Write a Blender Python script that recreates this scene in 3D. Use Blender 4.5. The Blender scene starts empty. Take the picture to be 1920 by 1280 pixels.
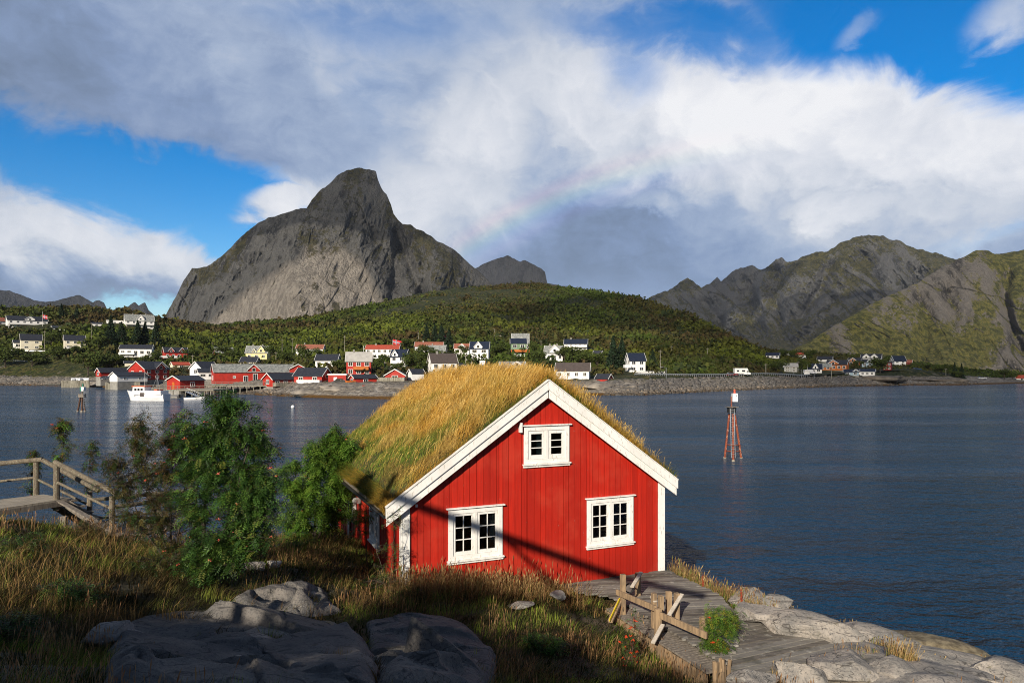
import bpy, bmesh, math, random
import numpy as np
from mathutils import Vector, Matrix, Euler
R = math.radians
sc = bpy.context.scene
COL = sc.collection
rnd = random.Random(7); HAZE = True

# ------------------------------------------------------------------ camera
F, HZ, CX, CZ = 1280.0, 695.0, 960.0, 7.0        # focal length and horizon in pixels of the 1920 px wide photograph, eye height
cam = bpy.data.cameras.new('camera'); camo = bpy.data.objects.new('camera', cam); COL.objects.link(camo)
camo.location = (0, 0, CZ); camo.rotation_euler = (R(90), 0, 0)
cam.sensor_width = 36; cam.lens = 36*F/1920; cam.shift_y = (HZ-640)/1920
cam.clip_start = 0.1; cam.clip_end = 60000
sc.camera = camo
SUN_AZ, SUN_EL = 200.0, 24.3                     # clockwise from +Y
S = Vector((math.sin(R(SUN_AZ))*math.cos(R(SUN_EL)), math.cos(R(SUN_AZ))*math.cos(R(SUN_EL)), math.sin(R(SUN_EL))))
sl = bpy.data.lights.new('sun', 'SUN'); so = bpy.data.objects.new('sun', sl); COL.objects.link(so)
sl.energy = 5.0; sl.angle = R(0.5); sl.color = (1.0, 0.90, 0.76)
so.rotation_euler = S.to_track_quat('Z', 'Y').to_euler()
sc.cycles.filter_width = 1.0; sc.cycles.denoising_prefilter = 'NONE'
sc.view_settings.view_transform = 'Standard'; sc.view_settings.look = 'None'
sc.view_settings.exposure = 0.30; sc.view_settings.gamma = 1.0; sc.view_settings.use_curve_mapping = False

# ------------------------------------------------------------------ node helper
class G:
    """tiny expression builder over a node tree"""
    def __init__(s, tree): s.t = tree
    def n(s, typ, **kw):
        nd = s.t.nodes.new(typ)
        for k, v in kw.items(): setattr(nd, k, v)
        return nd
    def lk(s, a, b):
        if isinstance(a, X): a = a.s
        if isinstance(a, bpy.types.NodeSocket): s.t.links.new(a, b)
        elif isinstance(a, (tuple, list)):
            a = list(a)
            if len(a) == 3 and b.type == 'RGBA': a.append(1.0)
            b.default_value = a
        else: b.default_value = a
    def m(s, op, *args, clamp=False):
        nd = s.n('ShaderNodeMath', operation=op, use_clamp=clamp)
        for i, a in enumerate(args): s.lk(a, nd.inputs[i])
        return X(s, nd.outputs[0])
    def comb(s, x, y, z):
        nd = s.n('ShaderNodeCombineXYZ'); s.lk(x, nd.inputs[0]); s.lk(y, nd.inputs[1]); s.lk(z, nd.inputs[2]); return X(s, nd.outputs[0])
    def sep(s, v):
        nd = s.n('ShaderNodeSeparateXYZ'); s.lk(v, nd.inputs[0]); return [X(s, o) for o in nd.outputs]
    def noise(s, v, scale, detail=4, rough=.55, dist=0.0, typ='FBM'):
        nd = s.n('ShaderNodeTexNoise', noise_type=typ); s.lk(v, nd.inputs['Vector'])
        nd.inputs['Scale'].default_value = scale; nd.inputs['Detail'].default_value = detail
        nd.inputs['Roughness'].default_value = rough; nd.inputs['Distortion'].default_value = dist
        return X(s, nd.outputs[0])
    def voro(s, v, scale, feature='F1', out=0):
        nd = s.n('ShaderNodeTexVoronoi', feature=feature); s.lk(v, nd.inputs['Vector']); nd.inputs['Scale'].default_value = scale
        return X(s, nd.outputs[out])
    def ss(s, x, a, b, lo=0.0, hi=1.0, interp='SMOOTHSTEP'):
        nd = s.n('ShaderNodeMapRange', interpolation_type=interp, clamp=True)
        s.lk(x, nd.inputs[0]); nd.inputs[1].default_value = a; nd.inputs[2].default_value = b
        nd.inputs[3].default_value = lo; nd.inputs[4].default_value = hi
        return X(s, nd.outputs[0])
    def mix(s, f, a, b, blend='MIX'):
        nd = s.n('ShaderNodeMix', data_type='RGBA', blend_type=blend)
        s.lk(f, nd.inputs[0]); s.lk(a, nd.inputs[6]); s.lk(b, nd.inputs[7]); return X(s, nd.outputs[2])
    def mapv(s, v, scale=(1, 1, 1), rot=(0, 0, 0), loc=(0, 0, 0)):
        nd = s.n('ShaderNodeMapping'); s.lk(v, nd.inputs[0]); nd.inputs[1].default_value = loc
        nd.inputs[2].default_value = rot; nd.inputs[3].default_value = scale; return X(s, nd.outputs[0])
    def bump(s, h, strength=.5, dist=.1, normal=None):
        nd = s.n('ShaderNodeBump'); s.lk(h, nd.inputs['Height']); nd.inputs['Strength'].default_value = strength
        nd.inputs['Distance'].default_value = dist
        if normal is not None: s.lk(normal, nd.inputs['Normal'])
        return X(s, nd.outputs[0])
class X:
    def __init__(s, g, so): s.g, s.s = g, so
    def __add__(a, b): return a.g.m('ADD', a, b)
    __radd__ = __add__
    def __sub__(a, b): return a.g.m('SUBTRACT', a, b)
    def __rsub__(a, b): return a.g.m('SUBTRACT', b, a)
    def __mul__(a, b): return a.g.m('MULTIPLY', a, b)
    __rmul__ = __mul__
    def __truediv__(a, b): return a.g.m('DIVIDE', a, b)

# ------------------------------------------------------------------ world: Nishita sky, clouds and rainbow by direction
w = bpy.data.worlds.new('World'); sc.world = w; w.use_nodes = True
for nd in list(w.node_tree.nodes): w.node_tree.nodes.remove(nd)
g = G(w.node_tree)
sky = g.n('ShaderNodeTexSky', sky_type='NISHITA'); sky.sun_disc = False
sky.sun_elevation = R(SUN_EL); sky.sun_rotation = R(SUN_AZ); sky.altitude = 0; sky.air_density = 1.0; sky.dust_density = .3; sky.ozone_density = 3.0
hs = g.n('ShaderNodeHueSaturation'); g.lk(sky.outputs[0], hs.inputs['Color']); hs.inputs['Saturation'].default_value = 1.5; hs.inputs['Value'].default_value = 1.15; hs.inputs['Hue'].default_value = .506
skyc = X(g, hs.outputs[0])
tc = g.n('ShaderNodeTexCoord')
dx, dy, dz = g.sep(tc.outputs['Generated'])
az = g.m('ARCTAN2', dx, dy)
hor = g.m('SQRT', dx*dx + dy*dy)
el = g.m('ARCTAN2', dz, hor)
def ae(px, py):
    a = math.atan((px-CX)/F); return a, math.atan((HZ-py)/F*math.cos(a))
p3 = g.comb(dx, dy, dz*1.25)
nA = g.noise(p3, 2.6, 7, .56, .25)
nB = g.noise(g.mapv(p3, loc=(5.2, 1.3, .7)), 7.5, 7, .6, .5)
nC = g.noise(g.mapv(p3, rot=(0, .35, .2), scale=(1, 1, 1.6), loc=(1.7, 9.1, 2.2)), 19, 5, .62, .6)
wx = (nA - .5)*.30 + (nB - .5)*.13
wy = (nB - .5)*.20 + (nA - .5)*.14 + (nC - .5)*.05
azw = az + wx*.6; elw = el + wy*.55
def blob(px, py, rx, ry, ang=0.0, soft=.25):
    a0, e0 = ae(px, py); c, s_ = math.cos(R(ang)), math.sin(R(ang))
    u = azw - a0; v = elw - e0
    p = (u*c + v*s_)*(F/rx); q = (v*c - u*s_)*(F/ry)
    d = g.m('SQRT', p*p + q*q)
    return g.ss(d, 1+soft, 1-soft, 0, 1)
def mx(a, b): return g.m('MAXIMUM', a, b)
# holes of blue
hole = blob(265, 338, 310, 70, -6, .5)
hole = mx(hole, blob(460, 392, 165, 62, -18, .4))
hole = mx(hole, blob(70, 300, 130, 50, 0, .55)*.8)
hole = mx(hole, blob(1830, 30, 340, 128, -16, .35))
hole = mx(hole, blob(1600, 40, 230, 60, -24, .6)*.85)
hole = mx(hole, blob(1190, 105, 65, 80, 10, .8)*.50)
hole = mx(hole, blob(1340, 50, 280, 52, -8, .8)*.75)
hole = mx(hole, blob(700, 20, 260, 60, 0, .9)*.50)
hole = mx(hole, blob(290, 583, 90, 24, 0, .7)*.85)
hole = mx(hole, blob(1890, 440, 110, 20, 12, .8)*.3)
hole = mx(hole, blob(690, 130, 90, 120, 30, .9)*.25)
thin = (nB - .5)*.9 + (nC - .5)*.55
cov = g.m('SUBTRACT', 1.0, hole) + (nB-.5)*.30*hole
puff = blob(1870, 45, 75, 34, 18, .7)*.62
puff = mx(puff, blob(1590, 70, 45, 18, 35, .8)*.4)
puff = mx(puff, blob(560, 368, 90, 26, 20, .6)*.9)
cov = mx(cov, puff)
# anywhere else in the sky (behind the camera, overhead) plain broken cloud
front = g.ss(g.m('ABSOLUTE', az), .85, 1.15, 1, 0)*g.ss(el, .62, .85, 1, 0)
cov = cov*front + g.ss(nA, .40, .58, 0, 1)*(1.0 - front)
cov = g.ss(cov + (nC-.5)*.22, .12, .9, 0, 1)
# cloud brightness
br = blob(1330, 215, 420, 130, -8, .75)*.42
br = mx(br, blob(1750, 250, 330, 100, -6, .7)*.46)
br = mx(br, blob(1440, 200, 380, 95, 0, .8)*.58)
br = mx(br, blob(890, 250, 120, 90, 20, .8)*.40)
br = mx(br, blob(830, 380, 130, 120, 0, .8)*.34)
br = mx(br, blob(180, 440, 300, 55, -4, .8)*.40)
br = mx(br, blob(560, 370, 100, 40, 10, .8)*.46)
br = mx(br, blob(1580, 395, 95, 34, 0, .8)*.44)
br = mx(br, blob(1215, 395, 50, 22, 0, .8)*.30)
br = mx(br, blob(1880, 60, 100, 50, 0, .8)*.25)
br = mx(br, blob(570, 100, 320, 120, -8, .95)*.14)
br = mx(br, blob(1690, 400, 330, 80, 0, .9)*.26)
dk = blob(1150, 468, 270, 72, 4, .85)*.18
dk = mx(dk, blob(1010, 450, 110, 50, 0, .8)*.08)
dk = mx(dk, blob(130, 140, 420, 170, -8, .9)*.12)
dk = mx(dk, blob(120, 545, 330, 35, 0, .9)*.13)
dk = mx(dk, blob(60, 320, 120, 60, 0, .8)*.12)
dk = mx(dk, blob(1350, 560, 260, 40, 0, .9)*.06)
dk = mx(dk, blob(640, 290, 160, 50, 0, .9)*.06)
bil = 1.0 - g.m('ABSOLUTE', g.noise(g.comb(azw, elw, dx*.3), 9.0, 6, .55, .2)*2.0 - 1.0)*2.2
lum = br - dk + .41 + thin*.34 + (nA-.5)*.30 + (bil-.55)*.17*g.ss(br, .02, .30, .35, 1)
ramp = g.n('ShaderNodeValToRGB'); cr = ramp.color_ramp
g.lk(g.m('ADD', lum, 0.0, clamp=True), ramp.inputs[0])
def sr(c):
    return tuple(((x/255)/12.92 if x/255 <= .04045 else ((x/255+.055)/1.055)**2.4) for x in c)
pts = [(0.0, (84, 95, 110)), (.18, (108, 123, 145)), (.36, (134, 153, 186)), (.52, (164, 179, 204)), (.70, (202, 208, 219)), (.88, (226, 228, 234)), (1.0, (242, 242, 244))]
while len(cr.elements) < len(pts): cr.elements.new(.5)
for e, (p, c) in zip(cr.elements, pts):
    e.position = p; e.color = (*[v for v in sr(c)], 1)
vm = g.n('ShaderNodeVectorMath', operation='SCALE'); g.lk(ramp.outputs[0], vm.inputs[0]); vm.inputs['Scale'].default_value = 8.5
# rainbow: 42 degrees from the antisolar point, seen only against the shower on its left limb
dn = g.n('ShaderNodeVectorMath', operation='DOT_PRODUCT'); g.lk(tc.outputs['Generated'], dn.inputs[0]); dn.inputs[1].default_value = tuple(-S)
ang = g.m('ARCCOSINE', X(g, dn.outputs['Value']))*(180/math.pi)
rb = g.n('ShaderNodeValToRGB'); rr = rb.color_ramp
rp = [(0, (0, 0, 0)), (.22, (.10, .05, .30)), (.38, (.03, .16, .38)), (.52, (.05, .30, .12)), (.64, (.38, .34, .03)), (.78, (.55, .12, .02)), (1, (0, 0, 0))]
while len(rr.elements) < len(rp): rr.elements.new(.5)
for e, (p, c) in zip(rr.elements, rp): e.position = p; e.color = (*c, 1)
g.lk(g.ss(ang, 39.2, 43.2, 0, 1, 'LINEAR'), rb.inputs[0])
rbm = g.ss(az, -.16, -.03, 0, 1)*g.ss(az, .02, .42, 1, 0)*g.ss(el, .13, .18, 0, 1)
rs = g.n('ShaderNodeVectorMath', operation='SCALE'); g.lk(rb.outputs[0], rs.inputs[0]); g.lk(rbm*1.5, rs.inputs['Scale'])
away = g.ss(g.m('ABSOLUTE', az), .80, 1.25, 1, .50)*g.ss(el, .56, .90, 1, .55)  # sky out of view dimmed to weaken the ambient light
base = g.mix(cov*.97, skyc, X(g, vm.outputs[0]))
bs_ = g.n('ShaderNodeVectorMath', operation='SCALE'); g.lk(base, bs_.inputs[0]); g.lk(away, bs_.inputs['Scale']); base = X(g, bs_.outputs[0])
ad = g.n('ShaderNodeVectorMath', operation='ADD'); g.lk(base, ad.inputs[0]); g.lk(rs.outputs[0], ad.inputs[1])
bg = g.n('ShaderNodeBackground'); g.lk(ad.outputs[0], bg.inputs[0]); bg.inputs[1].default_value = 0.10
wo = g.n('ShaderNodeOutputWorld'); g.t.links.new(bg.outputs[0], wo.inputs[0])

# ------------------------------------------------------------------ numpy noise
def _h(ix, iy, iz, seed):
    h = (ix.astype(np.int64)*374761393 + iy.astype(np.int64)*668265263 + iz.astype(np.int64)*2147483647 + seed*1274126177) & 0xffffffff
    h = ((h ^ (h >> 13))*1274126177) & 0xffffffff
    h = ((h ^ (h >> 16))*2246822519) & 0xffffffff
    return ((h ^ (h >> 15)) & 0xffffff)/float(0xffffff)*2-1
def vn(p, seed=0):
    i = np.floor(p); f = p-i; i = i.astype(np.int64); f = f*f*f*(f*(f*6-15)+10)
    r = 0
    for a in (0, 1):
        for b in (0, 1):
            for c in (0, 1):
                wgt = (f[:, 0] if a else 1-f[:, 0])*(f[:, 1] if b else 1-f[:, 1])*(f[:, 2] if c else 1-f[:, 2])
                r = r + wgt*_h(i[:, 0]+a, i[:, 1]+b, i[:, 2]+c, seed)
    return r
def fbm(p, octv=5, seed=0, ridged=False, gain=.5):
    p = np.asarray(p, float); r = np.zeros(len(p)); a = 1.0; s = 0
    for o in range(octv):
        n = vn(p, seed+o*17)
        r += a*((1-2*np.abs(n)) if ridged else n); s += a
        a *= gain; p = p*2.03+13.7
    return r/s
def P3(x, y, z=0): 
    x = np.asarray(x, float).ravel(); y = np.asarray(y, float).ravel()
    z = np.zeros_like(x)+z if np.isscalar(z) else np.asarray(z, float).ravel()
    return np.stack([x, y, z], 1)

# ------------------------------------------------------------------ object helpers
def tag(o, label=None, cat=None, group=None, kind=None):
    if label: o['label'] = label
    if cat: o['category'] = cat
    if group: o['group'] = group
    if kind: o['kind'] = kind
    return o
def empty(name, loc, rz=0.0, label=None, cat=None, group=None):
    o = bpy.data.objects.new(name, None); COL.objects.link(o); o.location = loc; o.rotation_euler = (0, 0, rz)
    o.empty_display_size = .3
    return tag(o, label, cat, group)
def link(name, me, mat, parent=None):
    o = bpy.data.objects.new(name, me); COL.objects.link(o)
    if mat is not None: me.materials.append(mat)
    if parent: o.parent = parent
    return o
def npmesh(name, V, Fc, mat, parent=None, col=None, smooth=False):
    V = np.asarray(V, np.float32); Fc = np.asarray(Fc, np.int32); k = Fc.shape[1]
    me = bpy.data.meshes.new(name)
    me.vertices.add(len(V)); me.vertices.foreach_set('co', V.ravel())
    me.loops.add(Fc.size); me.loops.foreach_set('vertex_index', Fc.ravel())
    me.polygons.add(len(Fc)); me.polygons.foreach_set('loop_start', np.arange(0, Fc.size, k, dtype=np.int32))
    me.polygons.foreach_set('loop_total', np.full(len(Fc), k, np.int32))
    if smooth: me.polygons.foreach_set('use_smooth', np.ones(len(Fc), bool))
    me.update(calc_edges=True)
    if col is not None:
        col = np.asarray(col, np.float32)
        if col.shape[1] == 3: col = np.concatenate([col, np.ones((len(col), 1), np.float32)], 1)
        a = me.color_attributes.new('col', 'FLOAT_COLOR', 'POINT'); a.data.foreach_set('color', col.ravel())
    return link(name, me, mat, parent)
def gridF(nu, nv, off=0):
    i = np.arange(nu-1)[:, None]*nv + np.arange(nv-1)[None, :]
    i = i.ravel()+off
    return np.stack([i, i+nv, i+nv+1, i+1], 1)
class MB:
    def __init__(s): s.v = []; s.f = []
    def add(s, vs, fs):
        o = len(s.v); s.v += [tuple(v) for v in vs]; s.f += [tuple(i+o for i in f) for f in fs]; return s
    def box(s, c, d, rot=None):
        hx, hy, hz = d[0]/2, d[1]/2, d[2]/2
        vs = [Vector((x, y, z)) for x in (-hx, hx) for y in (-hy, hy) for z in (-hz, hz)]
        if rot is not None:
            m = rot if isinstance(rot, Matrix) else Euler(rot).to_matrix()
            vs = [m @ v for v in vs]
        c = Vector(c)
        return s.add([v+c for v in vs], [(0, 1, 3, 2), (4, 6, 7, 5), (0, 4, 5, 1), (2, 3, 7, 6), (0, 2, 6, 4), (1, 5, 7, 3)])
    def bx(s, x0, x1, y0, y1, z0, z1): return s.box(((x0+x1)/2, (y0+y1)/2, (z0+z1)/2), (abs(x1-x0), abs(y1-y0), abs(z1-z0)))
    def beam(s, a, b, wd, th, up=(0, 0, 1)):
        a, b = Vector(a), Vector(b); d = b-a; L = d.length; d.normalize(); u = Vector(up)
        x = d.cross(u); x.normalize(); z = x.cross(d)
        m = Matrix((x, d, z)).transposed()
        return s.box((a+b)/2, (wd, L, th), m)
    def tube(s, a, b, r0, r1=None, n=8, cap=True):
        r1 = r0 if r1 is None else r1
        a, b = Vector(a), Vector(b); d = (b-a).normalized(); u = Vector((0, 0, 1)) if abs(d.z) < .9 else Vector((1, 0, 0))
        x = d.cross(u).normalized(); y = d.cross(x)
        vs = []
        for p, r in ((a, r0), (b, r1)):
            for k in range(n):
                t = 2*math.pi*k/n; vs.append(p + x*(r*math.cos(t)) + y*(r*math.sin(t)))
        fs = [(k, k+n, (k+1) % n+n, (k+1) % n) for k in range(n)]
        if cap: fs += [tuple(range(n)), tuple(range(2*n-1, n-1, -1))]
        return s.add(vs, fs)
    def path(s, pts, rads, n=6):
        for i in range(len(pts)-1): s.tube(pts[i], pts[i+1], rads[i], rads[i+1], n, cap=(i == 0 or i == len(pts)-2))
        return s
    def prism(s, poly, y0, y1):
        """poly in (x,z), extruded along y"""
        n = len(poly); vs = [(x, y0, z) for x, z in poly] + [(x, y1, z) for x, z in poly]
        return s.add(vs, [tuple(range(n)), tuple(range(2*n-1, n-1, -1))] + [(k, k+n, (k+1) % n+n, (k+1) % n) for k in range(n)])
    def prismx(s, poly, x0, x1):
        n = len(poly); vs = [(x0, y, z) for y, z in poly] + [(x1, y, z) for y, z in poly]
        return s.add(vs, [tuple(range(n)), tuple(range(2*n-1, n-1, -1))] + [(k, k+n, (k+1) % n+n, (k+1) % n) for k in range(n)])
    def ball(s, c, r, n=6):
        vs = [(c[0], c[1], c[2]-r)]; 
        for i in range(1, n//2+1):
            ph = -math.pi/2 + math.pi*i/(n//2+1)
            for k in range(n):
                t = 2*math.pi*k/n; vs.append((c[0]+r*math.cos(ph)*math.cos(t), c[1]+r*math.cos(ph)*math.sin(t), c[2]+r*math.sin(ph)))
        vs.append((c[0], c[1], c[2]+r)); m = n//2; fs = []
        for k in range(n):
            fs.append((0, 1+(k+1) % n, 1+k)); fs.append((len(vs)-1, 1+(m-1)*n+k, 1+(m-1)*n+(k+1) % n))
            for i in range(m-1): fs.append((1+i*n+k, 1+i*n+(k+1) % n, 1+(i+1)*n+(k+1) % n, 1+(i+1)*n+k))
        return s.add(vs, fs)
    def mesh(s, name):
        me = bpy.data.meshes.new(name); me.from_pydata(s.v, [], s.f)
        bm = bmesh.new(); bm.from_mesh(me); bmesh.ops.recalc_face_normals(bm, faces=bm.faces); bm.to_mesh(me); bm.free()
        return me
    def build(s, name, mat, parent=None, bevel=0, smooth=False):
        me = s.mesh(name); o = link(name, me, mat, parent)
        if smooth:
            me.polygons.foreach_set('use_smooth', [True]*len(me.polygons))
        if bevel:
            b = o.modifiers.new('b', 'BEVEL'); b.width = bevel; b.segments = 2; b.limit_method = 'ANGLE'
        return o
def copy_tree(o, parent=None, label=None):
    c = o.copy(); COL.objects.link(c); c.parent = parent
    if label: c['label'] = label
    for ch in list(o.children): copy_tree(ch, c)
    return c
def at(px, py, D): return Vector(((px-CX)/F*D, D, CZ-(py-HZ)/F*D))

# ------------------------------------------------------------------ materials
def newmat(name):
    m = bpy.data.materials.new(name); m.use_nodes = True
    for nd in list(m.node_tree.nodes): m.node_tree.nodes.remove(nd)
    gg = G(m.node_tree); out = gg.n('ShaderNodeOutputMaterial')
    return m, gg, out
def bsdf(gg, out, col, rough=.7, normal=None, spec=.4, metal=0.0):
    b = gg.n('ShaderNodeBsdfPrincipled'); gg.lk(col, b.inputs['Base Color']); gg.lk(rough, b.inputs['Roughness'])
    b.inputs['Specular IOR Level'].default_value = spec; gg.lk(metal, b.inputs['Metallic'])
    if normal is not None: gg.lk(normal, b.inputs['Normal'])
    gg.t.links.new(b.outputs[0], out.inputs[0]); return b
def pm(name, c1, c2=None, scale=4.0, rough=.7, bump=.0, bdist=.02, stretch=(1, 1, 1), spec=.35, metal=0.0, detail=5, lo=.35, hi=.65, c3=None, s3=20.0):
    m, gg, out = newmat(name)
    if c2 is None: c2 = tuple(v*.82 for v in c1)
    co = gg.n('ShaderNodeTexCoord').outputs['Object']; v = gg.mapv(co, scale=stretch)
    n = gg.noise(v, scale, detail, .6)
    c = gg.mix(gg.ss(n, lo, hi), c1, c2)
    if c3: c = gg.mix(gg.ss(gg.noise(v, s3, 4, .6), .56, .66), c, c3)
    nm = gg.bump(gg.noise(v, scale*3, detail, .65), bump, bdist) if bump else None
    bsdf(gg, out, c, rough, nm, spec, metal); return m
M = {}
M['white'] = pm('white_paint', (.83, .82, .79), (.74, .73, .69), 2.2, .5, .15, .004, (1, 1, .3), c3=(.58, .55, .49), s3=26)
M['white_far'] = pm('white_house_paint', (.80, .79, .76), (.72, .71, .68), .6, .6)
M['cream'] = pm('cream_house_paint', (.76, .70, .54), (.68, .62, .47), .6, .6)
M['yellow'] = pm('yellow_house_paint', (.78, .66, .33), (.70, .58, .28), .6, .6)
M['red_far'] = pm('red_house_paint', (.42, .030, .018), (.33, .022, .014), .9, .6)
M['darkred'] = pm('dark_red_paint', (.22, .018, .014), (.17, .014, .012), .9, .6)
M['orange'] = pm('orange_stained_wood', (.50, .145, .022), (.40, .11, .018), .9, .6)
M['green_far'] = pm('green_house_paint', (.17, .25, .15), (.14, .21, .125), .9, .6)
M['blue_far'] = pm('pale_blue_paint', (.30, .40, .46), (.26, .35, .41), .9, .6)
M['grey_far'] = pm('grey_house_paint', (.42, .42, .38), (.36, .36, .33), .9, .6)
M['roof_dark'] = pm('dark_roof_tiles', (.022, .025, .034), (.034, .037, .047), 1.6, .5)
M['roof_navy'] = pm('navy_roof_tiles', (.012, .018, .036), (.02, .028, .05), 1.6, .45)
M['roof_grey'] = pm('grey_slate_roof', (.16, .17, .165), (.27, .28, .265), 1.3, .7, lo=.45, hi=.55)
M['roof_light'] = pm('pale_metal_roof', (.42, .41, .38), (.34, .33, .31), .7, .5)
M['roof_brown'] = pm('brown_roof_tiles', (.085, .068, .062), (.065, .052, .048), 1.6, .6)
M['roof_red'] = pm('red_roof_tiles', (.42, .075, .04), (.33, .06, .035), 1.4, .6)
M['roof_rust'] = pm('terracotta_roof_tiles', (.30, .11, .07), (.23, .085, .055), 1.4, .65)
M['concrete'] = pm('concrete', (.30, .29, .26), (.22, .21, .19), .8, .85, .2, .05)
M['pane_far'] = pm('window_glass_dark', (.015, .018, .022), (.03, .034, .04), .5, .08, spec=.8)
M['quay'] = pm('weathered_quay_timber', (.33, .31, .25), (.15, .135, .10), .9, .85, stretch=(4, 4, .5))
M['oldwood'] = pm('weathered_grey_wood', (.24, .21, .175), (.13, .11, .09), 3, .85, .5, .006, (6, 6, 1))
M['black'] = pm('black_paint', (.012, .012, .013), (.02, .02, .02), 2, .5)
M['rubber'] = pm('tyre_rubber', (.02, .02, .02), None, 2, .8)
M['steel'] = pm('galvanised_steel', (.40, .42, .44), (.32, .34, .36), 3, .4, metal=.6)
M['boat_orange'] = pm('orange_boat_paint', (.75, .14, .03), None, 2, .5)
M['flag_red'] = pm('flag_red', (.55, .02, .03), None, 2, .8)
M['flag_blue'] = pm('flag_blue', (.01, .03, .16), None, 2, .8)
M['bale'] = pm('white_plastic_wrap', (.80, .80, .80), (.70, .72, .74), 2, .35)
M['mastred'] = pm('red_lead_paint', (.30, .075, .035), (.18, .045, .025), 3, .7, .2, .01, (1, 1, .6), c3=(.55, .35, .25), s3=9)
M['yellowpaint'] = pm('yellow_tape', (.80, .60, .02), None, 3, .6)
M['crateorange'] = pm('faded_orange_plastic', (.60, .10, .05), None, 2, .6)

def colmat(name, rough=.8, trans=.25, var=.25, scale=3.0, spec=.25):
    """uses the mesh's own per-vertex colour of each blade or leaf"""
    m, gg, out = newmat(name)
    a = gg.n('ShaderNodeAttribute', attribute_name='col').outputs['Color']
    geo = gg.n('ShaderNodeNewGeometry').outputs['Position']
    n = gg.noise(geo, scale, 3, .6)
    c = gg.mix(gg.ss(n, .3, .7, 0, var), a, (.02, .025, .008))
    b = gg.n('ShaderNodeBsdfPrincipled'); gg.lk(c, b.inputs['Base Color']); b.inputs['Roughness'].default_value = rough
    b.inputs['Specular IOR Level'].default_value = spec
    t = gg.n('ShaderNodeBsdfTranslucent'); gg.lk(c, t.inputs[0])
    mx_ = gg.n('ShaderNodeMixShader'); mx_.inputs[0].default_value = trans
    gg.t.links.new(b.outputs[0], mx_.inputs[1]); gg.t.links.new(t.outputs[0], mx_.inputs[2]); gg.t.links.new(mx_.outputs[0], out.inputs[0])
    return m
M['grass'] = colmat('grass_blades', .75, .30, .3)
M['leaf'] = colmat('leaves', .55, .28, .25, 2.0, .35)
M['bushes'] = colmat('far_foliage', .85, .15, .35, .09)
M['crown'] = colmat('far_tree_foliage', .85, .15, .4, .35)
M['bark'] = pm('bark', (.075, .058, .045), (.04, .030, .023), 9, .9, .5, .006, (1, 1, .4))
# ------------------------------------------------------------------ water
def water():
    m, gg, out = newmat('sea_water')
    pos = gg.n('ShaderNodeNewGeometry').outputs['Position']
    v1 = gg.mapv(pos, scale=(.55, 1.0, 1), rot=(0, 0, R(14)))
    v2 = gg.mapv(pos, scale=(.8, 1.0, 1), rot=(0, 0, R(-24)))
    h = gg.noise(v1, 1.5, 3, .55, .4)*.40 + gg.noise(v2, 3.6, 3, .6, .3)*.20 + gg.noise(v1, .28, 2, .5)*.8 + gg.noise(v2, 9.0, 2, .6)*.07
    big = gg.noise(gg.mapv(pos, scale=(.35, 1, 1)), .02, 3, .5)
    wind = gg.ss(gg.noise(gg.mapv(pos, scale=(.25, 1, 1), rot=(0, 0, R(8))), .045, 4, .6), .36, .62, .55, 1.35); nm = gg.bump(h*wind, 1.0, 1.15)
    deep = gg.mix(gg.ss(big, .35, .65), (.004, .033, .080), (.006, .039, .088))
    b = bsdf(gg, out, deep, .12, nm, .5); b.inputs['IOR'].default_value = 1.27
    mb = MB()
    mb.add([(-7000, -60, 0), (7000, -60, 0), (7000, 9000, 0), (-7000, 9000, 0)], [(0, 1, 2, 3)])
    tag(mb.build('water', m), kind='structure')
water()

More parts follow.
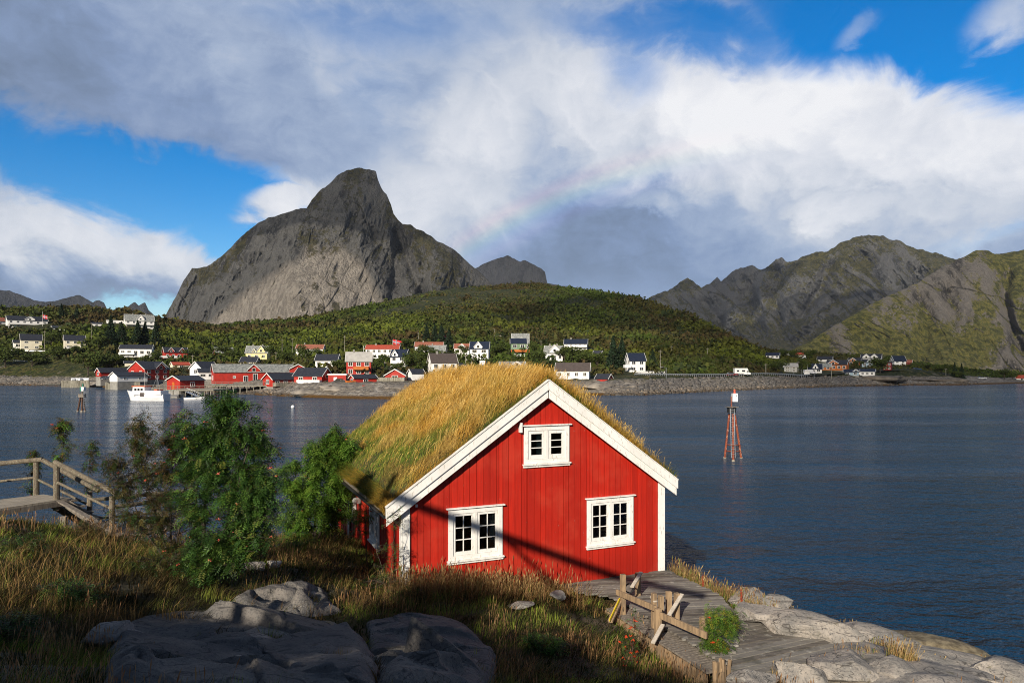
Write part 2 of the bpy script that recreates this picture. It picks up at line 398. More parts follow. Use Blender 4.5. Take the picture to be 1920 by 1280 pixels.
# ------------------------------------------------------------------ village land: one height sheet given by what stands where
PX = [-150, 0, 100, 200, 300, 400, 500, 600, 700, 800, 900, 1000, 1100, 1200, 1300, 1400, 1500, 1600, 1700, 1800, 1900, 2080]
shore = [722, 722, 723, 726, 730, 736, 741, 746, 748, 747, 744, 742, 741, 741, 735.5, 731, 727, 724, 722, 722, 719, 718]
Dsh = [8960/(p-695) for p in shore]
def L(py, D): return (list(py), list(D))
LN = [
 L([CZ*0+0]*22, [d-30 for d in Dsh]),
 L(shore, Dsh),
 L([703, 703, 705, 712, 722, 727, 730, 722, 721, 722, 720, 717, 715, 709, 706, 704, 704, 703, 703.5, 712, 714.5, 714], [d+a for d, a in zip(Dsh, [20, 20, 20, 15, 10, 10, 12, 16, 16, 18, 18, 18, 18, 20, 20, 20, 18, 20, 22, 18, 20, 20])]),
 L([684, 683, 683, 700, 711, 714, 715, 716, 717, 712, 710, 708, 706, 704.5, 703.5, 702.5, 700, 697, 694, 706, 711.5, 711.5], [370, 368, 362, 320, 280, 250, 228, 212, 206, 212, 218, 220, 222, 230, 247, 277, 312, 345, 362, 368, 405, 410]),
 L([655, 655, 655, 668, 685, 695, 695, 690, 692, 690, 684, 686, 690, 690, 690, 692, 690, 690, 690, 703, 709, 709], [400, 400, 400, 360, 330, 300, 280, 270, 260, 260, 270, 265, 265, 268, 290, 312, 350, 375, 386, 400, 430, 440]),
 L([615, 615, 617, 620, 653, 664, 667, 663, 669, 668, 668, 662, 660, 665, 668, 678, 683, 684, 688, 701, 707, 707], [460, 460, 460, 450, 410, 390, 370, 355, 332, 330, 325, 340, 350, 342, 350, 360, 390, 410, 412, 420, 450, 460]),
 L([597, 597, 597, 600, 625, 638, 636, 629, 616, 605, 600, 598, 602, 611, 636, 665, 670, 676, 686, 699, 705, 705], [500, 500, 500, 490, 470, 500, 500, 510, 520, 550, 560, 570, 560, 520, 450, 390, 430, 440, 440, 450, 480, 500]),
 L([586, 586, 582, 586, 608, 618, 612, 599, 578, 558, 546, 538, 550, 567, 604, 657, 664, 670, 680, 697, 704, 704], [540, 540, 540, 540, 600, 680, 720, 760, 800, 840, 870, 880, 820, 720, 560, 412, 460, 470, 480, 480, 520, 540]),
]
def land_lines(px):
    px = np.asarray(px, float); Ds = []; Zs = []
    def ip(a):
        # gently smoothed interpolation
        return (np.interp(px-18, PX, a)+2*np.interp(px, PX, a)+np.interp(px+18, PX, a))/4
    for k, (py, D) in enumerate(LN):
        d = ip(D); 
        if k == 0: z = np.full_like(d, -4.0)
        elif k == 1: z = np.zeros_like(d)
        else: z = CZ-(ip(py)-HZ)/F*d
        Ds.append(d); Zs.append(z)
    Ds.append(Ds[-1]+260); Zs.append(Zs[-1]*.35)
    Ds.append(Ds[-1]+300); Zs.append(np.full_like(Ds[0], -5.0))
    return np.array(Ds), np.array(Zs)
def land(px, n=14):
    Ds, Zs = land_lines(px); outD = []; outZ = []
    cnt = [3, 14, 8, 14, 16, 16, 22, 10, 6]
    # monotone-ish cubic (catmull) in z, linear in D
    for k in range(len(Ds)-1):
        t = np.arange(cnt[k])[:, None]/cnt[k]
        z0, z1 = Zs[k], Zs[k+1]; zm = Zs[max(0, k-1)]; zp = Zs[min(len(Zs)-1, k+2)]
        dm = Ds[max(0, k-1)]; dp = Ds[min(len(Ds)-1, k+2)]; h = Ds[k+1]-Ds[k]
        s = (z1-z0)/h
        def lim(m_): return np.clip(m_, np.minimum(0, 2.5*s), np.maximum(0, 2.5*s))
        m0 = lim((z1-zm)/np.maximum(Ds[k+1]-dm, 1e-3)); m1 = lim((zp-z0)/np.maximum(dp-Ds[k], 1e-3))
        if k <= 1: m0 = m1 = s
        z = (2*t**3-3*t**2+1)*z0 + (t**3-2*t**2+t)*h*m0 + (-2*t**3+3*t**2)*z1 + (t**3-t**2)*h*m1
        outD.append(Ds[k]+h*t); outZ.append(z)
    outD.append(Ds[-1][None]); outZ.append(Zs[-1][None])
    return np.concatenate(outD), np.concatenate(outZ)
def hit(px, py, zoff=0.0):
    D, Z = land(np.array([px])); D = D[:, 0]; Z = Z[:, 0]+zoff
    dd = np.linspace(D[2], D[-1], 3000); zz = np.interp(dd, D, Z); ray = CZ-(py-HZ)/F*dd
    k = np.argmax((zz >= ray) & (zz > 0.3))
    if k == 0: k = int(np.argmax((zz-CZ)/dd*(dd < D[-1]-450)))
    return float(dd[k])
def landz(px, D):
    d, z = land(np.array([px])); return float(np.interp(D, d[:, 0], z[:, 0]))

def build_land():
    us = np.arange(-150, 2081, 3.0); D, Z = land(us); nv, nu = D.shape
    X_ = (us[None, :]-CX)/F*D
    x = X_.T.ravel(); y = D.T.ravel(); z = Z.T.ravel()
    inland = np.clip((z-3)/6, 0, 1)
    q = P3(x, y, z)
    z2 = z + inland*(fbm(q/60, 4, 3)*2.6 + fbm(q/14, 3, 5)*.9)*np.clip((y-150)/250, .2, 1.3)
    near = (z > -1) & (z < 7)
    # rounded ledges and blocks along the shore
    rock = fbm(P3(x/7, y/7, z/2.2), 4, 9, True)
    z2 = z2 + np.where(near, rock*.75*np.clip((z+1.2)/2, 0, 1)*np.clip((7-z)/3, 0, 1), 0)
    hill = np.clip((z-25)/40, 0, 1)
    z2 += hill*fbm(q/90, 5, 21, True)*4.5
    V = np.stack([x, y, z2], 1)
    m, gg, out = newmat('village_ground')
    pos = gg.n('ShaderNodeNewGeometry').outputs['Position']; px_, py_, pz_ = gg.sep(pos)
    n1 = gg.noise(pos, .035, 6, .6); n2 = gg.noise(pos, .16, 6, .62); n3 = gg.noise(pos, .9, 5, .65)
    grass = gg.mix(gg.ss(n2, .38, .62), (.034, .050, .010), (.095, .078, .022))
    grass = gg.mix(gg.ss(n1, .35, .65), grass, (.028, .038, .010)); n4 = gg.noise(pos, .33, 5, .7); grass = gg.mix(gg.ss(n4, .45, .56), grass, (.014, .020, .006)); grass = gg.mix(gg.ss(n4, .44, .34)*gg.ss(n1, .4, .6), grass, (.11, .075, .028))
    grass = gg.mix(gg.ss(n3, .58, .70), grass, (.13, .11, .075))
    rk = gg.mix(gg.ss(n3, .35, .65), (.27, .235, .19), (.105, .095, .085))
    rk = gg.mix(gg.ss(gg.noise(pos, .35, 6, .7), .52, .62), rk, (.34, .31, .27))
    zz = pz_ + (n2-.5)*3.2 + (n3-.5)*1.0
    wet = gg.mix(gg.ss(pz_ + (n3-.5)*.5, .20, .75), (.028, .020, .009), rk)
    kelp = gg.mix(gg.ss(pz_ + (n3-.5)*.4, .35, .9)*1.0, (.12, .06, .012), wet)
    c = gg.mix(gg.ss(zz, 3.3, 4.6), kelp, grass)
    c = gg.mix(gg.ss(n2, .62, .68)*gg.ss(zz, 3, 9, 1, .55), c, rk)
    nm = gg.bump(n3*1.0+gg.noise(pos, 3.0, 4, .6)*.4, .8, .8)
    bsdf(gg, out, c, .9, nm, .2)
    o = npmesh('shore_ground', V, gridF(nu, nv)[:, ::-1], m, smooth=True); tag(o, kind='structure')
build_land()

# ------------------------------------------------------------------ mountains
def rockmat(name, ra, rb, moss, moss2, slab=None, mossamt=.5, sc_=1.0, crack=1.0, mthr=.5, dip=0.0):
    m, gg, out = newmat(name)
    pos = gg.n('ShaderNodeNewGeometry'); P = pos.outputs['Position']; Nn = pos.outputs['Normal']
    nx, ny, nz = gg.sep(Nn); x, y, z = gg.sep(P)
    att = gg.n('ShaderNodeAttribute', attribute_name='col').outputs['Color']
    a_slab, a_moss, a_relshade = gg.sep(att)
    vs = gg.mapv(P, scale=(1, .6, .30), rot=(0, dip, 0))
    st = gg.noise(vs, .040*sc_, 8, .68, .6); st2 = gg.noise(vs, .12*sc_, 6, .7, .4); big = gg.noise(P, .006*sc_, 6, .6)
    fine = gg.noise(P, .14*sc_, 7, .7)
    c = gg.mix(gg.ss(st*.7+big*.3, .45, .56), ra, rb)
    c = gg.mix(gg.ss(st2, .53, .60)*.85, c, tuple(v*1.75 for v in rb)); c = gg.mix(gg.ss(fine, .51, .60)*.8, c, tuple(v*.45 for v in ra)); c = gg.mix(gg.ss(a_relshade, .05, .45)*.75, c, tuple(v*1.5 for v in rb)); c = c  # last mix lightens the ribs in colour to stress the relief
    if slab: c = gg.mix(a_slab, c, gg.mix(gg.ss(st*.5+st2*.5, .46, .55), slab, tuple(v*.62 for v in slab)))
    # dark joints and water streaks, then shade painted into the relief hollows
    wv = gg.noise(gg.mapv(P, scale=(1, .5, .6), rot=(0, .5+dip, 0)), .014*sc_, 2.2, .5, 1.6)
    cr1 = gg.ss(gg.m('ABSOLUTE', wv-.5), .004, .020, 1, 0)*gg.ss(gg.noise(P, .02*sc_, 3, .5), .38, .46)
    wv2 = gg.noise(gg.mapv(P, scale=(1, .5, .25), loc=(70, 0, 9)), .030*sc_, 2.2, .5, 1.0)
    cr2 = gg.ss(gg.m('ABSOLUTE', wv2-.5), .005, .026, 1, 0)*gg.ss(gg.noise(P, .015*sc_, 3, .5, 0.0), .42, .5)
    cr = mx(cr1, cr2)*crack
    c = gg.mix(cr*.95, c, tuple(v*.30 for v in ra)); c = gg.mix(gg.ss(a_relshade, -.18, -.75)*.80, c, tuple(v*.55 for v in ra))
    mg = gg.mix(gg.ss(fine, .44, .56), moss, moss2); mg = gg.mix(gg.ss(gg.noise(P, .05*sc_, 5, .6), .47, .57), mg, tuple(v*.55 for v in moss))
    mm = gg.ss(nz*.7 + (fine-.5)*1.5 + (st-.5)*1.6 + a_moss*1.1 - a_relshade*.55 - mthr + (big-.5)*1.6, -.08, .12)*mossamt
    c = gg.mix(g.m('MULTIPLY', 1, 1) if False else mm, c, mg)
    nm = gg.bump(st*1.0 + st2*.7 + fine*.6 - cr*.4, 1.0, 26/sc_)
    bsdf(gg, out, c, .95, nm, .12)
    return m
def mountain(name, sky_, baseD, ridgeD, mat, nu=420, nv=150, amp=60, seed=1, gully=(), prof=1.0, zs=1.9, amp2=24, shear=.25, bpy=None, slabf=None, back=500, ridged=.75, lobes=(), jag=4.0, wl=260.0, bulge=()):
    us = np.linspace(sky_[0][0], sky_[-1][0], nu)
    sx = [p[0] for p in sky_]; sy = [p[1] for p in sky_]
    spy = np.interp(us, sx, sy) + fbm(P3(us/9.0, us*0), 4, seed+70)*jag*.6
    bD = np.interp(us, [p[0] for p in baseD], [p[1] for p in baseD]); rD = np.interp(us, [p[0] for p in ridgeD], [p[1] for p in ridgeD])
    nb = 24; vv = np.concatenate([np.linspace(0, 1, nv), 1+np.linspace(0, 1, nb+1)[1:]])
    U, Vv = np.meshgrid(us, vv, indexing='ij'); SP = spy[:, None]; t = np.clip(Vv, 0, 1)
    zr = CZ-(SP-HZ)/F*rD[:, None]
    # elevation rises faster than depth: steep faces
    e0 = HZ+14; pyv = e0+(SP-e0)*t
    tt = (e0-pyv)/(e0-spy.min()); Dv = bD[:, None]+(rD-bD)[:, None]*tt**prof; Dm = float(rD.mean())
    z = CZ-(pyv-HZ)/F*Dv
    x = (U-CX)/F*Dv
    lx = (U-CX)/F*Dm; lh = (e0-pyv)/F*Dm; wrp = fbm(P3(lx/(wl*1.3), lh/(wl*1.3)), 4, seed+2).reshape(U.shape)*wl*.35; q = np.stack([((lx+wrp)/wl+shear*lh/wl).ravel(), ((lh+wrp)/(wl*zs)).ravel(), lx.ravel()*0+seed], 1)
    nR = fbm(q, 7, seed, True, .58).reshape(U.shape); nS = fbm(q*2.7+5, 5, seed+5).reshape(U.shape)
    q2 = np.stack([((lx+wrp*.6)/(wl*.2)-shear*1.3*lh/(wl*.2)).ravel(), ((lh-wrp)/(wl*.2*zs)).ravel(), lx.ravel()*0+seed+.5], 1); nT = fbm(q2, 4, seed+15, True, .6).reshape(U.shape)
    qj = np.stack([((lx+wrp*.9)/(wl*.30)-shear*2.2*lh/(wl*.30)).ravel(), ((lh+wrp*.5)/(wl*1.5)).ravel(), lx.ravel()*0+seed+9], 1); nj = fbm(qj, 3, seed+40).reshape(U.shape)
    qk = np.stack([((lx+wrp)/(wl*.55)+1.1*lh/(wl*.55)).ravel(), ((lh-lx*.7+wrp)/(wl*1.2)).ravel(), lx.ravel()*0+seed+3], 1); nk = fbm(qk, 3, seed+60).reshape(U.shape)
    joint = np.maximum(np.exp(-(nj/.035)**2), .8*np.exp(-(nk/.022)**2))*np.clip(.55+1.6*nS, .1, 1)
    env = np.minimum(1, (1-t)*7)**.6*np.minimum(1, t*12)
    roughk = np.ones_like(t)
    colr = np.zeros(U.shape+(3,)); colr[..., 2] = nT*.6+nR*.4-joint*1.1  # third channel: relief shading painted into the rock colour, plus the dark joints
    if slabf is not None:
        sm, mo = slabf(U, pyv, q); colr[..., 0] = sm; colr[..., 1] = mo; roughk = 1-.80*sm
    dD = -amp*(ridged*nR+(1-ridged)*nS)*roughk*env - amp2*nT*(.3+.7*roughk)*env + 9*joint*env
    for (pts, wd, dep) in gully:      # pts: line of (px, py); the face steps back along it
        gx = np.interp(pyv, [p[1] for p in pts], [p[0] for p in pts]); inr = np.clip((pyv-pts[0][1])/45, 0, 1)*np.clip((pts[-1][1]+10-pyv)/12, 0, 1)
        dD = dD + dep*.55*np.exp(-((U-gx + 9*nS)/(wd*1.25))**2)*inr*env
    for (cx, cy, rx, ry, dep) in bulge:
        dD = dD - dep*np.exp(-((U-cx)/rx)**2-((pyv-cy)/ry)**2)*env
    Dn = Dv + dD
    # keep the sight line of each point when the face steps in or out
    x = (U-CX)/F*Dn; z = CZ-(pyv-HZ)/F*Dn
    b = Vv > 1; tb = (Vv-1)
    Dr_ = Dn[:, nv-1][:, None]; Db = Dr_+back*tb; zb = z[:, nv-1][:, None]*(1-tb**.8)-5*tb
    x = np.where(b, (U-CX)/F*(Dr_+0*Db), x); Dn = np.where(b, Db, Dn); z = np.where(b, zb + 12*nS*(1-tb), z)
    V = np.stack([x.ravel(), Dn.ravel(), z.ravel()], 1)
    V[:, 2] = np.maximum(V[:, 2], -6)
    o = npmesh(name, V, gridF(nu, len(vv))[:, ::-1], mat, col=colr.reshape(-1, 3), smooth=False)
    return tag(o, kind='structure')
def build_mountains():
    mm = rockmat('granite_peak', (.068, .068, .069), (.20, .196, .185), (.055, .055, .016), (.095, .078, .024), slab=(.74, .66, .56), mossamt=.80, mthr=.42)
    sky_ = [(296, 606), (304, 598), (312, 588), (330, 555), (345, 525), (360, 503), (375, 503), (395, 497), (420, 475), (440, 457), (460, 437), (480, 420), (500, 410), (520, 403), (545, 396), (555, 392), (575, 391), (585, 375), (600, 358), (620, 342), (635, 327), (650, 319), (665, 316), (675, 314), (690, 318), (705, 322), (708, 335), (715, 352), (725, 365), (733, 385), (738, 402), (747, 414), (755, 420), (770, 420), (780, 428), (800, 437), (820, 452), (840, 462), (855, 470), (870, 485), (890, 502), (910, 520), (930, 538), (950, 556)]
    def slabf(U, py, q):
        n = (fbm(q*2.2+31, 4, 44)).reshape(U.shape); n2 = (fbm(q*6.0+3, 4, 45)).reshape(U.shape)
        # smooth pale slab between the left gully line and the right-hand spur
        left = np.interp(py, [380, 440, 500, 560, 620], [640, 560, 500, 430, 360])
        right = np.interp(py, [400, 450, 500, 560, 620], [650, 665, 700, 735, 760])
        top = np.interp(U, [400, 480, 560, 640, 700, 760], [575, 520, 462, 452, 485, 560])
        s = np.clip((U-left+n*26)/16, 0, 1)*np.clip((right-U+n*40)/34, 0, 1)*np.clip((py-top+n*30+n2*8)/30, 0, 1)
        mo = .30*np.clip(n*2, -1, 1) + .25*np.clip((U-720)/60, 0, 1) + .1*np.clip((520-py)/120, 0, 1) - .5*s + .5*np.clip((n2-.25)*3, 0, 1)*s
        return s, mo
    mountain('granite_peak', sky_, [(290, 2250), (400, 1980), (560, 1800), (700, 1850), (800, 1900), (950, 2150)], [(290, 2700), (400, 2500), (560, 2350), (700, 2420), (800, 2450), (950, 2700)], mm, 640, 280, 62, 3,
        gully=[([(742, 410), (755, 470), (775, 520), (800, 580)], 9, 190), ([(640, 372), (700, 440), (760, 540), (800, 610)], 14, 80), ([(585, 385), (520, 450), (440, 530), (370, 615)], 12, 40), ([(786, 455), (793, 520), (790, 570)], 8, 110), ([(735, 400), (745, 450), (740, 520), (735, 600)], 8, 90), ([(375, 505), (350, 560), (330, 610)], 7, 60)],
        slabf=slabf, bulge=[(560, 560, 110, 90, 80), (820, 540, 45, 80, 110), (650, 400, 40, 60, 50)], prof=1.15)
    mr = rockmat('right_range_rock', (.072, .075, .080), (.215, .215, .212), (.070, .070, .018), (.13, .115, .036), mthr=.31, mossamt=.85, sc_=.8, crack=.6, dip=.35)
    sky2 = [(1205, 566), (1225, 553), (1240, 548), (1260, 540), (1275, 528), (1290, 520), (1300, 526), (1315, 541), (1330, 532), (1345, 519), (1352, 527), (1370, 512), (1390, 502), (1410, 497), (1425, 505), (1440, 498), (1455, 485), (1465, 483), (1475, 492), (1500, 484), (1530, 473), (1555, 470), (1575, 455), (1600, 446), (1625, 441), (1645, 440), (1665, 446), (1685, 452), (1700, 460), (1730, 468), (1760, 476), (1790, 484), (1815, 486), (1840, 480), (1870, 477), (1920, 470), (2000, 480), (2100, 500)]
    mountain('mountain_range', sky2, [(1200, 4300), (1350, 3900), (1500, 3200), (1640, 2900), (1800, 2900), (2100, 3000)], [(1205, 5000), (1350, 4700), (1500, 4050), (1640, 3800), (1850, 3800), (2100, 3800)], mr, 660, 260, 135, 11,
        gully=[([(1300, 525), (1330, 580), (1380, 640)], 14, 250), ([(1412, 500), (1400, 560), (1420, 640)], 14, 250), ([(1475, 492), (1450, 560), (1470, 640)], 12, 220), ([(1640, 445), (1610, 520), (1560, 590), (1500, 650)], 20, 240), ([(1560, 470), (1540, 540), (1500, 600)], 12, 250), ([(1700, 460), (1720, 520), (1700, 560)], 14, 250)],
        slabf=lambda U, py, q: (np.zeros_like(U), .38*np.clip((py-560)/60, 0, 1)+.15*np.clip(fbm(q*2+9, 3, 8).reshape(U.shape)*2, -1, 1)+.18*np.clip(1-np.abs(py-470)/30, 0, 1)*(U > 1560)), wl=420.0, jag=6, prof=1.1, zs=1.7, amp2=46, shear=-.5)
    mf = rockmat('green_spur_rock', (.070, .065, .062), (.28, .255, .225), (.105, .115, .020), (.20, .175, .042), mthr=.22, mossamt=.92, sc_=1.25, crack=.5, dip=.45)
    sky3 = [(1440, 684), (1470, 668), (1500, 649), (1530, 632), (1560, 613), (1600, 590), (1640, 566), (1680, 548), (1720, 530), (1760, 504), (1795, 488), (1815, 478), (1830, 470), (1850, 469), (1865, 476), (1880, 476), (1900, 472), (1920, 468), (1950, 462), (2000, 478), (2100, 500)]
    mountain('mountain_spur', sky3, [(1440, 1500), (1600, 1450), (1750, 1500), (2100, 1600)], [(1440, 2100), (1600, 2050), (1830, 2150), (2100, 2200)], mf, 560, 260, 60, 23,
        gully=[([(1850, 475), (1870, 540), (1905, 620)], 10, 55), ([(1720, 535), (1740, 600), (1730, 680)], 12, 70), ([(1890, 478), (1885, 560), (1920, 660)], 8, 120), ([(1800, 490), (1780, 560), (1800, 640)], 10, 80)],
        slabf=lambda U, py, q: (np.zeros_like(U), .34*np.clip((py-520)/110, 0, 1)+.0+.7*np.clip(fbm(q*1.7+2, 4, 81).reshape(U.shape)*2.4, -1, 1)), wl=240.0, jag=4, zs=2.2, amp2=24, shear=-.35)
    md = rockmat('distant_rock', (.045, .046, .05), (.075, .076, .08), (.03, .034, .014), (.04, .042, .02), mossamt=.5, sc_=.5, crack=.3)
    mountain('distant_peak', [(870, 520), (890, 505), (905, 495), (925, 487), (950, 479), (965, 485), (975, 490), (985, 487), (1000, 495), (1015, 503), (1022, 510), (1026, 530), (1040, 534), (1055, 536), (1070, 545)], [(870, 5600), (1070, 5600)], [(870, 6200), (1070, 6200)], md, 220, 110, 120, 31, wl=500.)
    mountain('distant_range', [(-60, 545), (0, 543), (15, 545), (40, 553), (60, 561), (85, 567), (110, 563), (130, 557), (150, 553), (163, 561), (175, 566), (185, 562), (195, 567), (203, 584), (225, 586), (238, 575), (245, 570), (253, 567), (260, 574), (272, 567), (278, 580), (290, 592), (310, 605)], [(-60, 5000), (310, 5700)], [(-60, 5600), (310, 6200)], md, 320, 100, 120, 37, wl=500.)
    # low distant shore behind everything
    V = []; xs = np.linspace(-6500, 6500, 200)
build_mountains()

# ------------------------------------------------------------------ near ground
CTRL = [(-2.3, 14.1, 2.40), (3.7, 16.8, 1.8), (-5.5, 21.5, 1.9), (.4, 24.1, 1.3), (1, 19, 1.9), (0, 13, 2.42), (-1, 12, 2.6), (2.4, 13.2, 1.75), (3.6, 14.5, 1.5), (4.6, 12.5, 1.5), (3, 11.2, 1.75),
 (-1.46, 7.2, 3.6), (-3.9, 5.3, 4.5), (1.1, 10.3, 2.3), (.4, 11.7, 2.3), (-2.8, 10, 3.0), (-5.3, 14.8, 2.8), (-6.3, 20.1, 2.1), (-5.2, 11.5, 3.3), (-8.2, 13.8, 3.55), (-10.4, 14.7, 3.8), (-13, 14.5, 3.7),
 (-10, 19, .8), (-10, 24, -2), (-14, 19.5, .5), (-7.5, 20, 1.9), (-8, 24, .2), (-6, 28, -1.5), (-1, 29, -2), (-13, 30, -3), (-20, 16, 2), (-22, 24, -3),
 (4, 21, -.2), (6, 19.5, -1.6), (4.3, 17, 1.7), (4.25, 16, 1.88), (4.9, 14.6, 1.98), (5.8, 17, -.4), (7, 16, -.6), (6.25, 12.6, 2.05), (6.9, 12, 2.05), (7.9, 12, 1.75), (9.5, 12.6, 1.0), (9.2, 14.4, .2), (11.8, 14.6, -.3), (8, 16, -.7), (10.5, 17, -2), (5.3, 12.9, 1.85),
 (8.6, 10.6, 1.75), (4.4, 10.3, 2.0), (5, 8, 2.5), (9, 8, 2.0), (13, 8, .3), (14, 12, -1.5), (0, 5, 4.3), (-4, 3, 5), (4, 4, 3.8), (8, 3, 3), (0, 0, 5.3), (-8, 0, 5.3), (8, 0, 4.6), (-12, 8, 4.6), (-15, 14, 3.6), (-17, 20, .2), (-14, 26, -3),
 (-20, 0, 5.3), (16, 0, 2), (0, -6, 5.3), (-20, -8, 5.5), (16, -8, 5), (0, -25, 6), (-20, -25, 6), (18, -25, 6), (18, 20, -4), (0, 36, -4), (-22, 34, -4), (18, 34, -5), (10, 25, -4), (-6, 8, 3.9), (-9, 10.5, 4.1)]
CT = np.array(CTRL)
def _phi(r): return r
_A = np.zeros((len(CT)+3, len(CT)+3)); _d = np.hypot(CT[:, None, 0]-CT[None, :, 0], CT[:, None, 1]-CT[None, :, 1])
_A[:len(CT), :len(CT)] = np.sqrt(_d**2+.5)-0.0 - np.eye(len(CT))*.03; _A[:len(CT), len(CT)] = 1; _A[:len(CT), len(CT)+1:] = CT[:, :2]; _A[len(CT):, :len(CT)] = _A[:len(CT), len(CT):].T
_w = np.linalg.solve(_A, np.concatenate([CT[:, 2], [0, 0, 0]]))
def gz(x, y, noise=True):
    x = np.atleast_1d(np.asarray(x, float)); y = np.atleast_1d(np.asarray(y, float)); sh = x.shape; x = x.ravel(); y = y.ravel(); z = np.zeros_like(x)
    for i in range(0, len(x), 20000):
        s = slice(i, i+20000); d = np.sqrt((x[s, None]-CT[None, :, 0])**2+(y[s, None]-CT[None, :, 1])**2+.5)
        z[s] = d @ _w[:len(CT)] + _w[len(CT)] + _w[len(CT)+1]*x[s] + _w[len(CT)+2]*y[s]
    if noise: z += fbm(P3(x/1.6, y/1.6), 4, 77)*.13 + fbm(P3(x/4.5, y/4.5), 3, 78)*.16
    return z.reshape(sh)
def gz1(x, y): return float(gz([x], [y])[0])
def nhit(px, py, off=0.0):
    """point where the sight line of a photo pixel meets the near ground"""
    d = np.linspace(3, 40, 1500); x = (px-CX)/F*d; zr = CZ-(py-HZ)/F*d
    k = int(np.argmax(gz(x, d)+off >= zr)); return Vector((x[k], d[k], zr[k]))
def rockpatch(x, y, z):
    """where bare rock shows through the turf (0..1)"""
    m = np.zeros_like(x)
    for (cx, cy, rx, ry) in ROCKY: m = np.maximum(m, 1-((x-cx)/rx)**2-((y-cy)/ry)**2)
    tuft = fbm(P3(x/.45+3, y/.30), 3, 93) > .20
    for k in OUTP: m = np.maximum(m, np.where(tuft, 0, np.clip(sdpoly(x, y, OUTP[k])/.25-.1, 0, 1)))
    return np.clip(m*2.2 + fbm(P3(x/.8, y/.8), 3, 91)*.5, 0, 1)
ROCKY = [(6.9, 12.6, 2.2, 1.3), (8.6, 12.6, 2.6, 1.7), (7.5, 10.6, 4.0, 1.2), (5.2, 10.3, 1.2, .8), (5.4, 13.6, .6, .6), (10, 13.5, 2, 1.4), (6.2, 14.0, 1.2, .5)]
OUTC = {'a': [(205, 1195), (260, 1160), (330, 1150), (400, 1152), (470, 1158), (560, 1158), (640, 1176), (700, 1225), (720, 1310), (200, 1310)],
 'b': [(425, 1130), (500, 1104), (570, 1100), (615, 1112), (645, 1150), (560, 1158), (470, 1152)],
 'c': [(690, 1172), (760, 1163), (830, 1165), (895, 1190), (940, 1240), (905, 1310), (715, 1310)]}
def sdpoly(x, y, poly):
    d = np.full(len(x), 1e9); c = np.zeros(len(x), bool); j = len(poly)-1
    for i in range(len(poly)):
        (ax, ay), (bx_, by_) = poly[j], poly[i]; ex, ey = bx_-ax, by_-ay; t = np.clip(((x-ax)*ex+(y-ay)*ey)/(ex*ex+ey*ey), 0, 1)
        d = np.minimum(d, np.hypot(x-ax-ex*t, y-ay-ey*t)); c ^= ((by_ > y) != (ay > y)) & (x < (ax-bx_)*(y-by_)/(ay-by_+1e-12)+bx_); j = i
    return np.where(c, d, -d)
OUTP = {k: [tuple(nhit(a, b)[:2]) for a, b in v] for k, v in OUTC.items()}
def build_ground():
    xs = np.arange(-22, 18.01, .11); ys = np.arange(3.0, 36.01, .11)
    Xg, Yg = np.meshgrid(xs, ys, indexing='ij'); Z = gz(Xg, Yg)
    rp = rockpatch(Xg.ravel(), Yg.ravel(), 0)
    Z = Z + (rp*(fbm(P3(Xg/1.1, Yg/1.1), 4, 92, True)*.10)).reshape(Z.shape)
    V = np.stack([Xg.ravel(), Yg.ravel(), Z.ravel()], 1)
    lowr = np.clip((1.1-V[:, 2])/.5, 0, 1)
    colr = np.stack([np.maximum(rp, lowr), rp*0, rp*0], 1)
    m, gg, out = newmat('turf_and_rock')
    P = gg.n('ShaderNodeNewGeometry').outputs['Position']; x, y, z = gg.sep(P)
    a = gg.sep(gg.n('ShaderNodeAttribute', attribute_name='col').outputs['Color'])[0]
    n = gg.noise(P, 1.2, 5, .6); n2 = gg.noise(P, 9, 5, .65)
    turf = gg.mix(gg.ss(n, .35, .65), (.040, .045, .012), (.085, .055, .022)); turf = gg.mix(gg.ss(n2, .4, .7), turf, (.03, .022, .012))
    rk = rockcol(gg, P)
    rk = gg.mix(gg.ss(z + (n-.5)*.4, .12, .55), (.05, .035, .018), rk)
    c = gg.mix(a, turf, rk)
    bsdf(gg, out, c, .9, gg.bump(n2 + gg.noise(P, 30, 4, .6)*.4, .7, .03), .2)
    tag(npmesh('ground', V, gridF(len(xs), len(ys)), m, col=colr, smooth=True), kind='structure')
    xs = np.arange(-40, 40.1, .8); ys = np.arange(-40, 3.01, .5); ys[-1] = 3.0
    Xg, Yg = np.meshgrid(xs, ys, indexing='ij'); Z = gz(np.clip(Xg, -22, 18), Yg)
    npmesh2 = npmesh('ground', np.stack([Xg.ravel(), Yg.ravel(), Z.ravel()-.01], 1), gridF(len(xs), len(ys)), m, col=np.zeros((Xg.size, 3)), smooth=True); tag(npmesh2, kind='structure')
def rockcol(gg, P):
    n = gg.noise(P, 1.7, 6, .62); f = gg.noise(P, 22, 6, .7)
    c = gg.mix(gg.ss(n, .35, .65), (.37, .33, .285), (.20, .19, .175))
    c = gg.mix(gg.ss(f, .50, .66), c, (.13, .125, .12))
    v = gg.voro(gg.mapv(P, scale=(1, 1, 1)), 20)
    lich = gg.ss(v, .16, .26, 1, 0)*gg.ss(gg.noise(P, 3.0, 3, .5), .44, .56)
    c = gg.mix(lich*.6, c, (.40, .40, .36))
    c = gg.mix(gg.ss(gg.noise(P, 4.5, 5, .65), .60, .70)*.6, c, (.11, .10, .05))
    band = gg.noise(gg.mapv(P, scale=(.5, 1.2, 3.0), rot=(.3, .25, .4)), 1.5, 2, .5, 1.2)
    cr = gg.ss(gg.m('ABSOLUTE', band-.5), 0, .016, 1, 0)
    return gg.mix(cr*.85, c, (.06, .055, .05))
